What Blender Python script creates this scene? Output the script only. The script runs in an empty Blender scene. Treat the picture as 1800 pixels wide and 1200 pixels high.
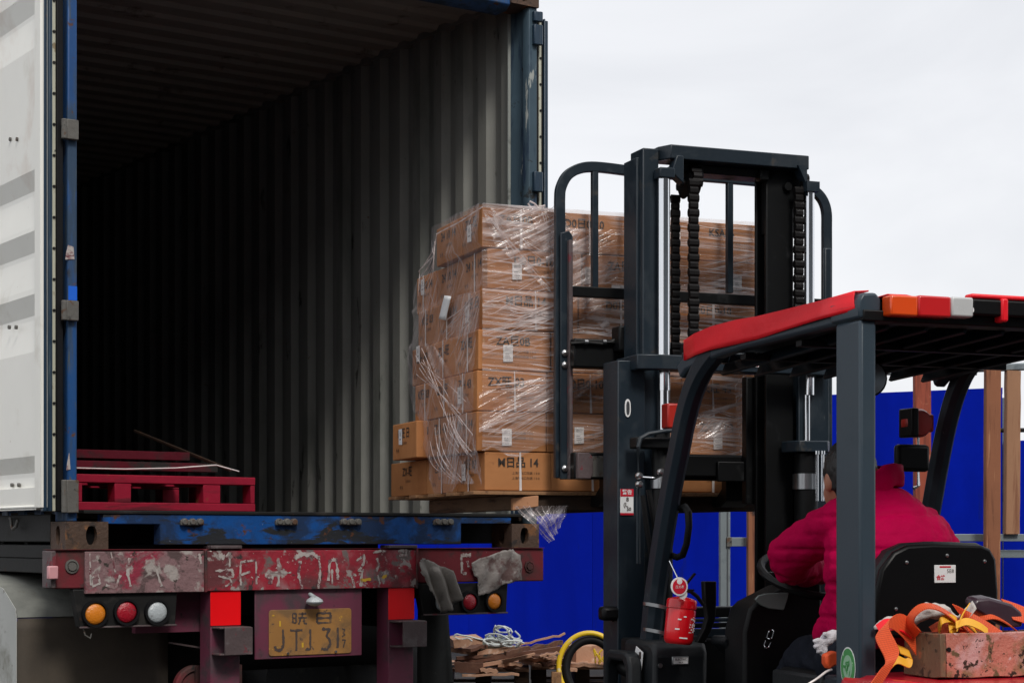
import bpy, math, random
from mathutils import Vector, Matrix, noise
R = math.radians
SC = bpy.context.scene
COL = SC.collection
EYE = 1.45; FPX = 3200.0; CX = 900.0; HY = 945.0     # eye height, focal length in photo pixels, principal point

# ---------------------------------------------------------------- camera
cam_d = bpy.data.cameras.new('camera'); cam = bpy.data.objects.new('camera', cam_d); COL.objects.link(cam)
cam.location = (0, 0, EYE); cam.rotation_euler = (R(90), 0, 0)
cam_d.sensor_width = 36; cam_d.lens = 36 * FPX / 1800; cam_d.shift_y = (HY - 600) / 1800
cam_d.clip_start = .1; cam_d.clip_end = 2000
SC.camera = cam

# ---------------------------------------------------------------- sky: a bright overcast
world = bpy.data.worlds.new('World'); SC.world = world; world.use_nodes = True
nt = world.node_tree; nt.nodes.clear()
wo = nt.nodes.new('ShaderNodeOutputWorld'); bg = nt.nodes.new('ShaderNodeBackground'); bg2 = nt.nodes.new('ShaderNodeBackground')
add = nt.nodes.new('ShaderNodeAddShader')
sky = nt.nodes.new('ShaderNodeTexSky'); sky.sky_type = 'NISHITA'; sky.sun_disc = False
sky.sun_elevation = R(52); sky.sun_rotation = R(150); sky.air_density = 1.0; sky.dust_density = 3
bg.inputs[1].default_value = .012
tc = nt.nodes.new('ShaderNodeTexCoord'); mp = nt.nodes.new('ShaderNodeMapping'); mp.inputs['Scale'].default_value = (1.6, 1.6, 4.2)
n1 = nt.nodes.new('ShaderNodeTexNoise'); n1.inputs['Scale'].default_value = 2.2; n1.inputs['Detail'].default_value = 5; n1.inputs['Distortion'].default_value = .6
rp = nt.nodes.new('ShaderNodeValToRGB')
rp.color_ramp.elements[0].position = .36; rp.color_ramp.elements[0].color = (.79, .80, .83, 1)
rp.color_ramp.elements[1].position = .60; rp.color_ramp.elements[1].color = (.90, .905, .93, 1)
nt.links.new(tc.outputs['Generated'], mp.inputs[0]); nt.links.new(mp.outputs[0], n1.inputs[0]); nt.links.new(n1.outputs[0], rp.inputs[0])
nt.links.new(sky.outputs[0], bg.inputs[0]); nt.links.new(rp.outputs[0], bg2.inputs[0]); bg2.inputs[1].default_value = .98
nt.links.new(bg.outputs[0], add.inputs[0]); nt.links.new(bg2.outputs[0], add.inputs[1]); nt.links.new(add.outputs[0], wo.inputs[0])

sl = bpy.data.lights.new('sun', 'SUN'); sl.energy = 2.0; sl.angle = R(14); sl.color = (1, .96, .9)
so = bpy.data.objects.new('sun', sl); COL.objects.link(so)
sd = Vector((.30, -.85, .95)).normalized()          # towards the sun: behind the camera
so.rotation_euler = sd.to_track_quat('Z', 'Y').to_euler()
sky.sun_elevation = math.asin(sd.z); sky.sun_rotation = math.atan2(sd.x, sd.y)
SC.view_settings.view_transform = 'Standard'; SC.view_settings.look = 'None'; SC.view_settings.exposure = 0; SC.view_settings.gamma = 1
SC.cycles.transparent_max_bounces = 24; SC.cycles.max_bounces = 8

# ---------------------------------------------------------------- materials
def c4(c): return (c[0], c[1], c[2], 1)
def mat(name, col, rough=.5, metal=0, layers=(), var=.12, vscale=4, bump=0, bscale=40, bstretch=(1, 1, 1), coat=0, spec=.5, vstretch=(1, 1, 1)):
    m = bpy.data.materials.new(name); m.use_nodes = True; t = m.node_tree; N = t.nodes; Lk = t.links
    p = N['Principled BSDF']; p.inputs['Roughness'].default_value = rough; p.inputs['Metallic'].default_value = metal
    p.inputs['Coat Weight'].default_value = coat; p.inputs['Specular IOR Level'].default_value = spec
    tc = N.new('ShaderNodeTexCoord'); oi = N.new('ShaderNodeObjectInfo'); ad = N.new('ShaderNodeVectorMath'); ad.operation = 'ADD'
    sc = N.new('ShaderNodeVectorMath'); sc.operation = 'SCALE'; sc.inputs[0].default_value = (37, 19, 53)
    Lk.new(oi.outputs['Random'], sc.inputs['Scale']); Lk.new(tc.outputs['Object'], ad.inputs[0]); Lk.new(sc.outputs[0], ad.inputs[1])
    def nz(scale, stretch, detail=6, dist=0):
        mp = N.new('ShaderNodeMapping'); mp.inputs['Scale'].default_value = stretch; Lk.new(ad.outputs[0], mp.inputs[0])
        n = N.new('ShaderNodeTexNoise'); n.inputs['Scale'].default_value = scale; n.inputs['Detail'].default_value = detail
        n.inputs['Distortion'].default_value = dist; n.inputs['Roughness'].default_value = .62
        Lk.new(mp.outputs[0], n.inputs[0]); return n.outputs[0]
    mx = N.new('ShaderNodeMix'); mx.data_type = 'RGBA'
    mx.inputs[6].default_value = c4([max(0, v * (1 - var * 1.6)) for v in col]); mx.inputs[7].default_value = c4([min(1, v * (1 + var * 1.6)) for v in col])
    Lk.new(nz(vscale, vstretch), mx.inputs[0]); cur = mx.outputs[2]
    rcur = None
    for L in layers:
        colr, scale, th, soft = L[:4]; st = L[4] if len(L) > 4 else (1, 1, 1)
        mr = N.new('ShaderNodeMapRange'); mr.inputs[1].default_value = th; mr.inputs[2].default_value = th + soft
        Lk.new(nz(scale, st, 8, .3), mr.inputs[0])
        m2 = N.new('ShaderNodeMix'); m2.data_type = 'RGBA'; m2.inputs[7].default_value = c4(colr)
        Lk.new(mr.outputs[0], m2.inputs[0]); Lk.new(cur, m2.inputs[6]); cur = m2.outputs[2]
        r2 = N.new('ShaderNodeMix'); r2.data_type = 'FLOAT'; r2.inputs[3].default_value = max(rough, .75)
        Lk.new(mr.outputs[0], r2.inputs[0])
        if rcur: Lk.new(rcur, r2.inputs[2])
        else: r2.inputs[2].default_value = rough
        rcur = r2.outputs[0]
    Lk.new(cur, p.inputs['Base Color'])
    if rcur: Lk.new(rcur, p.inputs['Roughness'])
    if bump:
        b = N.new('ShaderNodeBump'); b.inputs['Strength'].default_value = bump; b.inputs['Distance'].default_value = .01
        Lk.new(nz(bscale, bstretch, 5), b.inputs['Height']); Lk.new(b.outputs[0], p.inputs['Normal'])
    m.diffuse_color = c4(col)
    return m
RUST = (.09, .035, .018); GRIME = (.022, .021, .02); DUST = (.16, .15, .14)
M = {}
M['white_paint'] = mat('white_paint', (.88, .87, .81), .45, layers=[((.66, .63, .55), 2.2, .58, .2), ((.35, .2, .12), 9, .70, .04), ((.68, .56, .48), 1.3, .60, .2), ((.5, .48, .42), 20, .70, .05)], var=.03, bump=.05, bscale=6)
M['blue_paint'] = mat('blue_paint', (.009, .065, .21), .42, layers=[((.02, .05, .10), 3, .46, .10, (3, 3, .6)), ((.055, .075, .09), 14, .58, .06, (3, 3, .5)), (RUST, 11, .64, .04), (GRIME, 5, .60, .1)], var=.2, bump=.08)
M['sill_paint'] = mat('sill_paint', (.006, .070, .27), .5, layers=[((.010, .030, .085), 4, .47, .10), ((.018, .020, .024), 5, .515, .05, (.7, 1, 2.4)), (RUST, 14, .61, .05), ((.25, .27, .3), 40, .70, .03)], var=.35, bump=.2, spec=.25)
M['post_inner'] = mat('post_inner', (.052, .085, .112), .55, layers=[((.018, .035, .065), 5, .52, .08, (2, 2, .4)), ((.34, .36, .34), 7, .625, .02, (2, 2, .35)), (GRIME, 9, .63, .05)], var=.3, vscale=3, spec=.25)
M['navy'] = mat('navy_steel', (.014, .035, .062), .4, layers=[((.05, .08, .10), 8, .58, .1, (2, 2, .3)), (RUST, 20, .68, .04)], var=.2)
M['rubber'] = mat('rubber', (.006, .006, .007), .6, var=.2, bump=.1, spec=.2)
M['seal_strip'] = mat('seal_strip', (.50, .50, .40), .5, layers=[((.25, .2, .12), 14, .62, .06), (GRIME, 20, .68, .04)], var=.1)
M['interior'] = mat('interior_wall', (.232, .234, .215), .6, layers=[((.13, .14, .125), 2.2, .52, .16, (1, 1, .25)), ((.06, .063, .055), 9, .64, .05, (1, 1, .3)), ((.13, .07, .04), 22, .70, .03)], var=.1, bump=.04, spec=.2)
M['ceiling'] = mat('ceiling_panel', (.30, .295, .275), .7, layers=[((.14, .125, .11), 6, .60, .1), ((.13, .07, .04), 20, .69, .04)], var=.12, spec=.2)
M['plywood'] = mat('plywood_floor', (.035, .024, .018), .8, layers=[(GRIME, 4, .5, .15)], spec=.2)
M['rusty_casting'] = mat('rusty_casting', (.075, .042, .027), .75, layers=[((.20, .085, .03), 9, .55, .08), ((.025, .018, .015), 14, .56, .08), ((.3, .25, .2), 40, .72, .03)], var=.3, bump=.5, bscale=60)
M['rusty_grey'] = mat('rusty_grey', (.11, .105, .095), .6, layers=[((.09, .045, .025), 18, .55, .08), (GRIME, 20, .58, .06)], var=.2, bump=.3)
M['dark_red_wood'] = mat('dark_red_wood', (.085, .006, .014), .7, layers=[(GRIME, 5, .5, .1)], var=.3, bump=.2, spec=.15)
M['dark_steel'] = mat('dark_steel', (.012, .012, .012), .6, layers=[((.03, .027, .025), 7, .56, .1), ((.05, .025, .017), 15, .66, .05)], var=.3, bump=.1, spec=.2)
M['trailer_red'] = mat('trailer_red', (.17, .022, .030), .6, layers=[((.075, .035, .033), 4, .46, .14), ((.05, .040, .038), 6, .55, .10), (GRIME, 12, .62, .06), ((.34, .3, .28), 38, .70, .03)], var=.25, bump=.15, spec=.25)
M['worn_plate'] = mat('worn_plate', (.30, .022, .038), .6, layers=[((.30, .13, .14), 5, .50, .14), ((.13, .035, .04), 4.4, .50, .10), ((.15, .12, .115), 7, .545, .05), ((.32, .28, .265), 13, .585, .04), ((.045, .035, .035), 11, .60, .04), ((.5, .48, .45), 34, .65, .03)], var=.35, bump=.5, bscale=30, spec=.25)
M['pale_plate'] = mat('pale_plate', (.22, .13, .135), .65, layers=[((.26, .03, .055), 5, .50, .08), ((.10, .065, .065), 9, .53, .06), ((.36, .32, .30), 12, .56, .07), ((.28, .12, .03), 5, .66, .05), ((.05, .04, .035), 22, .61, .04)], var=.25, bump=.7, bscale=30, spec=.25)
M['plate_grime'] = mat('backing_red', (.15, .03, .06), .55, layers=[((.07, .04, .05), 5, .5, .12), (GRIME, 14, .66, .06)], var=.2)
M['reflective_red'] = mat('reflective_red', (.88, .004, .008), .35, layers=[((.35, .01, .015), 12, .68, .06)], var=.1, spec=.4)
M['bracket'] = mat('bracket_steel', (.085, .06, .062), .6, layers=[((.12, .10, .10), 10, .55, .08), ((.16, .02, .03), 14, .6, .05), (GRIME, 12, .62, .06)], var=.25, bump=.3)
M['worn_white'] = mat('worn_white', (.42, .38, .36), .65, layers=[((.26, .17, .17), 16, .50, .06), ((.15, .05, .06), 22, .56, .05)], var=.15, spec=.2)
M['worn_yellow'] = mat('worn_yellow', (.6, .36, .03), .6, layers=[((.25, .15, .06), 18, .56, .06)])
M['amber'] = mat('amber_lens', (.72, .22, .012), .25, layers=[((.30, .10, .02), 24, .60, .1)], var=.15, bump=.4, bscale=120, spec=.8)
M['red_lens'] = mat('red_lens', (.38, .006, .02), .25, layers=[((.10, .01, .015), 22, .60, .1)], var=.15, bump=.4, bscale=120, spec=.8)
M['clear_lens'] = mat('clear_lens', (.46, .50, .52), .2, layers=[((.2, .2, .2), 22, .60, .1)], var=.15, bump=.4, bscale=120, spec=.8)
M['pink_lens'] = mat('pink_lens', (.62, .30, .32), .4, var=.1)
M['license_yellow'] = mat('license_yellow', (.34, .165, .045), .55, layers=[((.20, .11, .045), 6, .48, .12), ((.75, .42, .03), 10, .675, .03), ((.10, .06, .04), 26, .63, .05)], var=.2, bump=.1)
M['ink'] = mat('ink', (.045, .03, .024), .7, var=.1)
M['plate_ink'] = mat('plate_ink', (.07, .05, .045), .6, layers=[((.2, .11, .05), 22, .58, .06)], var=.1)
M['grey_fender'] = mat('grey_fender', (.24, .245, .22), .6, layers=[((.08, .085, .08), 1.8, .48, .25), ((.16, .15, .12), 12, .6, .1)], var=.15, spec=.25)
M['mudflap'] = mat('mudflap', (.062, .052, .043), .7, layers=[((.10, .082, .062), 2.5, .45, .3), ((.11, .05, .035), 8, .66, .1)], var=.2, bump=.2, spec=.2)
M['grey_flap'] = mat('grey_flap', (.035, .036, .034), .65, layers=[((.015, .015, .015), 3, .48, .2), ((.09, .09, .085), 18, .66, .08)], var=.2, spec=.2)
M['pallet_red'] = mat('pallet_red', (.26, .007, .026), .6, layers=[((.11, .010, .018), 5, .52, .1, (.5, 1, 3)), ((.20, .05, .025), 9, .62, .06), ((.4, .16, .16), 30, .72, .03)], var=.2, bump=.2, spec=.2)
M['cardboard'] = mat('cardboard', (.45, .195, .075), .75, layers=[((.36, .145, .052), 3, .52, .2), ((.27, .12, .055), 25, .66, .08), ((.52, .29, .15), 14, .67, .04)], var=.13, vscale=3, bump=.15, bscale=9, spec=.2)
_t = M['cardboard'].node_tree; _p = _t.nodes['Principled BSDF']; _o = _t.nodes.new('ShaderNodeObjectInfo'); _r = _t.nodes.new('ShaderNodeMapRange'); _h = _t.nodes.new('ShaderNodeHueSaturation')
_r.inputs[3].default_value = .80; _r.inputs[4].default_value = 1.12; _src = _p.inputs['Base Color'].links[0].from_socket
_t.links.new(_o.outputs['Random'], _r.inputs[0]); _t.links.new(_r.outputs[0], _h.inputs['Value']); _t.links.new(_src, _h.inputs['Color']); _t.links.new(_h.outputs[0], _p.inputs['Base Color'])
M['tape'] = mat('tape', (.47, .20, .075), .25, var=.06, spec=.7)
M['label_white'] = mat('label_white', (.80, .80, .80), .5, var=.02)
M['strap_white'] = mat('strap_white', (.72, .66, .64), .35, var=.05)
M['print_ink'] = mat('print_ink', (.035, .024, .018), .75, layers=[((.22, .1, .04), 60, .60, .05)], var=.1)
M['grey_ink'] = mat('grey_ink', (.13, .13, .15), .7, var=.1)
M['pallet_wood'] = mat('pallet_wood', (.30, .155, .07), .75, layers=[((.16, .075, .035), 6, .52, .12, (6, .6, 6)), ((.06, .035, .02), 10, .62, .08)], var=.2, bump=.3, bscale=30, bstretch=(8, .6, 8))
M['dark_wood'] = mat('dark_wood', (.045, .028, .020), .75, layers=[((.12, .065, .038), 7, .57, .12, (.6, 6, 6)), (GRIME, 6, .56, .1)], var=.25, bump=.3, bscale=30, bstretch=(.6, 8, 8), spec=.2)
M['end_grain'] = mat('end_grain', (.50, .24, .12), .75, layers=[((.3, .12, .06), 30, .56, .1)], var=.12)
M['steel_paint'] = mat('forklift_paint', (.0105, .019, .028), .38, layers=[((.020, .031, .041), 5, .54, .2), ((.07, .08, .085), 46, .69, .03, (1, 1, .3)), ((.035, .032, .028), 9, .62, .08), ((.03, .035, .04), 2.2, .58, .15, (1, 1, .4))], var=.18, bump=.06, bscale=60, spec=.42)
M['pillar_paint'] = mat('pillar_paint', (.037, .056, .074), .36, layers=[((.042, .058, .073), 3, .5, .3), ((.1, .12, .14), 50, .74, .03)], var=.08, bump=.04, bscale=80, spec=.4)
M['black_steel'] = mat('black_steel', (.004, .0045, .005), .45, layers=[((.012, .013, .014), 8, .60, .12), ((.06, .06, .06), 40, .73, .04)], var=.2, bump=.06, spec=.22)
M['chain'] = mat('chain_steel', (.007, .006, .006), .45, .2, layers=[((.03, .026, .022), 60, .62, .1)], var=.3, spec=.3)
M['chrome'] = mat('chrome', (.78, .80, .83), .14, 1, var=.05)
M['bolt'] = mat('bolt_steel', (.55, .55, .55), .28, 1, var=.1)
M['silver'] = mat('silver_band', (.42, .43, .44), .3, 1, layers=[((.18, .18, .18), 14, .6, .1)], var=.1)
M['red_vinyl'] = mat('red_vinyl', (.86, .010, .022), .38, layers=[((.68, .008, .018), 4, .58, .2), ((.9, .12, .12), 40, .74, .04)], var=.06, bump=.25, bscale=9, spec=.4)
M['orange_lens'] = mat('orange_lens', (.80, .08, .008), .2, var=.1, spec=.8)
M['guard_lens'] = mat('guard_lens', (.62, .015, .018), .2, var=.1, spec=.8)
M['white_lens'] = mat('white_lens', (.55, .56, .56), .25, layers=[((.38, .38, .38), 12, .56, .1)], var=.08, spec=.8)
M['counter_red'] = mat('counterweight_red', (.55, .010, .025), .3, layers=[((.35, .01, .02), 4, .6, .2)], var=.1, coat=.4)
M['signal_red'] = mat('signal_red', (.40, .02, .012), .35, layers=[((.18, .02, .01), 10, .6, .1)], var=.15)
M['black_plastic'] = mat('black_plastic', (.003, .003, .0035), .45, var=.2, bump=.08, bscale=90, spec=.22)
M['soft_black'] = mat('soft_black', (.009, .011, .013), .45, var=.2, bump=.15, bscale=60, spec=.3)
M['seat_vinyl'] = mat('seat_vinyl', (.0035, .0035, .004), .4, layers=[((.03, .03, .03), 26, .71, .05)], var=.2, bump=.05, spec=.2)
M['screen_grey'] = mat('screen_grey', (.16, .19, .18), .22, layers=[((.24, .27, .26), 5, .5, .1)], var=.1)
M['bottle_red'] = mat('extinguisher_red', (.62, .004, .010), .25, layers=[((.8, .25, .25), 60, .75, .02)], var=.1, coat=.4, bump=.03)
M['magenta'] = mat('magenta_fabric', (.44, .0006, .055), .7, layers=[((.34, .0006, .042), 6, .52, .2)], var=.08, bump=.5, bscale=22, spec=.05)
M['denim'] = mat('dark_trousers', (.006, .008, .014), .85, layers=[((.014, .016, .026), 30, .56, .15)], var=.2, bump=.6, bscale=22, spec=.15)
M['skin'] = mat('skin', (.42, .17, .10), .5, layers=[((.36, .10, .07), 14, .55, .2)], var=.08)
M['hair'] = mat('hair', (.006, .005, .005), .45, var=.3, bump=.6, bscale=90, bstretch=(1, 1, .2))
M['eye'] = mat('eye_dark', (.02, .012, .01), .2)
M['glove_cloth'] = mat('glove_cloth', (.62, .60, .64), .85, layers=[((.40, .38, .44), 18, .56, .1)], var=.1, bump=.6, bscale=120)
M['scarf'] = mat('scarf', (.50, .03, .02), .8, var=.15, bump=.3)
M['orange_strap'] = mat('orange_webbing', (.82, .095, .018), .6, layers=[((.62, .05, .012), 12, .56, .2)], var=.12, bump=.2, bscale=200)
M['yellow_strap'] = mat('yellow_webbing', (.85, .42, .02), .55, layers=[((.6, .25, .01), 14, .58, .15)], var=.1, bump=.2, bscale=150)
M['rag'] = mat('white_rag', (.55, .51, .48), .85, layers=[((.36, .33, .31), 10, .54, .15)], var=.1, bump=.4, bscale=60)
M['purple_plastic'] = mat('dark_purple_plastic', (.045, .025, .035), .3, layers=[((.07, .045, .055), 8, .55, .2)], var=.15)
M['old_board'] = mat('old_red_board', (.50, .19, .14), .8, layers=[((.26, .15, .08), 9, .50, .08), ((.56, .33, .31), 6, .52, .10), ((.60, .44, .42), 15, .60, .05), ((.14, .10, .05), 14, .59, .04), ((.045, .03, .022), 38, .575, .03)], var=.2, bump=.7, bscale=45, spec=.2)
M['board_end'] = mat('board_end', (.16, .10, .055), .75, layers=[((.34, .12, .06), 14, .55, .08), ((.05, .035, .02), 20, .58, .06)], var=.25, bump=.6, bscale=60, bstretch=(1, 1, .2))
M['timber'] = mat('timber', (.36, .185, .10), .7, layers=[((.24, .10, .05), 3, .52, .12, (8, 8, .5)), ((.12, .05, .025), 16, .70, .04)], var=.12, bump=.2, bscale=20, bstretch=(8, 8, .4))
M['red_timber'] = mat('red_timber', (.33, .065, .032), .7, layers=[((.20, .04, .02), 5, .5, .12, (5, 5, .5)), ((.42, .14, .08), 9, .62, .06)], var=.15, bump=.2, bscale=20, bstretch=(8, 8, .4))
M['brown_timber'] = mat('brown_timber', (.27, .10, .045), .7, layers=[((.14, .045, .02), 4, .52, .12, (8, 8, .5)), ((.42, .2, .1), 7, .62, .06, (8, 8, .5))], var=.15, bump=.2, bscale=20, bstretch=(8, 8, .4))
M['galvanised'] = mat('galvanised', (.25, .29, .31), .45, .35, layers=[((.17, .2, .22), 8, .54, .12), ((.4, .43, .44), 30, .68, .05)], var=.1)
M['hoarding_blue'] = mat('hoarding_blue', (.0008, .0125, .37), .5, layers=[((.0005, .008, .27), .9, .44, .3, (1, 1, .25)), ((.015, .04, .36), 26, .72, .03), ((.006, .014, .17), 5, .64, .1, (1, 1, .2))], var=.10, bump=.03, bscale=3, spec=.05)
M['asphalt'] = mat('asphalt', (.038, .037, .035), .95, layers=[((.06, .056, .052), 3, .5, .2), ((.02, .02, .02), 14, .56, .1)], var=.2, bump=.6, bscale=60, spec=.1)
M['scrap_card'] = mat('scrap_card', (.46, .26, .17), .8, layers=[((.26, .12, .07), 6, .54, .12), ((.62, .45, .35), 14, .60, .08), (GRIME, 9, .68, .06)], var=.2, bump=.4, spec=.2)
M['scrap_dark'] = mat('scrap_dark', (.12, .05, .03), .8, layers=[((.24, .11, .06), 8, .54, .1), (GRIME, 8, .56, .1)], var=.2, bump=.3)
M['string_white'] = mat('string_white', (.58, .62, .62), .5, layers=[((.35, .4, .38), 14, .56, .1)], var=.1)
M['string_green'] = mat('green_cloth', (.22, .27, .24), .7, layers=[((.4, .44, .4), 9, .55, .1)], var=.2, bump=.4)
M['hose_yellow'] = mat('hose_yellow', (.78, .52, .02), .4, layers=[((.4, .25, .02), 14, .64, .08), ((.7, .62, .4), 8, .62, .06)], var=.1)
M['tyre'] = mat('tyre', (.014, .014, .014), .8, layers=[((.05, .047, .042), 8, .56, .12)], var=.2, bump=.3)
M['red_ink'] = mat('red_ink', (.58, .01, .03), .5, var=.05)
M['green_ink'] = mat('green_ink', (.06, .30, .08), .45, layers=[((.35, .6, .35), 60, .60, .04)], var=.2)
M['pale_green'] = mat('pale_green', (.30, .52, .34), .45, var=.1)

def webbing(name, col, axis_scale):
    m = mat(name, col, .6, var=.12, vscale=10)
    t = m.node_tree; p = t.nodes['Principled BSDF']; tc = t.nodes.new('ShaderNodeTexCoord')
    w = t.nodes.new('ShaderNodeTexChecker'); w.inputs['Scale'].default_value = 1
    w.inputs[1].default_value = (1, 1, 1, 1); w.inputs[2].default_value = (.72, .58, .55, 1)
    mp = t.nodes.new('ShaderNodeMapping'); mp.inputs['Scale'].default_value = axis_scale
    t.links.new(tc.outputs['UV'], mp.inputs[0]); t.links.new(mp.outputs[0], w.inputs[0])
    src = p.inputs['Base Color'].links[0].from_socket
    mx = t.nodes.new('ShaderNodeMix'); mx.data_type = 'RGBA'; mx.blend_type = 'MULTIPLY'; mx.inputs[0].default_value = 1
    t.links.new(src, mx.inputs[6]); t.links.new(w.outputs[0], mx.inputs[7]); t.links.new(mx.outputs[2], p.inputs['Base Color'])
    b = t.nodes.new('ShaderNodeBump'); b.inputs['Strength'].default_value = .7; b.inputs['Distance'].default_value = .002
    t.links.new(w.outputs[1], b.inputs['Height']); t.links.new(b.outputs[0], p.inputs['Normal'])
    return m
M['webbing'] = webbing('orange_ribbon', (.95, .125, .03), (14, 320, 1))

def film_mat(name, rot, dens, white=.75, base=.05):
    """clear stretch film: mostly see-through with pale streaks where it is pulled into folds"""
    m = bpy.data.materials.new(name); m.use_nodes = True; t = m.node_tree; N = t.nodes; Lk = t.links; N.clear()
    out = N.new('ShaderNodeOutputMaterial'); tr = N.new('ShaderNodeBsdfTransparent'); tr.inputs[0].default_value = (.97, .95, .94, 1)
    p = N.new('ShaderNodeBsdfPrincipled'); p.inputs['Base Color'].default_value = (.86, .78, .78, 1); p.inputs['Roughness'].default_value = .22
    gl = N.new('ShaderNodeBsdfGlossy'); gl.inputs['Roughness'].default_value = .12; gl.inputs[0].default_value = (1, 1, 1, 1)
    tc = N.new('ShaderNodeTexCoord')
    def st(rt, sc, seed, th, soft, scale=1):
        mp = N.new('ShaderNodeMapping'); mp.inputs['Rotation'].default_value = rt; mp.inputs['Location'].default_value = (seed, seed, seed)
        m1 = N.new('ShaderNodeMapping'); m1.inputs['Scale'].default_value = sc
        nd = N.new('ShaderNodeTexNoise'); nd.inputs['Scale'].default_value = scale; nd.inputs['Detail'].default_value = 4; nd.inputs['Distortion'].default_value = .35
        Lk.new(tc.outputs['Object'], mp.inputs[0]); Lk.new(mp.outputs[0], m1.inputs[0]); Lk.new(m1.outputs[0], nd.inputs[0])
        r = N.new('ShaderNodeMapRange'); r.inputs[1].default_value = th; r.inputs[2].default_value = th + soft
        Lk.new(nd.outputs[0], r.inputs[0]); return r.outputs[0], nd.outputs[0]
    a, an = st(rot[0], (1.2, 1.2, 75), 3, .50 - dens, .16)
    b, bn = st(rot[1], (1.5, 1.5, 50), 11, .55 - dens, .14)
    c, cn = st((0, 0, 0), (3.4, 3.4, 3.4), 5, .36, .34)
    mx = N.new('ShaderNodeMath'); mx.operation = 'MAXIMUM'; Lk.new(a, mx.inputs[0]); Lk.new(b, mx.inputs[1])
    ml = N.new('ShaderNodeMath'); ml.operation = 'MULTIPLY'; Lk.new(mx.outputs[0], ml.inputs[0]); Lk.new(c, ml.inputs[1])
    sc = N.new('ShaderNodeMath'); sc.operation = 'MULTIPLY_ADD'; Lk.new(ml.outputs[0], sc.inputs[0]); sc.inputs[1].default_value = white; sc.inputs[2].default_value = base
    bp = N.new('ShaderNodeBump'); bp.inputs['Strength'].default_value = .8; bp.inputs['Distance'].default_value = .01; Lk.new(an, bp.inputs['Height'])
    Lk.new(bp.outputs[0], p.inputs['Normal']); Lk.new(bp.outputs[0], gl.inputs['Normal'])
    m1 = N.new('ShaderNodeMixShader'); Lk.new(sc.outputs[0], m1.inputs[0]); Lk.new(tr.outputs[0], m1.inputs[1]); Lk.new(p.outputs[0], m1.inputs[2])
    m2 = N.new('ShaderNodeMixShader'); m2.inputs[0].default_value = .035; Lk.new(m1.outputs[0], m2.inputs[1]); Lk.new(gl.outputs[0], m2.inputs[2])
    Lk.new(m2.outputs[0], out.inputs[0])
    return m
M['film_front'] = film_mat('film_front', ((0, R(-3), 0), (0, R(15), 0)), .02, .78, .05)
M['film_side'] = film_mat('film_side', ((R(55), 0, 0), (R(-50), 0, 0)), .0, .55, .09)
M['film_patch'] = film_mat('film_patch', ((0, R(28), 0), (0, R(50), 0)), .02, .65, .05)
M['film_patch_side'] = film_mat('film_patch_side', ((R(60), 0, 0), (R(48), 0, 0)), .03, .6, .05)
M['film_loose'] = film_mat('film_loose', ((0, R(50), 0), (0, R(40), 0)), .03, .5, .14)
def fold_mat():
    m = mat('film_fold', (.82, .72, .70), .25, var=.05, spec=.8); t = m.node_tree; p = t.nodes['Principled BSDF']
    tc = t.nodes.new('ShaderNodeTexCoord'); n = t.nodes.new('ShaderNodeTexNoise'); n.inputs['Scale'].default_value = 14; n.inputs['Detail'].default_value = 3
    r = t.nodes.new('ShaderNodeMapRange'); r.inputs[1].default_value = .36; r.inputs[2].default_value = .62; r.inputs[3].default_value = .12; r.inputs[4].default_value = .85
    t.links.new(tc.outputs['Object'], n.inputs[0]); t.links.new(n.outputs[0], r.inputs[0]); t.links.new(r.outputs[0], p.inputs['Alpha']); return m
M['film_fold'] = fold_mat()

# ---------------------------------------------------------------- frames, geometry helpers
class Frame:
    def __init__(s, x, y, deg):
        s.o = Vector((x, y, 0)); s.t = R(deg); s.c = math.cos(s.t); s.s = math.sin(s.t)
        s.a = Vector((s.c, s.s, 0)); s.b = Vector((-s.s, s.c, 0))
    def world(s, a, b, z=0): return s.o + s.a * a + s.b * b + Vector((0, 0, z))
    def fb(s, px, py, b):            # the point of the plane b = const that is seen at (px, py)
        t = (px - CX) / FPX
        a = (t * (s.o.y + b * s.c) - s.o.x + b * s.s) / (s.c - t * s.s)
        D = s.o.y + a * s.s + b * s.c
        return Vector((a, b, EYE + (HY - py) / FPX * D))
    def fa(s, px, py, a):            # the same on a plane a = const
        t = (px - CX) / FPX
        b = (s.o.x + a * s.c - t * (s.o.y + a * s.s)) / (s.s + t * s.c)
        D = s.o.y + a * s.s + b * s.c
        return Vector((a, b, EYE + (HY - py) / FPX * D))
    def fz(s, px, py, z):            # on a horizontal plane
        D = (z - EYE) * FPX / (HY - py); X = (px - CX) / FPX * D
        v = Vector((X, D, 0)) - s.o
        return Vector((v.dot(s.a), v.dot(s.b), z))
WF = Frame(0, 0, 0)                      # world axes
CF = Frame(-1.886, 7.72, 34.3)           # container and trailer: a across, b into the container
FF = Frame(.59, 6.2, 20.6)               # forklift: a to its right, b forward

def set_tags(o, label=None, cat=None, group=None, kind=None):
    if label: o['label'] = label
    if cat: o['category'] = cat
    if group: o['group'] = group
    if kind: o['kind'] = kind
    return o
OFF = {}; FRM = {}
def thing(name, label, cat, fr=WF, base=(0, 0, 0), group=None):
    o = bpy.data.objects.new(name, None); COL.objects.link(o); o.empty_display_size = .1
    o.location = fr.world(*base); o.rotation_euler = (0, 0, fr.t)
    OFF[o.name] = Vector(base); FRM[o.name] = fr
    return set_tags(o, label, cat, group)

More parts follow.
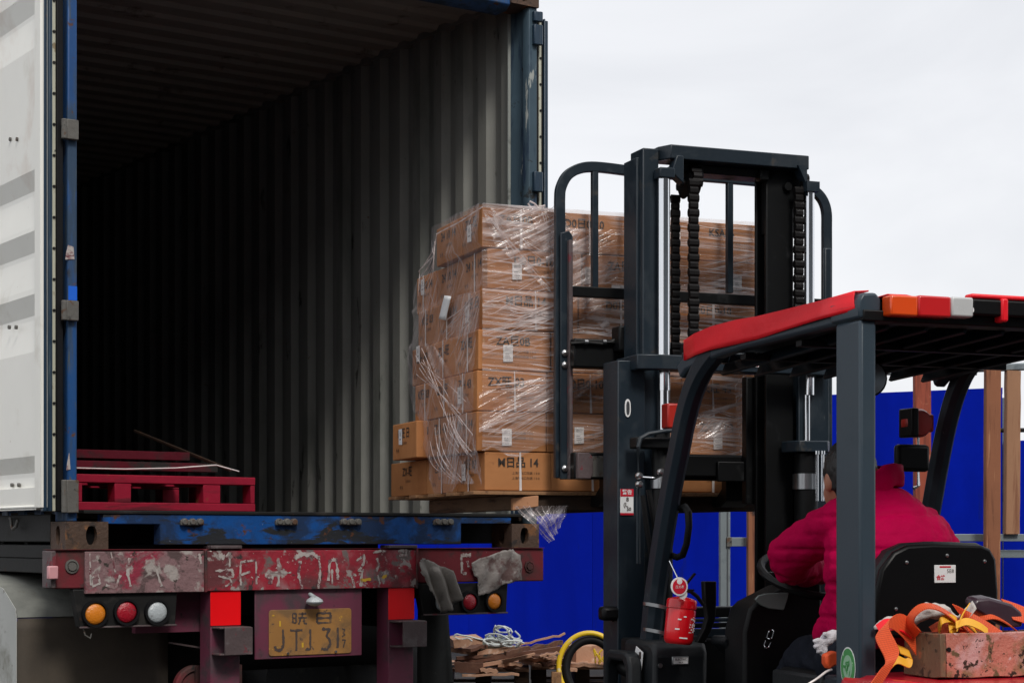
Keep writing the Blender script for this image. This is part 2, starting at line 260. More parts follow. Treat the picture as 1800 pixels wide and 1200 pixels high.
class MB:
    def __init__(s): s.V = []; s.F = []; s.UV = {}
    def add(s, vs, fs):
        n = len(s.V); s.V += [Vector(v) for v in vs]; s.F += [tuple(i + n for i in f) for f in fs]; return s
    def box(s, a0, a1, b0, b1, z0, z1):
        vs = [(a0, b0, z0), (a1, b0, z0), (a1, b1, z0), (a0, b1, z0), (a0, b0, z1), (a1, b0, z1), (a1, b1, z1), (a0, b1, z1)]
        return s.add(vs, [(0, 3, 2, 1), (4, 5, 6, 7), (0, 1, 5, 4), (1, 2, 6, 5), (2, 3, 7, 6), (3, 0, 4, 7)])
    def obox(s, c, X, Y, Z):             # centre and three half-axis vectors
        c = Vector(c); X = Vector(X); Y = Vector(Y); Z = Vector(Z)
        vs = [c + sx * X + sy * Y + sz * Z for sz in (-1, 1) for sx, sy in ((-1, -1), (1, -1), (1, 1), (-1, 1))]
        return s.add(vs, [(0, 3, 2, 1), (4, 5, 6, 7), (0, 1, 5, 4), (1, 2, 6, 5), (2, 3, 7, 6), (3, 0, 4, 7)])
    def bar(s, p0, p1, w, h, up=(0, 0, 1)):
        p0 = Vector(p0); p1 = Vector(p1); d = (p1 - p0); z = Vector(up); x = d.cross(z)
        if x.length < 1e-6: x = d.cross(Vector((1, 0, 0)))
        x.normalize(); z = x.cross(d).normalized()
        return s.obox((p0 + p1) / 2, x * w / 2, d / 2, z * h / 2)
    def prism(s, pts, vec):
        n = len(pts); pts = [Vector(p) for p in pts]; vec = Vector(vec)
        fs = [tuple(range(n - 1, -1, -1)), tuple(range(n, 2 * n))] + [(i, (i + 1) % n, n + (i + 1) % n, n + i) for i in range(n)]
        return s.add(pts + [p + vec for p in pts], fs)
    def sweep(s, pts, prof, up=(0, 0, 1), closed=False, capped=True, twist=None):
        pts = [Vector(p) for p in pts]; n = len(pts); m = len(prof); vs = []
        for i, p in enumerate(pts):
            if closed: d = pts[(i + 1) % n] - pts[i - 1]
            else: d = pts[min(i + 1, n - 1)] - pts[max(i - 1, 0)]
            d.normalize(); u = Vector(up) if not callable(up) else up(i)
            x = d.cross(u)
            if x.length < 1e-4: x = d.cross(Vector((1, .1, 0)))
            x.normalize(); z = x.cross(d)
            k = 1
            if 0 < i < n - 1 or closed:
                d1 = (pts[i] - pts[i - 1]).normalized(); k = 1 / max(.6, abs(d1.dot(d)))
            for (qx, qz) in prof: vs.append(p + x * qx + z * qz * k)
        fs = []
        rng = n if closed else n - 1
        for i in range(rng):
            j = (i + 1) % n
            for q in range(m):
                r = (q + 1) % m; fs.append((i * m + q, i * m + r, j * m + r, j * m + q))
        if capped and not closed: fs.append(tuple(range(m - 1, -1, -1))); fs.append(tuple((n - 1) * m + q for q in range(m)))
        return s.add(vs, fs)
    def tube(s, pts, r, n=10, closed=False, up=(0, 0, 1)):
        return s.sweep(pts, [(r * math.cos(2 * math.pi * k / n), r * math.sin(2 * math.pi * k / n)) for k in range(n)], up, closed)
    def rbar(s, pts, w, h, up=(0, 0, 1), c=None):
        c = min(w, h) * .18 if c is None else c; w /= 2; h /= 2
        return s.sweep(pts, [(-w + c, -h), (w - c, -h), (w, -h + c), (w, h - c), (w - c, h), (-w + c, h), (-w, h - c), (-w, -h + c)], up)
    def cyl(s, p0, p1, r, n=20, r2=None):
        p0 = Vector(p0); p1 = Vector(p1); d = (p1 - p0).normalized(); r2 = r if r2 is None else r2
        x = d.orthogonal().normalized(); y = d.cross(x)
        vs = [p + (x * math.cos(2 * math.pi * k / n) + y * math.sin(2 * math.pi * k / n)) * rr for p, rr in ((p0, r), (p1, r2)) for k in range(n)]
        return s.add(vs, [tuple(range(n - 1, -1, -1)), tuple(range(n, 2 * n))] + [(k, (k + 1) % n, n + (k + 1) % n, n + k) for k in range(n)])
    def lathe(s, p0, axis, prof, n=24):
        p0 = Vector(p0); d = Vector(axis).normalized(); x = d.orthogonal().normalized(); y = d.cross(x); m = len(prof)
        vs = [p0 + d * h + (x * math.cos(2 * math.pi * k / n) + y * math.sin(2 * math.pi * k / n)) * rr for (rr, h) in prof for k in range(n)]
        fs = [(i * n + k, i * n + (k + 1) % n, (i + 1) * n + (k + 1) % n, (i + 1) * n + k) for i in range(m - 1) for k in range(n)]
        fs.append(tuple(range(n - 1, -1, -1))); fs.append(tuple((m - 1) * n + k for k in range(n)))
        return s.add(vs, fs)
    def grid(s, nu, nv, f, uv=False):
        vs = [f(i / nu, j / nv) for j in range(nv + 1) for i in range(nu + 1)]
        n0 = len(s.V)
        s.add(vs, [(j * (nu + 1) + i, j * (nu + 1) + i + 1, (j + 1) * (nu + 1) + i + 1, (j + 1) * (nu + 1) + i) for j in range(nv) for i in range(nu)])
        return s
    def ribbon(s, pts, w, side, th=.003):    # flat strap with UVs along and across
        pts = [Vector(p) for p in pts]; n = len(pts); L = 0; st = len(s.V)
        for i, p in enumerate(pts):
            if i: L += (p - pts[i - 1]).length
            sv = side(i / (n - 1)) if callable(side) else Vector(side)
            sv = Vector(sv).normalized() * w / 2
            d = (pts[min(i + 1, n - 1)] - pts[max(i - 1, 0)]).normalized(); nn = d.cross(sv).normalized() * th / 2
            base = len(s.V)
            s.V += [p - sv + nn, p + sv + nn, p + sv - nn, p - sv - nn]
            for q, u in enumerate((0, 1, 1, 0)): s.UV[base + q] = (u, L)
        for i in range(n - 1):
            a = st + i * 4; b = a + 4
            for q in range(4): r = (q + 1) % 4; s.F.append((a + q, a + r, b + r, b + q))
        s.F.append((st + 3, st + 2, st + 1, st)); s.F.append(tuple(st + (n - 1) * 4 + q for q in range(4)))
        return s
    def build(s, name, m, parent=None, fr=WF, bev=0, smooth=True, base=None, sub=0, solid=0, ang=38, label=None, fix=True):
        if parent is not None:
            root = parent
            while root.parent: root = root.parent
            off = OFF[root.name]
        else: off = Vector(base) if base is not None else Vector((0, 0, 0))
        me = bpy.data.meshes.new(name); me.from_pydata([v - off for v in s.V], [], s.F); me.update()
        if fix:
            import bmesh
            bm = bmesh.new(); bm.from_mesh(me); bmesh.ops.recalc_face_normals(bm, faces=bm.faces); bm.to_mesh(me); bm.free()
        if s.UV:
            ul = me.uv_layers.new(name='UVMap')
            for lp in me.loops: ul.data[lp.index].uv = s.UV.get(lp.vertex_index, (0, 0))
        me.materials.append(M[m] if isinstance(m, str) else m)
        if smooth:
            for p in me.polygons: p.use_smooth = True
            me.set_sharp_from_angle(angle=R(ang))
        o = bpy.data.objects.new(name, me); COL.objects.link(o)
        if parent is not None: o.parent = parent
        else: o.location = fr.world(*off); o.rotation_euler = (0, 0, fr.t)
        if bev:
            b = o.modifiers.new('bevel', 'BEVEL'); b.width = bev; b.segments = 2; b.limit_method = 'ANGLE'; b.angle_limit = R(40)
        if sub: q = o.modifiers.new('sub', 'SUBSURF'); q.levels = sub; q.render_levels = sub
        if solid: q = o.modifiers.new('solid', 'SOLIDIFY'); q.thickness = solid
        if label: o['label'] = label
        return o

def smooth_path(pts, m_=4):
    pts = [Vector(p) for p in pts]; out = []; Q4 = [pts[0] * 2 - pts[1]] + pts + [pts[-1] * 2 - pts[-2]]
    for i in range(1, len(Q4) - 2):
        a, b, c, d = Q4[i - 1:i + 3]; dl = (c - b).length
        tb = (c - a) * (dl / max(1e-6, (c - a).length)); tcn = (d - b) * (dl / max(1e-6, (d - b).length))
        for j in range(m_):
            u = j / m_; out.append((2 * u ** 3 - 3 * u ** 2 + 1) * b + (u ** 3 - 2 * u ** 2 + u) * tb + (-2 * u ** 3 + 3 * u ** 2) * c + (u ** 3 - u ** 2) * tcn)
    out.append(pts[-1]); return out
_tc = {}
def text_mesh(txt, size, bold=0, xs=1.0):
    k = (txt, size, bold, xs)
    if k not in _tc:
        cu = bpy.data.curves.new('t', 'FONT'); cu.body = txt; cu.size = size; cu.offset = bold; cu.align_x = 'CENTER'; cu.align_y = 'CENTER'; cu.resolution_u = 2
        o = bpy.data.objects.new('t', cu); COL.objects.link(o)
        dg = bpy.context.evaluated_depsgraph_get(); e = o.evaluated_get(dg); me = e.to_mesh()
        _tc[k] = ([(v.co.x * xs, v.co.y) for v in me.vertices], [tuple(p.vertices) for p in me.polygons])
        e.to_mesh_clear(); bpy.data.objects.remove(o); bpy.data.curves.remove(cu)
    return _tc[k]
def add_text(mb, txt, size, org, X, Y, bold=0, xs=1.0):
    vs, fs = text_mesh(txt, size, bold, xs); X = Vector(X); Y = Vector(Y); org = Vector(org)
    mb.add([org + X * v[0] + Y * v[1] for v in vs], fs); return mb
def skin_mesh(name, nodes, edges, m, parent, sub=2, root=0, disp=None):
    """one continuous surface grown round a skeleton: nodes = [(pos, rx, ry)]"""
    off = OFF[parent.name] if parent.name in OFF else OFF[parent.parent.name]
    me = bpy.data.meshes.new(name); me.from_pydata([Vector(n[0]) - off for n in nodes], edges, []); me.update()
    o = bpy.data.objects.new(name, me); COL.objects.link(o)
    sk = o.modifiers.new('skin', 'SKIN'); sk.use_smooth_shade = True; sk.branch_smoothing = .6
    for i, n in enumerate(nodes):
        v = me.skin_vertices[0].data[i]; v.radius = (n[1], n[2] if len(n) > 2 else n[1]); v.use_root = (i == root)
    s2 = o.modifiers.new('sub', 'SUBSURF'); s2.levels = sub; s2.render_levels = sub
    dg = bpy.context.evaluated_depsgraph_get(); e = o.evaluated_get(dg); nm = bpy.data.meshes.new_from_object(e)
    bpy.data.objects.remove(o)
    if disp:
        nm.update()
        ns = [v.normal.copy() for v in nm.vertices]
        for v, n_ in zip(nm.vertices, ns): v.co += n_ * disp(v.co + off, n_)
    nm.materials.clear(); nm.materials.append(M[m])
    for p in nm.polygons: p.use_smooth = True
    q = bpy.data.objects.new(name, nm); COL.objects.link(q); q.parent = parent
    return q

# ================================================================ SETTING
g = MB(); g.box(-300, 300, -60, 900, -.3, 0); set_tags(g.build('ground', 'asphalt', smooth=False), kind='structure')

# blue site hoarding: a tall run of sheet panels, then a lower one to the right
HF = Frame(3.76, 21.5, -30)
def hoarding(label, a0, a1, top, name='site_hoarding'):
    t = thing(name, label, 'fence', HF, (a0, 0, 0), 'blue site hoarding')
    x = a0; k = 0
    while x < a1 - .01:
        x1 = min(x + 1.83, a1); mb = MB()
        n = int((x1 - x) / .0915); pts = []
        for i in range(n + 1):
            u = x + (x1 - x) * i / n; d = .0 if i % 4 in (0, 3) or i in (0, n) else -.012
            pts.append((u, d))
        pr = [(p[0], p[1], .05) for p in pts] + [(p[0], p[1] + .02, .05) for p in reversed(pts)]
        mb.prism(pr, (0, 0, top - .05)); mb.build('panel', 'hoarding_blue', t)
        p = MB(); p.box(x1 - .03, x1 + .03, .035, .09, 0, top - .1); p.build('post', 'galvanised', t, bev=.004)
        x = x1 + .004; k += 1
    c = MB(); c.box(a0, a1, .0225, .033, top - .06, top + .012); c.build('top_rail', 'hoarding_blue', t)
    return t
hoarding('tall bright blue sheet hoarding behind the truck and forklift', -16, HF.fb(1761, 800, 0).x, 3.13)
hoarding('lower blue hoarding panel behind the pale timber post at right', HF.fb(1761, 800, 0).x + .02, 9, HF.fb(1775, 776, 0).z)

# unseen building added behind the camera to shade the container mouth from low sky
M['blocker_cladding'] = mat('blocker_cladding', (.10, .105, .11), .6, layers=[((.07, .07, .07), 2, .5, .2)], var=.1)
wh = thing('sky_blocker', 'unseen grey metal shed added behind the camera to block low sky light', 'light blocker', CF, (2, -14, 0))
k_ = MB(); pts = []
for i in range(0, 121): pts.append((-11 + i * .2, -14 + (.06 if i % 2 else 0)))
pr_ = [(x, y, 0) for x, y in pts] + [(13, -22, 0), (-11, -22, 0)]
k_.prism(pr_, (0, 0, 8.6)); k_.build('wall', 'blocker_cladding', wh, smooth=False)
k_ = MB(); k_.prism([(-11.4, -13.6, 8.61), (-11.4, -22.4, 8.61), (-11.4, -22.4, 8.8), (-11.4, -18, 9.8), (-11.4, -13.6, 8.8)], (24.8, 0, 0)); k_.build('roof', 'blocker_cladding', wh)
for a_ in (-6, 0, 6):
    k_ = MB(); k_.box(a_, a_ + 4, -13.93, -13.85, .02, 4.4); dd = k_.build('blocker_shutter', 'galvanised', wh)

# ================================================================ SHIPPING CONTAINER
W2 = 2.438; ZB = 1.402; ZT = 4.21; FL = 1.565; CL = 9.0
t = thing('shipping_container', 'open shipping container on the trailer, blue frame and grey-green corrugated inside', 'container', CF, (0, 0, ZB))
# floor and underside
b = MB(); b.box(.03, W2 - .03, .07, CL - .05, FL - .03, FL); b.build('floor', 'plywood', t)
b = MB()
for k in range(26): b.box(.05, W2 - .05, .3 + k * .33, .345 + k * .33, ZB + .02, FL - .032)
b.build('floor_beam', 'dark_steel', t)
# rear sill with fork pocket notches
sill = MB(); zs0 = ZB + .018; zs1 = FL
sill.prism([(.16, -.0, zs0 + .115), (.16, 0, zs1 - .012), (2.278, 0, zs1 - .012), (2.278, 0, zs0 + .10), (1.985, 0, zs0 + .10), (1.985, 0, zs0), (.42, 0, zs0), (.42, 0, zs0 + .09), (.16, 0, zs0 + .09)], (0, .07, 0))
sb = sill.build('sill', 'sill_paint', t, CF, bev=.004)
r = MB(); r.box(.07, W2 - .07, -.006, .09, zs1 - .0115, zs1 + .004); r.build('threshold_plate', 'dark_steel', t, bev=.003)
for px in (337, 503, 616, 779):                                   # lock rod sockets rusted on the sill
    q = CF.fb(px, 918, -.01); s_ = MB()
    s_.box(q.x - .055, q.x + .055, -.022, -.001, q.z - .012, q.z + .012)
    for dx in (-.038, 0, .036): s_.cyl((q.x + dx, -.03, q.z + .004), (q.x + dx, -.003, q.z + .004), .015, 10)
    s_.build('keeper', 'rusty_grey', t, bev=.004)
# corner castings
def casting(a0, z0, left):
    a1 = a0 + .178 if left else a0 + .165
    import bmesh
    x0, x1, y0, y1, zz0, zz1 = a0 - (.012 if left else 0), a1, -.012, .166, z0, z0 + .118
    m_ = MB(); cx = (x0 + x1) / 2 + (.02 if left else -.005); cz = (zz0 + zz1) / 2; hw, hh = .025, .040
    # front face with an oval hole: ring of quads from the outer rectangle to the oval
    def face(P, u0, u1, v0, v1, cu, cv, hw, hh, depth):
        n = 24; ov = []; rc = []
        for k in range(n):
            a = 2 * math.pi * k / n; ov.append((cu + hw * math.cos(a) * (1 if abs(math.cos(a)) > .3 else 1), cv + hh * math.copysign(min(1, abs(math.sin(a)) * 1.12), math.sin(a))))
            c, s = math.cos(a), math.sin(a); kx = (u1 - cu) if c > 0 else (cu - u0); kz = (v1 - cv) if s > 0 else (cv - v0)
            f = min(kx / abs(c) if abs(c) > 1e-6 else 9, kz / abs(s) if abs(s) > 1e-6 else 9); rc.append((cu + c * f, cv + s * f))
        for cc in ((u0, v0), (u1, v0), (u1, v1), (u0, v1)):       # snap the nearest ring point on each corner
            i = min(range(n), key=lambda k: (rc[k][0] - cc[0]) ** 2 + (rc[k][1] - cc[1]) ** 2); rc[i] = cc
        vs = [P(u, v, 0) for u, v in rc] + [P(u, v, 0) for u, v in ov] + [P(u, v, depth) for u, v in ov]
        fs = [(k, (k + 1) % n, n + (k + 1) % n, n + k) for k in range(n)] + [(n + k, n + (k + 1) % n, 2 * n + (k + 1) % n, 2 * n + k) for k in range(n)]
        m_.add(vs, fs)
    face(lambda u, v, d: (u, y0 + d, v), x0, x1, zz0, zz1, cx, cz, hw, hh, .03)
    face(lambda u, v, d: (x0 + d, u, v), y0, y1, zz0, zz1, .078, cz, hw, hh, .03)
    m_.add([(x0, y0, zz1), (x1, y0, zz1), (x1, y1, zz1), (x0, y1, zz1), (x0, y0, zz0), (x1, y0, zz0), (x1, y1, zz0), (x0, y1, zz0)], [(0, 1, 2, 3), (7, 6, 5, 4), (1, 5, 6, 2), (2, 6, 7, 3)])
    o = m_.build('corner_casting', 'rusty_casting', t, fix=False, ang=50)
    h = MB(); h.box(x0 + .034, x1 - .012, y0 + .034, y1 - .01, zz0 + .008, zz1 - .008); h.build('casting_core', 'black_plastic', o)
casting(0, ZB, True); casting(W2 - .165, ZB, False); casting(0, ZT - .118, True); casting(W2 - .165, ZT - .118, False)
# corner posts
p = MB(); p.box(.002, .044, 0, .05, FL - .045, ZT - .12); p.box(.004, .03, .05, .16, FL - .045, ZT - .12); p.build('corner_post', 'blue_paint', t, bev=.006)
p = MB(); zt, zb = ZT - .121, FL - .045
p.prism([(W2 - .004, 0, zb), (W2 - .05, 0, zb), (W2 - .058, .012, zb), (W2 - .058, .045, zb), (W2 - .046, .06, zb), (W2 - .046, .125, zb), (W2 - .060, .145, zb), (W2 - .060, .152, zb), (W2 - .004, .152, zb)], (0, 0, zt - zb))
p.build('corner_post', 'post_inner', t, bev=.003)
p = MB(); p.box(W2 - .072, W2 - .004, .1525, .166, zb, zt); p.build('post_trim', mat('pale_trim', (.30, .32, .30), .5, layers=[((.14, .15, .14), 8, .55, .1)]), t, bev=.002)
# header
h = MB(); h.prism([(.165, 0, ZT), (.165, 0, ZT - .125), (.165, .035, ZT - .15), (.165, .13, ZT - .15), (.165, .13, ZT)], (W2 - .33, 0, 0)); h.build('header', 'blue_paint', t, bev=.004)
for px, w in ((895, .05), (905, .02), (868, .03)):
    q = CF.fb(px, 10, 0)
# side walls (right one seen from inside, left one outside)
def corr(a, depth, sgn, mname, l0, l1, z0, z1, th=.003):
    mb = MB(); pts = []; l = l0
    while l < l1:
        for d, s in ((.074, 0), (.034, 1), (.078, 1), (.034, 0)):
            pts.append((a + sgn * depth * (0 if (d, s) in ((.074, 0), ) else 0), l))
            break
        for dl, dep in ((0, 0), (.075, 0), (.110, 1), (.182, 1)):
            pts.append((a + sgn * depth * dep, l + dl))
        l += .217
    pts = [p_ for i, p_ in enumerate(pts) if i == 0 or (p_[1] - pts[i - 1][1]) > 1e-4]
    n = len(pts); vs = [(x, y, z0) for x, y in pts] + [(x, y, z1) for x, y in pts]
    return mb.add(vs, [(i, i + 1, n + i + 1, n + i) for i in range(n - 1)])
wl = corr(2.385, .036, 1, 0, .166, CL, FL - .01, ZT - .04); wl.build('wall', 'interior', t, smooth=False, solid=.003, fix=False)
wl = corr(.022, .030, 1, 0, .16, CL, FL - .03, ZT - .03); wl.build('wall', 'blue_paint', t, smooth=False, solid=.003, fix=False, label='left side wall, hidden behind the open door')
b = MB(); b.box(.03, W2 - .03, CL, CL + .03, ZB + .05, ZT - .02); b.build('end_wall', 'interior', t)
# right side outer skin so that the corrugated wall is closed from outside
# roof with cross ribs
mb = MB(); pts = []; l = .13
while l < CL:
    for dl, dz in ((0, 0), (.075, 0), (.098, -.02), (.165, -.02), (.188, 0)): pts.append((l + dl, ZT - .018 + dz))
    l += .209
n = len(pts); mb.add([(.02, y, z) for y, z in pts] + [(W2 - .03, y, z) for y, z in pts], [(i, i + 1, n + i + 1, n + i) for i in range(n - 1)])
mb.build('roof', 'ceiling', t, smooth=False, solid=.003, fix=False)
b = MB(); b.box(W2 - .06, W2 - .002, .26, CL, ZT - .055, ZT - .0); b.box(.002, .05, .17, CL, ZT - .055, ZT); b.build('top_rail', 'interior', t)
b = MB(); b.box(W2 - .05, W2 - .002, .27, CL, ZB + .03, FL + .006); b.box(-.012, .03, .17, CL, ZB + .03, FL - .012); b.build('bottom_rail', 'dark_steel', t, bev=.004)
# cargo lashing dirt bits on the floor by the wall: leaves
# container doors, folded back along the sides
def door(left):
    s = -1 if left else 1; e = 0 if left else W2
    d = MB()
    d0 = .03; d1 = 1.24; z0 = FL + .012 if left else FL + .01; z1 = ZT - .16
    nm = 'door'
    if left:
        u = -.100
        # profile down the panel: flat, step in, flat
        bands = [(3.79, 3.70), (3.02, 2.94), (2.76, 2.675), (2.49, 2.405), (1.80, 1.73)]
        prof = [(u + .0, z1)]
        for zt_, zb_ in bands:
            prof += [(u, zt_), (u + .024, zb_), (u + .023, zb_ - .02), (u + .002, zb_ - .16)]
        prof += [(u + .002, 1.665), (u + .012, 1.655), (u + .012, z0)]
        n = len(prof); vs = [(x, d0 + .075, z) for x, z in prof] + [(x, d1 - .05, z) for x, z in prof] + [(x + .05, d0 + .075, z) for x, z in prof] + [(x + .05, d1 - .05, z) for x, z in prof]
        d.add(vs, [(i, i + 1, n + i + 1, n + i) for i in range(n - 1)] + [(2 * n + i, 2 * n + i + 1, i + 1, i) for i in range(n - 1)])
        door_o = d.build(nm, 'white_paint', t, smooth=False, fix=False)
        f = MB(); f.box(u - .006, u + .03, d0, d0 + .075, z0, z1); f.box(u - .005, u + .03, d1 - .05, d1, z0, z1)
        f.box(u - .0045, u + .03, d0 + .0755, d1 - .0505, z0, z0 + .012); f.build('door_frame', 'white_paint', door_o, bev=.004)
        for py in (575, 852, 877):
            for px in (17, 29):
                q = CF.fa(px, py, u); b_ = MB(); uu = u + (.012 if py > 800 else 0); b_.cyl((uu - .007, q.y, q.z), (uu + .004, q.y, q.z), .009, 8); b_.build('bolt', 'rusty_grey', door_o)
        for px in (19, 31):
            q = CF.fa(px, 245, u); b_ = MB(); b_.cyl((u - .007, q.y, q.z), (u + .004, q.y, q.z), .009, 8); b_.build('bolt', 'rusty_grey', door_o)
    else:
        u = W2 + .058
        d.box(u, u + .028, d0, d1, z0, z1); door_o = d.build(nm, 'navy', t, bev=.003)
    # edge: gasket lips, pale retaining strip with rivets
    ein = 0.0
    if left: segs = [(-.0935, -.077, 'navy', .018), (-.0765, -.0605, 'navy', .0), (-.060, -.0425, 'seal_strip', .010), (-.042, -.012, 'rubber', .002)]
    else: segs = [(.010, .0225, 'rubber', .012), (.023, .0385, 'seal_strip', .01), (.039, .0535, 'rubber', .016), (.054, .062, 'navy', .008)]
    for x0, x1, mt, bk in segs:
        g_ = MB(); g_.box(e + x0, e + x1, d0 - .02 + bk, d0 + (.035 if left else .03), z0 - .015, z1 + .005)
        go = g_.build({'navy': 'door_edge', 'seal_strip': 'seal_strip', 'rubber': 'gasket'}[mt], mt, door_o, bev=.004)
        if mt == 'seal_strip':
            z = z0 + .05; rv = MB(); xm = e + (x0 + x1) / 2
            rv.cyl((xm, d0 - .02 + bk - .004, z), (xm, d0 - .02 + bk + .002, z), .0062, 8); r0 = rv.build('rivet', 'dark_steel', go); zz = z + .131
            while zz < z1:
                rc = r0.copy(); COL.objects.link(rc); rc.location.z = zz - z; zz += .131
    # hinge blocks and pins between the door and the post
    for py, hh in ([(228, .085), (546, .085), (872, .14)] if left else [(30, .05), (62, .1), (320, .1)]):
        if left:
            q = CF.fb(120, py, -.01); h_ = MB(); h_.box(-.012, .042, -.026, -.001, q.z - hh / 2, q.z + hh / 2); h_.cyl((-.018, -.014, q.z - hh / 2), (-.018, -.014, q.z + hh / 2), .013, 12)
        else:
            q = CF.fb(943, py, -.01); h_ = MB(); h_.box(W2 - .035, W2 + .006, -.024, -.001, q.z - hh / 2, q.z + hh / 2); h_.cyl((W2 + .004, -.016, q.z - hh / 2), (W2 + .004, -.016, q.z + hh / 2), .014, 12)
        h_.build('hinge', 'rusty_grey' if left else 'navy', t, bev=.004)
    return door_o
dl = door(True); dr = door(False)
# scraps of sticker left on the left post
for px0, px1, py0, py1 in ((115, 131, 434, 456), (117, 124, 798, 826)):
    q0 = CF.fb(px0, py1, -.004); q1 = CF.fb(px1, py0, -.004)
    k = MB(); k.prism([(q0.x, -.003, q0.z), (q1.x, -.003, q0.z + .004), (q1.x - .004, -.003, q1.z), (q0.x + .012, -.003, q1.z + .006), (q0.x + .004, -.003, (q0.z + q1.z) / 2)], (0, .003, 0)); k.build('sticker', 'worn_white', t)
k = MB(); q = CF.fb(122, 515, 0); k.box(.004, .042, -.003, .0, q.z - .03, q.z + .03); k.build('paint_patch', mat('bright_blue_patch', (.01, .12, .62), .4), t)
# door holdback chain under the left door
q = CF.fa(28, 918, -.02); k = MB()
pts = [(-.03, q.y + .05, q.z + .02), (-.035, q.y + .02, q.z + .014), (-.04, q.y, q.z - .012), (-.045, q.y - .03, q.z - .03), (-.04, q.y - .06, q.z - .018), (-.035, q.y - .07, q.z + .012)]
k.tube(pts, .007, 8); k.build('hook', 'rusty_grey', t)

# ================================================================ TRAILER
t = thing('truck_trailer', 'rear of the red truck trailer carrying the container, worn paint and lamps', 'trailer', CF, (0, 0, 0))
TZ1 = 1.399; TZ0 = 1.235
b = MB(); b.box(-.055, 2.475, .0, .12, TZ0, TZ1); bm_ = b.build('bumper_beam', 'trailer_red', t, bev=.006)
b = MB(); b.box(-.058, 2.472, -.012, .13, TZ1 + .0005, TZ1 + .0025); b.build('beam_edge', 'trailer_red', t)
def pl(px0, px1, b_, z0, z1, name, mt, th=.012, par=None, sk=0):
    a0 = CF.fb(px0, 1000, b_).x; a1 = CF.fb(px1, 1000, b_).x
    k = MB(); k.prism([(a0, b_, z0 - sk), (a1, b_, z0), (a1, b_, z1), (a0, b_, z1)], (0, th, 0)); return k.build(name, mt, par or t, bev=.003)
pl(150, 362, -.020, 1.212, 1.392, 'worn_plate', 'pale_plate', .019)
pl(363, 732, -.026, 1.215, 1.394, 'worn_plate', 'worn_plate', .025)
k = MB(); a_ = CF.fb(360, 1000, -.03).x; k.box(a_, a_ + .012, -.034, -.001, 1.21, 1.40); a_ = CF.fb(735, 1000, -.03).x; k.box(a_ - .01, a_, -.034, -.001, 1.21, 1.40); k.build('plate_edge', 'trailer_red', t, bev=.003)
for px0, px1 in ((370, 425), (683, 733)):                            # steel tabs on top of the beam
    a0 = CF.fb(px0, 960, -.03).x; a1 = CF.fb(px1, 960, -.03).x; k = MB(); k.box(a0, a1, -.036, .05, TZ1 + .003, TZ1 + .018); k.build('tab', 'bracket', t, bev=.003)
for px in (126, 930):                                                # big bolts at the ends
    q = CF.fb(px, 995, 0); k = MB(); k.lathe((q.x, .001, q.z), (0, -1, 0), [(.030, 0), (.030, .008), (.023, .009), (.023, .004), (.018, .004), (.018, .012), (0.002, .012)], 8 if px > 500 else 20); k.build('bolt', 'trailer_red' if px > 500 else 'rusty_grey', t)
k = MB(); k.box(-.078, -.056, -.018, .09, 1.238, 1.395); k.build('end_bracket', 'bracket', t, bev=.004)
q = CF.fb(93, 1005, -.04); k = MB(); k.box(-.098, -.055, -.045, -.019, q.z - .030, q.z + .026); k.build('side_marker_lamp', 'pink_lens', t, bev=.005)
# worn lettering left in the paint: strokes on the face of the beam
def strokes(lst, b_, mt, parent, name='worn_lettering', wd=.014, seed=1):
    rnd = random.Random(seed); mb = MB()
    for w, pts in lst:
        mb = MB()
        P = [CF.fb(x, y, b_) for x, y in pts]; fine = []
        for i in range(len(P) - 1):
            for k in range(7): fine.append(P[i].lerp(P[i + 1], k / 7))
        fine.append(P[-1]); n = len(fine); L, Rr = [], []
        for i, p in enumerate(fine):
            d = (fine[min(i + 1, n - 1)] - fine[max(0, i - 1)]).normalized(); nn = Vector((d.z, 0, -d.x))
            ww = wd * w * (.62 + .5 * rnd.random()) / 2
            L.append(p + nn * ww * (.6 + .7 * rnd.random())); Rr.append(p - nn * ww * (.6 + .7 * rnd.random()))
        mb.add(L + Rr, [(i, i + 1, n + i + 1, n + i) for i in range(n - 1)])
        mb.build(name, mt, parent, smooth=False, solid=.0012)
S1 = [(1.2, [(378, 1003), (408, 1001), (410, 1013), (398, 1014)]), (1, [(384, 1012), (404, 1016), (408, 1024), (396, 1030)]),
      (2.2, [(385, 975), (395, 980)]), (2.4, [(400, 972), (408, 980)]), (1, [(404, 970), (404, 995)]),
      (1, [(424, 986), (422, 1008), (424, 1028)]), (1, [(424, 987), (450, 984)]), (1, [(450, 986), (451, 1026)]), (1, [(424, 1010), (440, 1004)]),
      (1.6, [(489, 980), (491, 1002), (489, 1030)]), (.8, [(472, 1005), (512, 1006)]), (2, [(466, 1010), (478, 1014), (474, 1026)]),
      (2.2, [(518, 982), (526, 974), (548, 973), (562, 980)]), (1.2, [(560, 978), (563, 1000), (560, 1034)]), (1.6, [(528, 985), (525, 1010), (532, 1034)]),
      (1.6, [(577, 1020), (580, 985), (592, 982), (594, 1018)]), (1, [(584, 1000), (584, 1026)]),
      (1.2, [(627, 985), (640, 975), (640, 990), (630, 1003), (640, 1002)]), (1.3, [(637, 1003), (634, 1030)]), (1.4, [(618, 1010), (624, 1032)]),
      (1, [(656, 971), (671, 967)]), (1.2, [(663, 980), (666, 992), (662, 1004)]), (.8, [(664, 1010), (668, 1025)]),
      (1.3, [(700, 968), (716, 967)]), (1.3, [(702, 976), (716, 975)]), (.8, [(703, 968), (704, 976)]), (.8, [(714, 968), (714, 976)])]
strokes(S1, -.0275, 'worn_white', t, wd=.0105, seed=4)
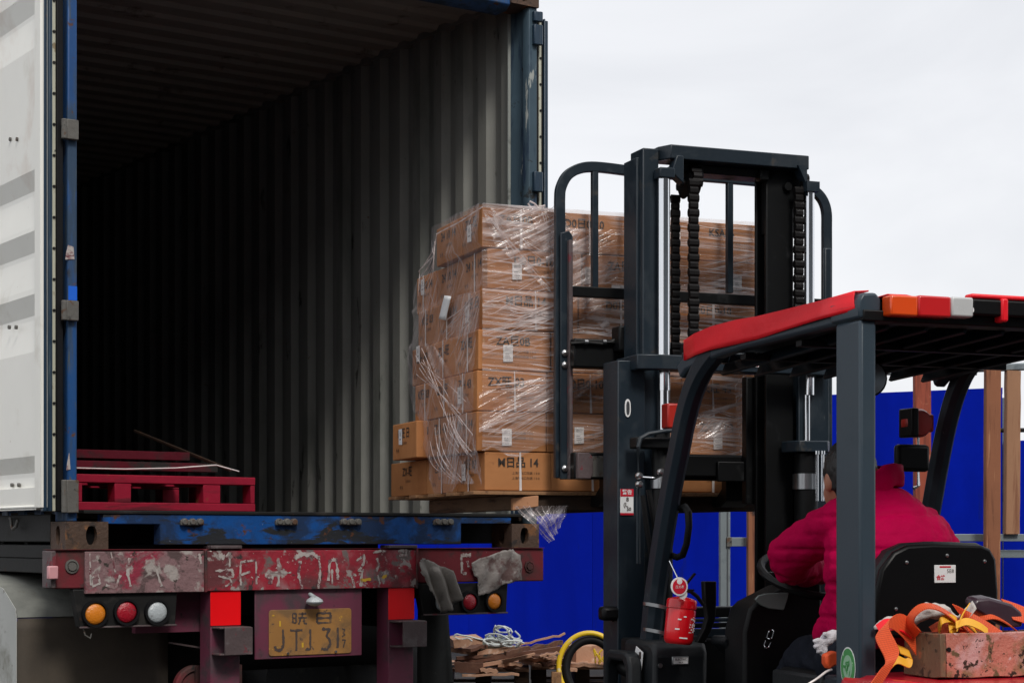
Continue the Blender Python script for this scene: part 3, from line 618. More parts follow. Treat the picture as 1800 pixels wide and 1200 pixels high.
strokes([(1.2, [(634, 1020), (652, 1017)]), (1, [(672, 1015), (680, 1010)])], -.0275, 'worn_yellow', t, seed=5)
S2 = [(1.2, [(158, 972), (160, 1028)]), (.8, [(195, 970), (203, 1005)]), (1.4, [(186, 1028), (203, 1032), (212, 1010)]), (1.5, [(228, 980), (224, 1005), (230, 1030)]), (1.2, [(275, 1000), (284, 1030)]), (1.2, [(350, 972), (354, 990)]), (1, [(160, 1016), (172, 1010), (176, 1024), (164, 1030), (160, 1016)])]
strokes(S2, -.0215, 'worn_white', t, wd=.010, seed=7)
strokes([(1.5, [(810, 976), (828, 975)]), (1.2, [(811, 978), (812, 1006), (820, 1008)]), (1.0, [(822, 985), (824, 996)])], -.0015, 'worn_white', t, seed=9)
# uprights with reflective red and square tow brackets
for px0, px1, y0 in ((370, 424, 1101), (683, 729, 1090)):
    a0 = CF.fb(px0, 1100, -.02).x; a1 = CF.fb(px1, 1100, -.02).x; z = CF.fb(px0, y0, -.02).z
    u = MB(); u.box(a0 + .003, a1 - .003, -.014, .10, .70, TZ0 - .001); up_ = u.build('upright', 'plate_grime', t, bev=.005)
    u = MB(); u.box(a0 + .001, a1 - .001, -.018, -.0145, z + .004, TZ0 - .022); u.build('reflector', 'reflective_red', t, bev=.001)
    u = MB(); dz = .125; a0 += .008; a1 += .012
    u.box(a0, a1, -.10, -.015, z - .008, z); u.box(a0, a1, -.10, -.015, z - dz, z - dz + .008); u.box(a0 + .02, a1, -.112, -.1005, z - dz + .002, z - .002); u.box(a1 - .008, a1 - .0005, -.0995, -.0155, z - dz + .009, z - .009)
    u.build('bracket', 'bracket', up_, bev=.002)
# licence plate on its backing board
a0 = CF.fb(448, 1100, -.005).x; a1 = CF.fb(636, 1100, -.005).x; z0 = CF.fb(540, 1155, -.005).z
k = MB(); k.box(a0, a1, -.006, .004, z0, TZ0 - .002); bk = k.build('plate_board', 'plate_grime', t, bev=.003)
q0 = CF.fb(473, 1153, -.012); q1 = CF.fb(618, 1068, -.012); rr = .014
pts = []
for cx, cz, s in ((q1.x - rr, q1.z - rr, 0), (q0.x + rr, q1.z - rr, 90), (q0.x + rr, q0.z + rr, 180), (q1.x - rr, q0.z + rr, 270)):
    for k_ in range(5): a = R(s + k_ * 22.5); pts.append((cx + rr * math.cos(a), -.0115, cz + rr * math.sin(a)))
lp = MB(); lp.prism(pts, (0, .004, 0)); lpo = lp.build('license_plate', 'license_yellow', t, bev=.002)
pw = q1.x - q0.x; ph = q1.z - q0.z; tm = MB(); Xv, Zv = (1, 0, 0), (0, 0, 1)
def pt(u, v): return (q0.x + pw * u, -.0118, q0.z + ph * v)
def zpt(l): return [(240 + x / 3.103, 1080 + y / 3.103) for x, y in l]
def wpt(l): return [(450 + x / 3.272, 860 + y / 3.272) for x, y in l]
PL = [(1, zpt([(800, 78), (802, 160), (792, 188), (772, 196), (758, 186), (756, 170)])), (1, zpt([(838, 84), (905, 84)])), (1, zpt([(872, 84), (872, 196)])),
      (.9, zpt([(948, 78), (948, 186), (922, 188)])), (1, zpt([(1012, 76), (1056, 78), (1034, 116), (1052, 130), (1058, 158), (1042, 188), (1008, 186)])), (1, zpt([(1098, 68), (1098, 180)])),
      (.6, zpt([(1122, 76), (1138, 80), (1126, 98), (1138, 108), (1122, 118)])), (.6, zpt([(1122, 136), (1138, 138), (1128, 178)])),
      (.9, wpt([(352, 712), (352, 766)])), (.9, wpt([(430, 708), (430, 764)])), (.8, wpt([(352, 710), (430, 708)])), (.8, wpt([(352, 738), (430, 736)])), (.8, wpt([(352, 766), (430, 764)])),
      (.7, wpt([(212, 712), (212, 765)])), (.7, wpt([(232, 712), (232, 765)])), (.7, wpt([(212, 712), (232, 712)])), (.7, wpt([(212, 738), (232, 738)])), (.7, wpt([(212, 765), (232, 765)])),
      (.7, wpt([(245, 715), (290, 712)])), (.7, wpt([(268, 704), (266, 735)])), (.7, wpt([(244, 738), (292, 736)])), (.7, wpt([(258, 738), (246, 775)])), (.7, wpt([(276, 738), (278, 768), (294, 770)]))]
strokes(PL, -.0126, 'plate_ink', lpo, 'plate_character', .0135, 3)
tm = MB(); 
for u, v, w, h in ((.13, .70, .008, .025), (.40, .22, .010, .022), (.10, .2, .006, .012), (.05, .88, .01, .006)): c_ = pt(u, v); tm.box(c_[0] - w / 2, c_[0] + w / 2, -.0125, -.0117, c_[2] - h / 2, c_[2] + h / 2)
tm.build('paint_fleck', 'worn_yellow', lpo)
tm = MB()
for u in (.22, .80): c_ = pt(u, .05); tm.cyl((c_[0], -.018, c_[2]), (c_[0], -.011, c_[2]), .006, 10)
tm.build('screw', 'bolt', lpo)
q = CF.fb(553, 1057, -.05); k = MB(); k.lathe((q.x, -.05, q.z + .028), (0, 0, -1), [(.004, 0), (.018, .006), (.036, .018), (.040, .028), (.036, .036), (.018, .046), (.004, .049)], 20); k.cyl((q.x, -.05, q.z + .02), (q.x, -.0, q.z + .035), .01, 10); k.build('number_lamp', 'clear_lens', t)
# lamp clusters
def lamps(px0, px1, y1, lst, rad, b_):
    a0 = CF.fb(px0, 1060, b_).x; a1 = CF.fb(px1, 1060, b_).x; z1 = TZ0 - .004; z0 = CF.fb((px0 + px1) / 2, y1, b_).z
    k = MB(); k.prism([(a0, b_, z1), (a0 + .03, b_, z0), (a1 - .01, b_, z0), (a1, b_, z1)], (0, .05, 0)); bx = k.build('lamp_box', 'dark_steel', t, bev=.004)
    k = MB(); k.box(a0 + .028, a1 - .008, b_ - .012, b_, z0 - .004, z0 + .004); k.build('lamp_box_edge', 'bracket', bx, bev=.002)
    for px, py, m_ in lst:
        q = CF.fb(px, py, b_ - .01); l = MB()
        l.lathe((q.x, b_ - .001, q.z), (0, -1, 0), [(rad, 0), (rad, .010), (rad * .86, .016), (rad * .5, .021), (.002, .022)], 32); lo = l.build('tail_lamp', m_, bx, ang=60)
        l = MB(); n = 32
        l.sweep([(q.x + (rad + .006) * math.cos(2 * math.pi * i / n), b_ - .010, q.z + (rad + .006) * math.sin(2 * math.pi * i / n)) for i in range(n)], [(-.005, -.012), (.005, -.012), (.005, .012), (-.005, .012)], (0, 1, 0), True); l.build('lamp_rim', 'rubber', lo)
lamps(128, 312, 1100, [(167, 1078, 'amber'), (222, 1075, 'red_lens'), (276, 1075, 'clear_lens')], .047, -.004)
lamps(735, 893, 1078, [(776, 1058, 'clear_lens'), (825, 1057, 'red_lens'), (868, 1056, 'amber')], .041, .0)
k = MB(); q = CF.fb(147, 1105, .0); k.tube([(q.x, 0, q.z), (q.x + .006, 0, q.z - .025), (q.x + .03, 0, q.z - .04), (q.x + .035, 0, q.z - .02)], .003, 6); k.build('cable', 'rusty_grey', t)
k = MB(); k.box(.0, 1.62, .17, CL, 1.36, 1.4205); k.box(.0, .09, .14, CL, 1.295, 1.3595); k.build('deck_frame', 'dark_steel', t, bev=.004)
# chassis rails, axle gear and springs in the dark underneath
k = MB()
for a in (.72, 1.66): k.box(a, a + .12, .12, CL, 1.02, 1.34)
k.build('chassis_rail', 'dark_steel', t, bev=.006)
k = MB()
for l in range(10): k.box(.84, 1.66, .5 + l * .8, .62 + l * .8, 1.08, 1.2)
k.build('cross_member', 'dark_steel', t)
def wheel(a, l, w, parent):
    k = MB(); k.lathe((a, l, .52), (1, 0, 0), [(.30, 0), (.50, .0), (.52, .03), (.52, w - .03), (.50, w), (.30, w)], 40); o = k.build('wheel', 'tyre', parent)
    k = MB(); k.lathe((a + .02, l, .52), (1, 0, 0), [(.05, 0), (.12, 0), (.20, .10), (.29, .06), (.295, w - .05), (.1, w - .06)], 32); k.build('rim', 'dark_steel', o)
for l in (1.35, 2.65): 
    for a in (.0, .32, 1.85, 2.15): wheel(a, l, .28, t)
    k = MB(); k.cyl((.3, l, .52), (2.1, l, .52), .07, 16); k.build('axle', 'dark_steel', t)
q = CF.fb(340, 1208, .25); k = MB(); k.lathe((q.x, .25, q.z), (0, -1, 0), [(.105, 0), (.105, .03), (.098, .038), (.082, .04), (.078, .030), (.002, .030)], 32); k.box(q.x - .01, q.x + .22, .20, .245, q.z - .02, q.z + .1); k.build('brake_chamber', 'trailer_red', t)
k = MB(); q = CF.fb(320, 1135, .2); k.bar(CF.fb(300, 1129, .2), CF.fb(372, 1141, .2), .05, .008); k.tube([CF.fb(362, 1118, .15), CF.fb(352, 1165, .15)], .003, 6); k.build('stay', 'bracket', t)
k = MB(); a0 = CF.fb(238, 1060, .12).x; k.box(a0, CF.fb(368, 1060, .12).x, .12, .16, 1.03, TZ0); k.build('rear_plate', 'plate_grime', t)
k = MB(); k.cyl((.35, .95, .98), (2.15, .95, .98), .20, 28); k.build('dark_filler', 'dark_steel', t)  # added dark cylinder that fills the bright gap below the trailer
k = MB(); k.box(.50, .80, .50, .53, .3, 1.22); k.build('splash_guard', 'dark_steel', t)
# left mudguard and flap
gl_ = MB(); l0 = .30; aL = -.11; aR = .60
prof = [(l0 + .0, 1.105), (l0 + .02, 1.14), (l0 + .18, 1.225), (l0 + .42, 1.27), (l0 + .75, 1.29), (l0 + 1.7, 1.29), (l0 + 1.7, 1.275), (l0 + .75, 1.275), (l0 + .43, 1.255), (l0 + .20, 1.21), (l0 + .035, 1.13), (l0 + .015, 1.10)]
gl_.prism([(aL, y, z) for y, z in prof], (aR - aL, 0, 0)); gl_.build('mudguard', 'grey_fender', t, ang=50)
gl_ = MB(); gl_.prism([(aL - .004, l0 + .012, 1.10), (aL - .004, l0 + .02, 1.14), (aL - .004, l0 + .18, 1.225), (aL - .004, l0 + .42, 1.27), (aL - .004, l0 + 1.7, 1.29), (aL - .004, l0 + 1.7, 1.1), (aL - .004, l0 + .6, 1.08), (aL - .004, l0 + .35, .9), (aL - .004, l0 + .3, .5), (aL - .004, l0 + .012, .5)], (.0035, 0, 0)); gl_.build('mudguard_side', mat('pale_guard', (.42, .43, .41), .5, layers=[((.25, .25, .22), 5, .52, .15), ((.12, .10, .08), 12, .62, .1)]), t)
gl_ = MB(); gl_.grid(12, 14, lambda u, v: (aL + (aR - aL - .01) * u, l0 + .010 - .006 * math.sin(u * 9) * v, 1.10 - .8 * v)); gl_.build('mudflap', 'mudflap', t, solid=.006, fix=False)
# right mudflap
q = CF.fb(735, 1090, .3); q2 = CF.fb(785, 1090, .3)
gl_ = MB(); gl_.grid(8, 10, lambda u, v: (q.x + (q2.x - q.x + .07 * v) * u, .3 + .01 * math.sin(u * 7 + v * 3), 1.19 - .75 * v)); gl_.build('mudflap', 'grey_flap', t, solid=.006, fix=False)
k = MB(); k.box(q.x - .15, q2.x - .02, .31, .36, 1.15, 1.235); k.build('flap_bar', 'dark_steel', t)

# rags caught on the bumper
def cloth(name, label, outline, m_, b_, fold, seed, amp=.02):
    cx = sum(p[0] for p in outline) / len(outline); cy = sum(p[1] for p in outline) / len(outline)
    rnd = random.Random(seed); n = len(outline); rings = 9; mb = MB(); fine = []
    for i in range(n):
        for k in range(6):
            f = k / 6; fine.append((outline[i][0] * (1 - f) + outline[(i + 1) % n][0] * f + rnd.uniform(-1.2, 1.2), outline[i][1] * (1 - f) + outline[(i + 1) % n][1] * f + rnd.uniform(-1.2, 1.2)))
    N_ = len(fine); vs = []
    ctr = CF.fb(cx, cy, b_)
    for r_ in range(1, rings + 1):
        for x, y in fine:
            X = cx + (x - cx) * r_ / rings; Y = cy + (y - cy) * r_ / rings; p = CF.fb(X, Y, b_)
            p.y -= fold(X, Y) + amp * .6 * (noise.noise(Vector((X * .06, Y * .03, seed))) + .5); vs.append(p)
    c0 = CF.fb(cx, cy, b_); c0.y -= fold(cx, cy) + amp * .3; vs.append(c0)
    fs = [((r_) * N_ + i, r_ * N_ + (i + 1) % N_, (r_ + 1) * N_ + (i + 1) % N_, (r_ + 1) * N_ + i) for r_ in range(rings - 1) for i in range(N_)] + [(N_ * rings, (i + 1) % N_, i) for i in range(N_)]
    mb.add(vs, fs); bs = (ctr.x, ctr.y, ctr.z)
    o = mb.build(name, m_, None, CF, base=bs, solid=.002, fix=False, ang=60)
    return set_tags(o, label, 'rag')
M['dirty_cloth'] = mat('dirty_cloth', (.17, .155, .14), .8, layers=[((.08, .07, .065), 8, .52, .12), ((.26, .24, .22), 16, .60, .08)], var=.25, bump=.4)
M['dirty_film'] = mat('dirty_film', (.24, .215, .20), .5, layers=[((.12, .07, .065), 10, .50, .1), ((.38, .36, .34), 18, .58, .08), ((.05, .04, .035), 24, .66, .05)], var=.25, bump=.8, bscale=26)
cloth('hanging_rag', 'grey folded rag hanging over the trailer beam beside the right upright', [(742, 980), (752, 985), (790, 1003), (806, 1052), (794, 1060), (788, 1072), (768, 1076), (758, 1052), (744, 1030), (733, 1005), (734, 988)], 'dirty_cloth', -.03, lambda X, Y: .034 * abs(math.sin((X - 742 - (Y - 980) * .35) * .13)) ** 1.5 * min(1, max(0, (Y - 978) / 30)) + .008, 3)
cloth('plastic_scrap', 'dirty crumpled sheet of grey plastic stuck on the right end of the beam', [(826, 988), (880, 968), (900, 964), (912, 975), (918, 1018), (888, 1025), (865, 1040), (840, 1047), (838, 1018), (828, 1002)], 'dirty_film', -.012, lambda X, Y: .004 + .006 * math.sin(X * .21 + Y * .1), 8)

# ================================================================ RED PALLETS INSIDE
a0 = .093; a1 = .955; lz = .15; z0 = FL + .006; z1 = FL + .163
t = thing('red_pallet', 'dark red wooden pallet lying at the container mouth', 'pallet', CF, (a0, lz, z0), 'red pallets in the container')
for z_, h in ((z0, .036), (z1 - .036, .036)):
    k = MB(); k.box(a0, a1, lz, lz + .09, z_, z_ + h); k.build('stringer', 'pallet_red', t, bev=.003)
for px0, px1 in ((136, 145), (202, 231), (358, 388), (441, 450)):
    x0 = CF.fb(px0, 860, lz).x; x1 = CF.fb(px1, 860, lz).x; k = MB(); k.box(max(a0 + .001, x0), min(x1, a1 - .001), lz + .003, lz + .088, z0 + .0365, z1 - .0365); k.build('block', 'pallet_red', t, bev=.003)
for l in (.45, .85):
    for z_ in (z0, z1 - .036): k = MB(); k.box(a0, a1, lz + l, lz + l + .09, z_, z_ + .036); k.build('stringer', 'pallet_red', t, bev=.003)
    for x_ in (a0, a1 - .09): k = MB(); k.box(x_, x_ + .09, lz + l, lz + l + .088, z0 + .0365, z1 - .0365); k.build('block', 'pallet_red', t, bev=.003)
for i in range(4):
    x0 = a0 + .01 + i * .215; k = MB(); k.box(x0, x0 + .17, lz + .092, lz + .845, z1 - .018, z1 - .0005); k.build('deck_board', 'pallet_red', t, bev=.002)
# second pallet leaning up deeper in
pa = CF.fb(405, 826, .35); pb = CF.fb(236, 757, 1.7)
t = thing('red_pallet', 'dark red pallet tilted up behind the first one in the dark', 'pallet', CF, tuple(pa), 'red pallets in the container')
def tp(s, u, up=0):       # along the slope, across
    p_ = pa.lerp(pb, s); p_ = Vector((p_.x - .86 * u, p_.y, p_.z)); return p_ + Vector((0, -.45, 1)) * 0 + Vector((0, 0, up))
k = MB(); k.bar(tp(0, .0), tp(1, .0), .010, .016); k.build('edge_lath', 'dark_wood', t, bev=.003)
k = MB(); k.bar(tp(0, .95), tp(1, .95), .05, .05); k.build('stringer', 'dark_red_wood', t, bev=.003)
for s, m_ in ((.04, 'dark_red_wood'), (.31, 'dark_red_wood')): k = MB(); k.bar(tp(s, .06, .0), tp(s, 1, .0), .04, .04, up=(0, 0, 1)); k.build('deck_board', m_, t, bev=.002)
k = MB(); k.tube([CF.fb(133, 822, .2), CF.fb(220, 824, .3), CF.fb(310, 822, .3), CF.fb(380, 817, .25), CF.fb(420, 828, .14)], .003, 6)
set_tags(k.build('cord', 'strap_white', None, CF, base=tuple(CF.fb(310, 822, .3))), 'thin pale cord drawn across the red pallet', 'cord')

# ================================================================ FORKLIFT
fk = thing('forklift', 'dark grey forklift with red trimmed roof lifting the wrapped cartons', 'forklift', FF, (.52, -.2, 0))
P = FF.fb; Q = FF.fa
def up_channel(px0, px1, f0, f1, z0, z1, th, open_right, mt='steel_paint', name='mast_rail'):
    a0 = P(px0, 900, f0).x; a1 = P(px1, 900, f0).x; k = MB()
    if open_right: pr = [(a0, f0), (a1, f0), (a1, f0 + th), (a0 + th, f0 + th), (a0 + th, f1 - th), (a1, f1 - th), (a1, f1), (a0, f1)]
    else: pr = [(a1, f0), (a1, f1), (a0, f1), (a0, f1 - th), (a1 - th, f1 - th), (a1 - th, f0 + th), (a0, f0 + th), (a0, f0)]
    k.prism([(x, y, z0) for x, y in pr], (0, 0, z1 - z0)); return k.build(name, mt, fk, bev=.004)
zc = P(1160, 640, .66).z; zt1 = P(1140, 262, .70).z
ol = up_channel(1086, 1134, .66, .80, .14, zc + .01, .022, True)
orr = up_channel(1404, 1458, .66, .80, .14, zc + .01, .022, False)
il = up_channel(1130, 1158, .685, .80, .9, zt1, .018, True)
ir = up_channel(1347, 1395, .70, .80, .9, zt1 - .01, .018, False, 'black_steel')
k = MB(); a0 = P(1119, 300, .72).x; k.box(a0, a0 + .024, .72, .84, .9, zt1 - .03); k.build('mast_rail', 'steel_paint', fk, bev=.003)
k = MB(); a0 = P(1312, 300, .82).x; a1 = P(1362, 300, .82).x; k.box(a0 + .064, a1, .82, .86, zc, zt1 - .07); k.box(a0, a1, .82, .86, P(1330, 886, .82).z, zc - .02); k.build('lift_plate', 'black_steel', fk, bev=.004)
# crossbeams
k = MB(); p0 = P(1172, 267, .66); p1 = P(1418, 285, .66); z = p0.z
k.prism([(p0.x - .02, .70, z - .028), (p0.x + .008, .64, z - .028), (p1.x, .64, z - .028), (p1.x, .76, z - .028), (p0.x - .02, .76, z - .028)], (0, 0, .054)); k.build('mast_crossbeam', 'steel_paint', fk, bev=.004)
k = MB(); k.box(p0.x + .06, p1.x - .1, .70, .79, z - .062, z - .03); k.build('mast_crossbeam', 'black_steel', fk, bev=.003)
k = MB()
for px, w in ((1232, .028), (1345, .04)):
    q = P(px, 300, .68); k = MB(); k.box(q.x - w / 2, q.x + w / 2, .68, .72, z - .085 if w < .03 else z - .075, z - .03); k.build('guide', 'black_steel', fk, bev=.006)
# the wrap-round collar of the outer mast
k = MB(); l0 = P(1078, 640, .80).x; l1 = P(1122, 640, .58).x; l2 = P(1160, 640, .56).x; r0 = P(1432, 640, .56).x; r1 = P(1461, 640, .60).x
k.prism([(l0 + .012, .80, zc - .028), (l0 + .012, .70, zc - .028), (l1, .59, zc - .028), (l2, .57, zc - .028), (r0, .57, zc - .028), (r1, .585, zc - .028), (r1, .80, zc - .028), (r1 - .03, .80, zc - .028), (r1 - .03, .62, zc - .028), (l2, .62, zc - .028), (l0 + .05, .72, zc - .028), (l0 + .05, .80, zc - .028)], (0, 0, .056))
co = k.build('mast_collar', 'steel_paint', fk, bev=.004)
q = P(1325, 637, .569); k = MB(); k.box(q.x - .036, q.x + .036, .566, .5695, q.z - .017, q.z + .017); pn = k.build('nameplate', 'label_white', co)
k = MB(); add_text(k, 'E.E', .022, (q.x + .004, .5655, q.z - .008), (1, 0, 0), (0, 0, 1), .0006); k.build('nameplate_text', 'red_ink', pn, smooth=False, solid=.0004)
# chrome rams
for px0, px1, ya, yb in ((1155, 1175, 312, 632), (1412, 1428, 336, 640)):
    a = P((px0 + px1) / 2, 500, .66); r = (P(px1, 500, .66).x - P(px0, 500, .66).x) / 2; k = MB(); k.cyl((a.x, .65, zc - .1), (a.x, .65, P(px0, ya, .65).z), r, 24); k.build('lift_ram', 'chrome', fk)
    k = MB(); zt_ = P(px0, ya, .65).z; k.box(a.x - r - .006, a.x + r + .010, .62, .68, zt_ - .004, zt_ + .035); k.prism([(a.x + (r if px0 < 1300 else -r), .63, zt_ + .02), (a.x + (.075 if px0 < 1300 else -.02), .63, zt_ - .02), (a.x + (.075 if px0 < 1300 else -.02), .63, zt1 - .03), (a.x + (.045 if px0 < 1300 else -.06), .63, zt1 - .03)], (0, .05, 0)); k.build('ram_head', 'steel_paint', fk, bev=.004)
for px0, px1, yb in ((1156, 1173, 760), (1411, 1421, 780)):
    a = P((px0 + px1) / 2, 500, .66); r = (P(px1, 500, .66).x - P(px0, 500, .66).x) / 2; k = MB(); k.cyl((a.x, .65, P(px0, yb, .65).z), (a.x, .65, zc - .1), r, 24); k.build('ram_rod', 'chrome', fk)
k = MB(); a = P(1417, 900, .62).x; k.lathe((a, .62, .4), (0, 0, 1), [(.046, 0), (.046, P(1417, 797, .62).z - .4)], 24); cy = k.build('lift_cylinder', 'black_steel', fk)
k = MB(); zz = P(1417, 846, .62).z; k.cyl((a - .004, .62, zz - .03), (a - .004, .62, zz + .03), .049, 28); bd = k.build('silver_band', 'silver', cy)
k = MB(); a = P(1425, 900, .60).x; zz = P(1425, 785, .6).z; k.prism([(a - .085, .60, zz - .022), (a - .07, .56, zz - .022), (a + .05, .555, zz - .022), (a + .075, .585, zz - .022), (a + .075, .68, zz - .022), (a - .085, .68, zz - .022)], (0, 0, .044)); k.build('cylinder_bracket', 'steel_paint', fk, bev=.004)
for px in (1436, 1446): a_ = P(px, 800, .56); k = MB(); k.tube([(a_.x, .56, P(px, 795, .56).z), (a_.x, .56, P(px, 880, .56).z)], .006, 8); k.cyl((a_.x, .56, P(px, 798, .56).z), (a_.x, .56, P(px, 792, .56).z), .010, 10); k.build('hydraulic_line', 'chrome', fk)
# inner tube behind the right ram
for px0, px1 in ((1423, 1442),): a0_ = P(px0, 700, .70).x; a1_ = P(px1, 700, .70).x; k = MB(); k.box(a0_, a1_, .70, .73, P(px0, 775, .7).z, zc - .03); k.build('guide_bar', 'steel_paint', fk, bev=.003)
# left lift cylinder
k = MB(); a = P(1164, 900, .62).x; k.lathe((a, .62, .4), (0, 0, 1), [(.040, 0), (.040, P(1164, 790, .62).z - .4), (.03, P(1164, 775, .62).z - .4), (.03, P(1164, 760, .62).z - .4)], 24); k.build('lift_cylinder', 'black_steel', fk)
k = MB(); q = P(1152, 779, .57); k.box(q.x - .085, q.x + .09, .55, .62, q.z - .02, q.z + .022); k.build('cylinder_bracket', 'black_steel', fk, bev=.006)
k = MB(); k.cyl((a - .002, .62, P(1164, 858, .62).z), (a - .002, .62, P(1164, 838, .62).z), .043, 24); k.build('silver_band', 'silver', fk)
k = MB(); k.tube([P(1210, 755, .52), P(1170, 757, .52), P(1140, 762, .52), P(1126, 770, .52), P(1122, 785, .52), P(1122, 850, .52), P(1122, 990, .52)], .008, 8); k.build('hydraulic_line', 'steel_paint', fk)
k = MB(); k.tube([P(1122, 838, .515), P(1150, 840, .515), P(1168, 832, .515)], .0055, 8); k.build('hydraulic_fitting', 'chrome', fk)
for px, py in ((1122, 836), (1122, 851), (1160, 829)): k = MB(); q = P(px, py, .50); k.lathe(q, (0, -1, 0), [(.013, 0), (.014, .012), (.009, .02), (.002, .021)], 12); k.build('fitting_cap', 'bolt', fk)
k = MB(); k.tube([P(1130, 870, .56), P(1137, 930, .55), P(1150, 1000, .54), P(1148, 1060, .5)], .010, 8); k.tube([P(1140, 860, .56), P(1152, 930, .55), P(1160, 990, .54), P(1165, 1050, .5)], .010, 8); k.build('hydraulic_hose', 'rubber', fk)
# red box on the mast
q0 = P(1174, 752, .56); q1 = P(1200, 709, .56); k = MB(); k.box(q0.x, q1.x + .03, .56, .62, q0.z, q1.z); k.build('red_junction_box', 'signal_red', fk, bev=.006)
# chains over the sheaves
def chain(px, ya, yb, f, w, name='chain'):
    a = P(px, 500, f).x; z1_ = P(px, ya, f).z; z0_ = P(px, yb, f).z; k = MB(); z = z1_; i = 0; pit = .0285
    while z > z0_:
        ww = w / 2 * (1 if i % 2 == 0 else .82)
        k.prism([(a - ww, f + .011 * math.cos(t_), z + .0175 * math.sin(t_)) for t_ in [R(22.5 + 45 * q_) for q_ in range(8)]], (2 * ww, 0, 0))
        z -= pit; i += 1
    k.box(a - w * .42, a + w * .42, f - .002, f + .004, z0_, z1_)
    return k.build(name, 'chain', fk, ang=25)
def sheave(px, py, f, rad, w, arc_deg):
    c = P(px, py, f); k = MB(); k.lathe((c.x - w / 2, c.y, c.z), (1, 0, 0), [(rad * .9, 0), (rad * 1.0, .004), (rad * .84, w * .3), (rad * .84, w * .7), (rad, w - .004), (rad * .9, w)], 36); s_ = k.build('sheave', 'black_steel', fk, ang=50)
    k = MB(); k.cyl((c.x - w / 2 - .02, c.y, c.z), (c.x + w / 2 + .02, c.y, c.z), .014, 14); k.build('sheave_pin', 'bolt', s_)
    k = MB()
    n = int(R(arc_deg) * rad / .0285) + 1
    for i in range(n + 1):
        t_ = R(-8 + arc_deg * i / n); ctr = Vector((0, -math.cos(t_), math.sin(t_))); tg = Vector((0, math.sin(t_), math.cos(t_)))
        ww = w * .42 * (1 if i % 2 == 0 else .82); cc = Vector((c.x, c.y, c.z)) + ctr * (rad + .006)
        k.prism([cc + ctr * .010 * math.cos(u_) + tg * .017 * math.sin(u_) - Vector((ww, 0, 0)) for u_ in [R(22.5 + 45 * q_) for q_ in range(8)]], (2 * ww, 0, 0))
    k.build('chain', 'chain', fk, ang=25)
    return c
c1 = sheave(1212, 322, .735, .062, .050, 190)
chain(1219, 322, 640, .665, .042); chain(1187, 350, 640, .80, .036)
c2 = sheave(1398, 336, .735, .072, .050, 190)
chain(1404, 336, 640, .655, .040); chain(1371, 380, 640, .79, .036)
k = MB(); q = P(1380, 330, .71); k.lathe((q.x, .712, q.z), (0, -1, 0), [(.070, 0), (.070, .012), (.020, .014), (.016, .03), (.002, .03)], 32); pd = k.build('pulley_plate', 'black_steel', fk)
k = MB(); q = P(1365, 330, .71); k.box(P(1347, 300, .735).x, P(1412, 300, .735).x, .735, .78, P(1380, 410, .7).z, z - .03 if False else zt1 - .06); k.build('pulley_bracket', 'black_steel', fk, bev=.004)
# badge and warning decal on the left rail
q = P(1103, 717, .659); k = MB(); n = 24
k.prism([(q.x + .012 * math.cos(R(i * 15)), .6585, q.z + .034 * math.copysign(abs(math.sin(R(i * 15))) ** .7, math.sin(R(i * 15)))) for i in range(24)], (0, -.003, 0)); bg_ = k.build('oval_badge', 'label_white', ol)
k = MB(); k.prism([(q.x + .007 * math.cos(R(i * 15)), .6552, q.z + .026 * math.copysign(abs(math.sin(R(i * 15))) ** .7, math.sin(R(i * 15)))) for i in range(24)], (0, -.001, 0)); k.build('badge_centre', 'silver', bg_)
q0 = P(1090, 901, .659); q1 = P(1113, 859, .659); k = MB(); k.box(q0.x, q1.x, .6565, .659, q0.z, q1.z); dc = k.build('warning_decal', 'label_white', ol)
k = MB(); k.box(q0.x, q1.x, .655, .6562, q0.z - .008, q0.z); k.build('decal_band', 'red_ink', dc)
k = MB(); k.box(q0.x, q1.x, .655, .6562, q1.z - .028, q1.z); rd = k.build('decal_band', 'red_ink', dc)
k = MB(); add_text(k, '警告', .020, ((q0.x + q1.x) / 2, .6545, q1.z - .013), (1, 0, 0), (0, 0, 1), .0004); k.build('decal_text', 'label_white', rd, smooth=False)
k = MB(); add_text(k, '8', .022, ((q0.x + q1.x) / 2 + .002, .6555, q1.z - .04), (1, 0, 0), (0, 0, 1), .0006); add_text(k, '(L', .022, ((q0.x + q1.x) / 2 - .006, .6555, q0.z + .030), (1, 0, 0), (0, 0, 1), .0006); add_text(k, '50', .018, ((q0.x + q1.x) / 2 + .008, .6555, q0.z + .014), (1, 0, 0), (0, 0, 1), .0006); k.build('decal_text', 'ink', dc, smooth=False)
# lower cross members of the mast
for z_ in (.85, .35): k = MB(); k.box(P(1122, 900, .74).x, P(1410, 900, .74).x, .74, .80, z_, z_ + .12); k.build('mast_crossbeam', 'black_steel', fk, bev=.005)
# load backrest: bent bar frame with uprights
fbk = 1.0
L = [(983, 840), (983, 560), (984, 400), (984, 340), (988, 324), (997, 309), (1012, 299), (1032, 294), (1060, 295), (1118, 302)]
Rr_ = [(1118, 302), (1240, 311), (1345, 320), (1400, 325), (1428, 334), (1444, 349), (1452, 370), (1453, 400), (1453, 560), (1453, 800)]
k = MB(); pts = smooth_path([P(x, y, fbk) for x, y in L + Rr_[1:]], 4); k.sweep(pts, [(-.02, -.013), (.02, -.013), (.02, .013), (-.02, .013)], (0, 1, 0)); bb = k.build('backrest_frame', 'steel_paint', fk, bev=.003)
for px, ya in ((1045, 297), (1107, 301), (1282, 317), (1338, 322)):
    a = P(px, 400, fbk).x; k = MB(); k.box(a - .0125, a + .0125, fbk - .012, fbk + .012, P(px, 515, fbk).z, P(px, ya + 2, fbk).z - .004); k.build('backrest_upright', 'steel_paint', fk, bev=.002)
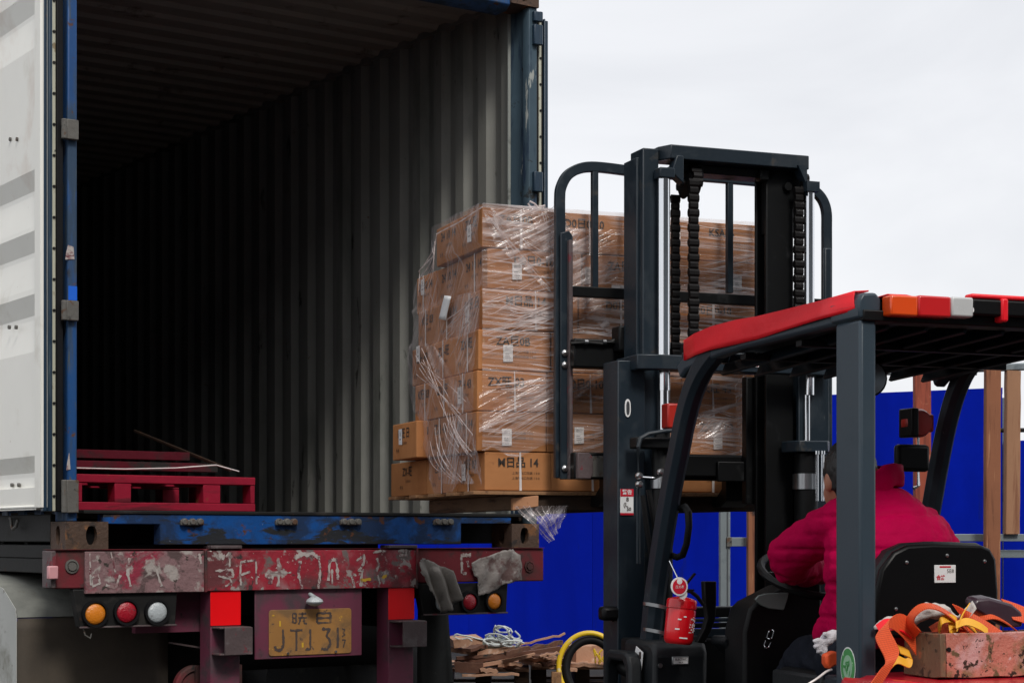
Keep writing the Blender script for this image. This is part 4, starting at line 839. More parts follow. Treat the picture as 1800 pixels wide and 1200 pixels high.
k = MB(); k.box(P(995, 510, fbk).x, P(1440, 510, fbk).x, fbk - .024, fbk + .012, P(1050, 524, fbk).z, P(1050, 506, fbk).z); k.build('backrest_crossbar', 'black_steel', fk, bev=.003)
# side plates with bolts
a0 = P(985, 600, fbk - .03).x; k = MB(); zt_ = P(990, 405, fbk - .03).z; zb_ = P(990, 842, fbk - .03).z
k.prism([(a0, fbk - .034, zb_), (a0 + .052, fbk - .034, zb_), (a0 + .052, fbk - .034, zt_ - .02), (a0 + .036, fbk - .034, zt_), (a0, fbk - .034, zt_ - .01)], (0, .014, 0)); sp = k.build('side_plate', 'steel_paint', fk, bev=.003)
k = MB(); k.box(a0 + .026, a0 + .040, fbk - .06, fbk - .0345, zb_, zt_ - .04); k.build('side_plate_rib', 'bracket', sp, bev=.002)
for py in (620, 641, 823): q = P(990, py, fbk - .04); k = MB(); k.lathe((a0 + .016, fbk - .034, q.z), (0, -1, 0), [(.013, 0), (.013, .008), (.007, .013), (.002, .014)], 14); k.build('bolt', 'bolt', sp)
k = MB(); q = P(1452, 450, fbk - .03); k.box(q.x - .008, q.x + .03, fbk - .03, fbk - .0135, P(1452, 800, fbk).z, P(1452, 437, fbk).z); k.build('side_plate', 'steel_paint', fk, bev=.008)
# carriage
for ya, yb, mt in ((598, 648, 'black_steel'), (796, 842, 'black_steel')):
    k = MB(); k.box(P(999, 700, .96).x, P(1440, 700, .96).x, .90, .975, P(1040, yb, .95).z, P(1040, ya, .95).z); k.build('carriage_bar', mt, fk, bev=.006)
k = MB(); q = P(1058, 819, .89); k.box(P(1037, 819, .89).x, P(1086, 819, .89).x, .885, .8995, P(1040, 838, .89).z, P(1040, 801, .89).z); k.build('wear_plate', 'rusty_grey', fk, bev=.002)
k = MB(); q0 = P(1000, 842, .97); k.prism([(q0.x, .97, q0.z), (q0.x + .055, .97, q0.z), (q0.x + .065, .97, q0.z + .02), (q0.x + .065, .97, q0.z + .08), (q0.x + .05, .97, q0.z + .10), (q0.x, .97, q0.z + .10)], (0, -.09, 0)); k.build('bracket_plate', 'bracket', fk, bev=.003)
k = MB(); q = P(1100, 590, .86); k.box(P(1085, 590, .86).x, P(1118, 590, .86).x, .84, .92, P(1100, 618, .86).z, P(1100, 573, .86).z); k.box(P(1062, 605, .88).x, P(1090, 605, .88).x, .88, .9, P(1100, 605, .86).z, P(1100, 598, .86).z); k.build('carriage_stop', 'black_steel', fk, bev=.008)
k = MB(); k.tube([P(1003, 604, .89), P(1030, 602, .89), P(1062, 605, .89), P(1080, 598, .89)], .008, 8); k.build('hydraulic_line', 'black_steel', fk)
for px in (1030, 1062): k = MB(); q = P(px, 601, .885); k.cyl((q.x - .007, .885, q.z), (q.x + .007, .885, q.z), .0105, 10); k.build('fitting_cap', 'bolt', fk)
for px in (1140, 1345): a = P(px, 800, .86).x; k = MB(); k.box(a - .03, a + .03, .80, .90, P(px, 845, .86).z, P(px, 600, .86).z); k.build('carriage_post', 'black_steel', fk, bev=.005)
k = MB(); k.box(P(1150, 900, .86).x, P(1440, 900, .86).x, .86, .8995, P(1250, 837, .88).z, P(1250, 801, .88).z); k.box(P(1260, 850, .85).x, P(1440, 850, .85).x, .84, .858, P(1250, 846, .88).z, P(1250, 811, .88).z); k.build('carriage_bar', 'black_steel', fk, bev=.004)
for a in (.12, .66):
    k = MB(); k.prism([(a, .976, 1.60), (a, 1.03, 1.575), (a, 2.1, 1.588), (a, 2.12, 1.6), (a, 1.06, 1.618), (a, 1.018, 1.65), (a, 1.018, 1.76), (a, .976, 1.76)], (.11, 0, 0)); k.build('fork', 'black_steel', fk, bev=.003)

# overhead guard
zr = P(1505, 535, -1.1).z; zf = P(1230, 614, .0).z
def railz(f): t_ = (f + 1.1) / 1.1; return zr + (zf - zr) * t_ - .03 * max(0, t_ - .6) ** 2 * 6
WD = 1.06
for a, nm in ((.02, 0), (WD - .02, 1)):
    fs_ = [-1.08 + i * .135 for i in range(9)]
    k = MB(); k.rbar([(a, f, railz(f) - .02) for f in fs_] + [(a, .045, railz(.0) - .045)], .05, .055); k.build('roof_side_rail', 'pillar_paint' if nm == 0 else 'steel_paint', fk, bev=.003)
    # front pillar: bends down from the roof
    if nm == 0: px = [(1262, 612), (1246, 632), (1232, 655), (1218, 688), (1205, 735), (1194, 790), (1180, 860), (1165, 950), (1152, 1040), (1143, 1130)]; pp = [Q(x, y, a + .005) for x, y in px]
    else: pp = [Q(x, y, 1.09) for x, y in ((1790, 604), (1752, 611), (1722, 626), (1698, 652), (1680, 692), (1664, 750), (1650, 820), (1636, 900), (1618, 1000), (1606, 1080))]
    k = MB(); pp = smooth_path(pp, 4); k.rbar(pp, .062, .085 if nm == 0 else .075, up=(0, 1, 0), c=.018); k.build('front_pillar', 'steel_paint', fk, bev=.002)
# red vinyl strip folded over the left rail and across the front and rear edge
k = MB(); top = [(1203, 597), (1222, 586), (1250, 573), (1290, 562), (1330, 556), (1380, 544), (1440, 528), (1500, 511)]; bot = [(1203, 633), (1222, 624), (1250, 615), (1290, 606), (1330, 596), (1380, 580), (1440, 562), (1503, 545)]
vs = []; n = 0
for (x0, y0), (x1, y1) in zip(top, bot):
    t0 = Q(x0, y0, -.012); b0 = Q(x1, y1, -.012)
    for j in range(6): v = t0.lerp(b0, j / 5); v.x += -.004 * math.sin(n * 1.7 + j * .9); vs.append(v)
    i0 = t0 + Vector((.05, 0, .004)); vs.append(i0); n += 1
m_ = len(top); fs = []
for i in range(m_ - 1):
    for j in range(5): fs.append((i * 7 + j, i * 7 + j + 1, (i + 1) * 7 + j + 1, (i + 1) * 7 + j))
    fs.append((i * 7 + 6, i * 7, (i + 1) * 7, (i + 1) * 7 + 6))
k.add(vs, fs); k.build('red_roof_strip', 'red_vinyl', fk, solid=.004, fix=False, ang=70)
k = MB()
e0 = Q(1203, 597, -.012); 
vs = [e0, Q(1203, 633, -.012)]; k.add([e0 + Vector((0, .002, 0)), vs[1] + Vector((0, .002, 0)), vs[1] + Vector((.06, .012, 0)), e0 + Vector((.06, .012, .012))], [(0, 1, 2, 3)]); k.build('strip_end', 'red_vinyl', fk, solid=.003, fix=False)
# red cloth end at the far front corner
k = MB(); f0 = P(1632, 640, .04); k.grid(6, 3, lambda u, v: P(1634 + 46 * u, 640 - 12 * u + v * (5 + 3 * math.sin(u * 6)), .04 - .05 * v)); k.build('red_roof_strip', 'red_vinyl', fk, solid=.003, fix=False)
k = MB(); k.grid(3, 4, lambda u, v: P(1642 + 18 * u + 6 * v, 607 + 24 * v, -.1)); k.build('red_tag', 'red_vinyl', fk, solid=.002, fix=False)
# cover sheet on the roof bars, black to paint the underside's shade
k = MB(); k.grid(10, 12, lambda u, v: (.03 + (WD - .0) * u, -1.10 + 1.06 * v, railz(-1.10 + 1.06 * v) + .016 + .005 * math.sin(u * 17 + v * 5))); k.build('roof_shade_sheet', 'black_plastic', fk, solid=.003, fix=False)
# cross bars and louvre slats of the roof
k = MB(); k.box(.0, WD, -.03, .03, zf - .045, zf - .010); k.build('roof_front_bar', 'steel_paint', fk, bev=.004)
k = MB(); k.box(.0, WD + .05, -1.14, -1.06, zr - .050, zr - .018); k.build('roof_rear_bar', 'black_steel', fk, bev=.004)
ns = 8
for i in range(1, ns):
    a = WD * i / ns; k = MB(); k.bar((a, -1.06, railz(-1.06) - .042), (a, -.03, railz(-.03) - .045), .012, .042, up=(.45, 0, 1)); k.build('roof_slat', 'steel_paint', fk, bev=.002)
for f in (-.72, -.36): k = MB(); k.box(.03, WD - .03, f - .018, f + .018, railz(f) - .075, railz(f) - .055); k.build('roof_cross_bar', 'black_steel', fk, bev=.002)
for i in range(ns):
    a = WD * (i + .5) / ns; k = MB(); k.prism([(a - .045, -.034, zf - .012), (a + .03, -.034, zf - .05), (a - .055, -.034, zf - .05)], (0, -.008, 0)); k.build('roof_triangle', 'pillar_paint', fk)  # small triangular plates along the front bar, in the paler paint
# rear pillars with the cast corner cap
zrp = P(1505, 560, -1.12).z
def rear_pillar(a):
    q0 = P(1512, 700, -1.13).x; w = P(1541, 700, -1.13).x - q0
    d = -1.13 + .0; f2 = Q(1468, 700, q0).y
    k = MB(); k.box(a, a + w, -1.13, f2, .95, zrp - .002)
    k.build('rear_pillar', 'pillar_paint', fk, bev=.009)
    k = MB(); k.prism([(a - .004, -1.135, zrp), (a + w + .003, -1.135, zrp), (a + w + .012, -1.135, zrp + .015), (a + w + .012, -1.135, zrp + .058), (a + w - .004, -1.135, zrp + .075), (a + .004, -1.135, zrp + .072), (a - .008, -1.135, zrp + .05)], (0, f2 + 1.135 + .02, 0)); k.build('corner_cap', 'pillar_paint', fk, bev=.008)
    return q0, w, f2
q0, w_, f2 = rear_pillar(P(1512, 700, -1.13).x); rear_pillar(q0 + WD - .04)
# round green inspection sticker on the pillar
q = P(0, 0, -1.13); px0 = Q(1478, 1172, q0 - .001)
k = MB(); c = Q(1491, 1172, q0 - .001); ry = .058; rb = .030
for rr, m_n, dx, nm in ((1.0, 'label_white', .0015, 'round_sticker'), (.93, 'green_ink', .0022, 'sticker_ring'), (.60, 'pale_green', .0029, 'sticker_centre')):
    k = MB(); k.prism([(q0 - dx, c.y + rb * 1.35 * rr * math.cos(R(i * 11.25)), c.z + ry * rr * math.sin(R(i * 11.25))) for i in range(32)], (-.0006, 0, 0)); last = k.build(nm, m_n, fk)
k = MB(); rn = random.Random(3)
for i in range(9):
    a_ = rn.uniform(0, 6.3); r0_ = rn.uniform(0, .02); cc = Vector((q0 - .0042, c.y + r0_ * math.cos(a_), c.z + r0_ * 1.3 * math.sin(a_))); k.obox(cc, (.0004, 0, 0), (0, .009 * math.cos(a_ * 2), .007 * math.sin(a_ * 2)), (0, -.002, .003))
k.build('sticker_mark', 'green_ink', fk)
# light bar on the rear edge
def lens(px0, px1, ya, yb, mt, name, f=-1.15, d=.03):
    a0 = P(px0, 540, f).x; a1 = P(px1, 540, f).x; z1_ = P((px0 + px1) / 2, ya, f).z; z0_ = P((px0 + px1) / 2, yb, f).z
    k = MB(); k.box(a0, a1, f - d, f + .02, z0_, z1_); return k.build(name, mt, fk, bev=.006)
lens(1556, 1604, 521, 557, 'orange_lens', 'indicator_lens'); lens(1604.6, 1662, 522, 559, 'guard_lens', 'tail_lens'); lens(1662.6, 1701, 524, 559, 'white_lens', 'reversing_lens')
lens(1702, 2080, 536, 564, 'black_plastic', 'light_housing', d=.02); lens(1701.5, 2080, 527, 535.5, 'red_vinyl', 'red_roof_strip', d=.018); lens(1752, 1764, 526, 567, 'red_vinyl', 'red_tie', d=.026)
k = MB(); q = P(1706, 545, -1.172); k.cyl((q.x, -1.172, q.z), (q.x, -1.177, q.z), .009, 16); k.build('screw_cap', 'label_white', fk)
k = MB(); z_ = P(1600, 520, -1.12).z
k.grid(16, 3, lambda u, v: (P(1548, 540, -1.12).x + u * 1.0, -1.155 + v * .12, P(1548, 519, -1.12).z - .012 * min(1, u * 4) + .004 * math.sin(u * 31) - .004 * v)); k.build('red_roof_cover', 'red_vinyl', fk, solid=.003, fix=False)
# mirror and lamp on the right front pillar
def near_r(px, py, da=0): return Q(px, py, WD - .05 + da)
q = P(1608, 744, .06); k = MB(); k.lathe((q.x, .10, q.z), (0, -1, 0), [(.03, 0), (.052, .03), (.052, .07), (.044, .085), (.002, .088)], 24); hl = k.build('working_lamp', 'signal_red', fk)
k = MB(); k.box(q.x - .05, q.x - .02, -.0, .09, q.z - .052, q.z + .052); k.build('lamp_bracket', 'black_plastic', hl, bev=.006)
k = MB(); k.box(q.x + .02, P(1640, 744, .06).x, .05, .09, q.z - .03, q.z + .035); k.build('lamp_mount', 'signal_red', hl, bev=.008)
q0_ = P(1578, 828, .02); q1_ = P(1636, 781, .02); k = MB(); k.box(q0_.x, q1_.x, .02, .055, q0_.z, q1_.z); mr = k.build('rear_view_mirror', 'black_plastic', fk, bev=.014)
k = MB(); k.tube([((q0_.x + q1_.x) / 2 + .03, .04, q1_.z + .06), ((q0_.x + q1_.x) / 2 + .03, .04, q0_.z - .05), ((q0_.x + q1_.x) / 2 + .01, .04, q0_.z - .06)], .007, 8); k.build('mirror_stem', 'chrome', mr)
k = MB(); c_ = P(1527, 665, -.4); k.lathe((c_.x, c_.y, c_.z), (-.3, -1, 0), [(.01, -.03), (.05, -.02), (.062, 0), (.060, .008)], 24); k.build('round_mirror', 'black_plastic', fk); k = MB(); k.lathe((c_.x, c_.y, c_.z), (-.3, -1, 0), [(.055, .0082), (.03, .012), (.002, .014)], 24); k.build('round_mirror_glass', 'silver', fk)
k = MB(); k.tube([c_ + Vector((0, .02, 0)), c_ + Vector((0, .03, .06))], .006, 6); k.build('mirror_stem', 'black_steel', fk)
# grab handle, lever, hood, screen
k = MB(); k.tube([Q(x, y, .06) for x, y in ((1196, 893), (1204, 890), (1210, 900), (1211, 925), (1207, 955), (1200, 975), (1190, 979), (1182, 976))], .012, 10, up=(1, 0, 0)); k.build('grab_handle', 'rubber', fk)
k = MB(); pr = [(1238, 1021), (1260, 1021), (1260, 1058), (1258, 1088), (1250, 1110), (1238, 1130), (1226, 1128), (1238, 1105), (1244, 1085), (1240, 1058)]; k.prism([P(x, y, .10) for x, y in pr], (0, .03, 0)); k.build('lever', 'black_plastic', fk, bev=.004)
k = MB(); k.box(P(1200, 1080, .45).x, P(1440, 1080, .45).x, .42, .50, P(1300, 1083, .45).z, P(1300, 1065, .45).z); k.build('dash_bar', 'black_steel', fk, bev=.006)
for ya, yb, m_ in ((1085, 1091, 'steel_paint'), (1103, 1118, 'steel_paint'), (1093, 1101, 'black_steel')): k = MB(); k.box(P(1200, 1080, .40).x, P(1440, 1080, .40).x, .37, .42, P(1300, yb, .40).z, P(1300, ya, .40).z); k.build('dash_bar', m_, fk, bev=.003)
k = MB(); k.box(P(1205, 1125, .35).x, P(1240, 1125, .35).x, .34, .38, P(1220, 1127, .35).z, P(1220, 1117, .35).z); k.build('tread_strip', 'silver', fk)
k = MB(); k.box(-.02, WD, .36, .50, .45, P(1300, 1118, .40).z); k.build('front_panel', 'black_steel', fk, bev=.01)
# front step box with rounded edges
zb = P(1180, 1128, .12).z; a1b = P(1243, 1150, .12).x
k = MB(); k.prism([(-.065, .12, .45), (-.065, .12, zb - .035), (-.055, .145, zb - .006), (-.05, .17, zb), (-.05, .40, zb), (-.065, .40, .45)], (a1b + .065, 0, 0)); fb_ = k.build('step_housing', 'soft_black', fk, bev=.018)
q = P(1196, 1160, .119); k = MB(); k.box(q.x - .034, q.x + .03, .113, .1195, q.z - .015, q.z + .014); pn = k.build('data_plate', 'silver', fb_, bev=.002)
k = MB(); k.box(q.x - .029, q.x + .025, .111, .1128, q.z - .011, q.z + .010); k.build('data_plate_face', 'label_white', fb_)
k = MB(); add_text(k, 'ELECTRIC', .010, (q.x - .002, .1105, q.z + .004), (1, 0, 0), (0, 0, 1), .0002); add_text(k, 'No. 4', .007, (q.x - .002, .1105, q.z - .006), (1, 0, 0), (0, 0, 1), .0001); k.build('data_plate_text', 'ink', fb_, smooth=False)
q = P(1160, 1169, .118); k = MB(); k.cyl((q.x, .12, q.z), (q.x, .112, q.z), .008, 10); k.build('screw', 'bolt', fb_)
k = MB(); ql = [Q(1119, 1135, -.067), Q(1131, 1146, -.067), Q(1124, 1215, -.067), Q(1104, 1215, -.067)]; k.prism([tuple(v) for v in ql], (-.002, 0, 0)); st_ = k.build('white_sticker', 'label_white', fb_)
k = MB(); c_ = Q(1125, 1151, -.07); k.box(-.0705, -.0695, c_.y - .008, c_.y + .008, c_.z - .012, c_.z + .012); add_text(k, 'F3', .045, Q(1113, 1198, -.0705), (0, -1, 0), (0, 0, 1), .001); k.build('sticker_text', 'ink', fb_, smooth=False)
k = MB(); zz = Q(1085, 1143, -.115).z; xa = -.118
k.prism([(xa, .20, .6), (xa, .20, zz - .05), (xa, .22, zz - .01), (xa, .25, zz), (xa, .39, zz), (xa, .43, zz - .03), (xa, .455, .6), (xa, .425, .6), (xa, .40, zz - .055), (xa, .375, zz - .035), (xa, .265, zz - .035), (xa, .24, zz - .06), (xa, .235, .6)], (.051, 0, 0)); k.build('front_fender', 'soft_black', fk, bev=.010)
k = MB(); k.cyl(Q(1090, 1165, -.05), Q(1118, 1190, -.05) + Vector((.03, -.05, 0)), .036, 20); k.build('tilt_cylinder', 'black_steel', fk)
# side lamp on an arm left of the mast
k = MB(); q = P(1070, 1077, .70); k.box(q.x - .04, q.x + .035, .66, .72, q.z - .027, q.z + .026); sl_ = k.build('side_lamp', 'black_plastic', fk, bev=.014)
k = MB(); k.tube([P(1078, 1086, .70), P(1082, 1098, .72), P(1092, 1104, .74)], .008, 8); k.build('lamp_arm', 'black_steel', sl_)
# steering console and display
pr = [(1308, 1200), (1308, 1110), (1318, 1070), (1330, 1058), (1385, 1030), (1445, 1020), (1450, 1260), (1308, 1260)]
k = MB(); k.prism([P(x, y, -.12) for x, y in pr], (0, .15, 0)); cn = k.build('steering_console', 'black_plastic', fk, bev=.012)
k = MB(); pts = [(1328, 1053), (1334, 1046), (1350, 1042), (1387, 1041), (1384, 1055), (1378, 1072), (1352, 1069), (1338, 1063)]; k.prism([P(x, y, -.135) for x, y in pts], (0, .012, 0)); k.build('display', 'screen_grey', cn, bev=.003)
k = MB(); pts = [(1272, 1118), (1300, 1118), (1318, 1140), (1322, 1160), (1290, 1150), (1270, 1130)]; k.prism([P(x, y, .0) for x, y in pts], (0, .1, 0)); k.build('pedal_cover', 'soft_black', fk, bev=.01)
for y_ in (1113, 1137):
    pass
k = MB(); o_ = P(1351, 1123, -.125)
def ring(pts, r):
    P4 = [P(x, y, -.127) for x, y in pts]; n_ = len(P4); out = []
    for i in range(1, n_ - 2):
        a, b, c, d = P4[i - 1:i + 3]
        for j in range(6): u = j / 6; out.append(.5 * ((2 * b) + (c - a) * u + (2 * a - 5 * b + 4 * c - d) * u * u + (3 * b - a - 3 * c + d) * u ** 3))
    k.tube(out, r, 6)
ring([(1350, 1120), (1346, 1125), (1343, 1133), (1346, 1138), (1351, 1136), (1355, 1127), (1356, 1122)], .0022); ring([(1352, 1122), (1348, 1121), (1350, 1112), (1354, 1107), (1359, 1108), (1358, 1116), (1355, 1122), (1348, 1121), (1346, 1118)], .0022); k.build('console_emblem', 'chrome', cn)
k = MB(); k.tube([P(1262, 1120, .05), P(1272, 1128, .04), P(1277, 1142, .03)], .003, 6); k.build('cable', 'chrome', fk)
k = MB(); cs = P(1395, 1020, -.08); n_ = 28
k.tube([(cs.x + .05 + .17 * math.cos(2 * math.pi * i / n_), cs.y - .02 + .15 * math.sin(2 * math.pi * i / n_), cs.z + .02 + .07 * math.sin(2 * math.pi * i / n_)) for i in range(n_)], .014, 8, closed=True); sw = k.build('steering_wheel', 'black_plastic', fk)
k = MB(); k.tube([(cs.x + .05, cs.y - .02, cs.z + .02), (cs.x + .05, cs.y + .06, cs.z - .25)], .03, 12); k.tube([(cs.x - .11, cs.y - .02, cs.z + .02), (cs.x + .21, cs.y - .02, cs.z + .02)], .012, 8); k.build('steering_column', 'black_plastic', sw)
# seat
pr = [(1537, 1120), (1541, 1040), (1550, 1000), (1572, 970), (1596, 958), (1640, 955), (1725, 957), (1742, 964), (1752, 982), (1756, 1040), (1755, 1085), (1748, 1122)]
k = MB(); k.prism([P(x, y, -.86) for x, y in pr], (0, .025, 0)); se = k.build('seat_back_shell', 'seat_vinyl', fk, bev=.010)
pr2 = [(1533, 1120), (1536, 1040), (1545, 1000), (1566, 968), (1592, 954), (1640, 951), (1722, 953), (1738, 962), (1746, 982), (1748, 1040), (1744, 1122)]
k = MB(); k.prism([P(x, y, -.83) for x, y in pr2], (0, .09, .0)); k.build('seat_back_cushion', 'soft_black', se, bev=.022)
for px, py in ((1594, 988), (1665, 976), (1731, 986), (1575, 1070)): q = P(px, py, -.862); k = MB(); k.lathe((q.x, -.86, q.z), (0, -1, 0), [(.006, 0), (.0055, .003), (.002, .0045)], 12); k.build('seat_bolt', 'bolt', se)
q = P(1661, 1008, -.862); k = MB(); k.box(q.x - .038, q.x + .038, -.8635, -.8602, q.z - .027, q.z + .027); sk_ = k.build('seat_sticker', 'label_white', se, bev=.001)
k = MB(); k.box(q.x - .02, q.x + .02, -.8642, -.8636, q.z + .019, q.z + .024); add_text(k, '合格', .016, (q.x - .016, -.8642, q.z - .012), (1, 0, 0), (0, 0, 1), .0006); add_text(k, '100', .010, (q.x - .014, -.8642, q.z - .016), (1, 0, 0), (0, 0, 1)); k.build('sticker_red_text', 'red_ink', se, smooth=False)
k = MB(); add_text(k, '5E8', .017, (q.x + .018, -.8642, q.z + .008), (1, 0, 0), (0, 0, 1)); k.build('sticker_text', 'ink', se, smooth=False)
k = MB(); k.box(.17, .70, -.80, -.30, .93, 1.03); k.build('seat_cushion', 'seat_vinyl', fk, bev=.03)
k = MB(); k.box(.13, .95, -.98, -.12, .50, .925); k.build('battery_housing', 'black_steel', fk, bev=.02)
# counterweight
k = MB(); pr = [(-.02, -1.02), (-.02, -1.45), (.12, -1.62), (.95, -1.62), (1.09, -1.45), (1.09, -1.02)]; k.prism([(x, y, .35) for x, y in pr], (0, 0, .712)); k.build('counterweight', 'counter_red', fk, bev=.035)
k = MB(); k.box(.0, .10, -1.02, -.92, .45, 1.05); k.build('rear_frame', 'steel_paint', fk, bev=.01)
k = MB(); q = P(1430, 1195, -.9); k.box(P(1356, 1195, -.30).x, P(1425, 1195, -.30).x, -.62, -.30, .9, P(1400, 1178, -.4).z); k.build('side_panel', 'soft_black', fk, bev=.01)
# floor and wheels
k = MB(); k.box(.0, 1.06, -1.0, .5, .38, .45); k.build('floor_plate', 'black_steel', fk, bev=.01)
for a, f, r, w in ((-.12, .72, .33, .22), (.96, .72, .33, .22), (.0, -1.2, .26, .18), (.90, -1.2, .26, .18)):
    k = MB(); k.lathe((a, f, r), (1, 0, 0), [(r * .55, 0), (r * .95, 0), (r, .03), (r, w - .03), (r * .95, w), (r * .55, w)], 36); o = k.build('wheel', 'tyre', fk)
    k = MB(); k.lathe((a + .02, f, r), (1, 0, 0), [(.05, 0), (r * .5, 0), (r * .56, .03), (r * .56, w - .06), (.05, w - .06)], 24); k.build('rim', 'steel_paint', o)

# ================================================================ PALLET AND CARTONS
LF = 1.10; ROWY = [363, 435, 507, 578, 650, 722, 793, 862]
zrow = [P(850, y, LF).z for y in ROWY]
corner = [847, 857, 848, 841, 838, 838, 851]
left_px = [[812, 767], [812, 767, 733], [812, 772, 736], [803, 761, 724], [797, 762, 729], [799, 752], [802, 749, 687]]
front_w = [.30, .40, .40, .30, .30, .30, .31]
right_px = [1337, 1337, 1334, 1330, 1312, 1312, 1306]
pz = zrow[7]
t = thing('wooden_pallet', 'weathered wooden pallet carried on the forks under the cartons', 'pallet', FF, (.27, LF, pz - .08))
al = P(838, 860, LF).x - .0; ar = P(1312, 860, LF).x
k_i = 0
for f0, w in ((LF - .02, .12), (LF + .22, .10), (LF + .46, .10), (LF + .72, .10), (LF + 1.02, .11)):
    k = MB(); k.box(al - .02, ar, f0, f0 + w, pz - .0155, pz - .0015); k.build('deck_board', 'pallet_wood', t, bev=.002)
q0 = P(905, 880, LF + .0); ra = P(906, 880, LF).x; rb = P(936, 880, LF).x; zt_ = pz - .016
k = MB(); k.box(ra, rb, LF + .02, LF + 1.10, zt_ - .058, zt_ - .0005); rn_ = k.build('runner', mat('runner_wood', (.15, .095, .058), .75, layers=[((.07, .045, .03), 6, .52, .12, (6, .6, 6)), ((.24, .15, .09), 10, .62, .08, (6, .6, 6))], var=.2, bump=.3, spec=.2), t, bev=.004)
k = MB(); k.prism([(ra - .005, LF + .019, zt_ - .060), (rb + .006, LF - .05, zt_ - .045), (rb + .006, LF - .05, zt_ - .002), (ra - .005, LF + .019, zt_ - .012)], (.0, .02, 0)); k.build('runner_end', 'end_grain', t, bev=.002)
for a_ in (ra + .5, ra + .98): k = MB(); k.box(a_, a_ + .07, LF + .02, LF + 1.10, zt_ - .058, zt_ - .0005); k.build('runner', 'dark_wood', t, bev=.003)
k = MB(); k.box(rb + .008, ar + .06, LF + .0, LF + .018, zt_ - .060, zt_ - .001); k.build('dark_end_board', 'dark_wood', t, bev=.003)

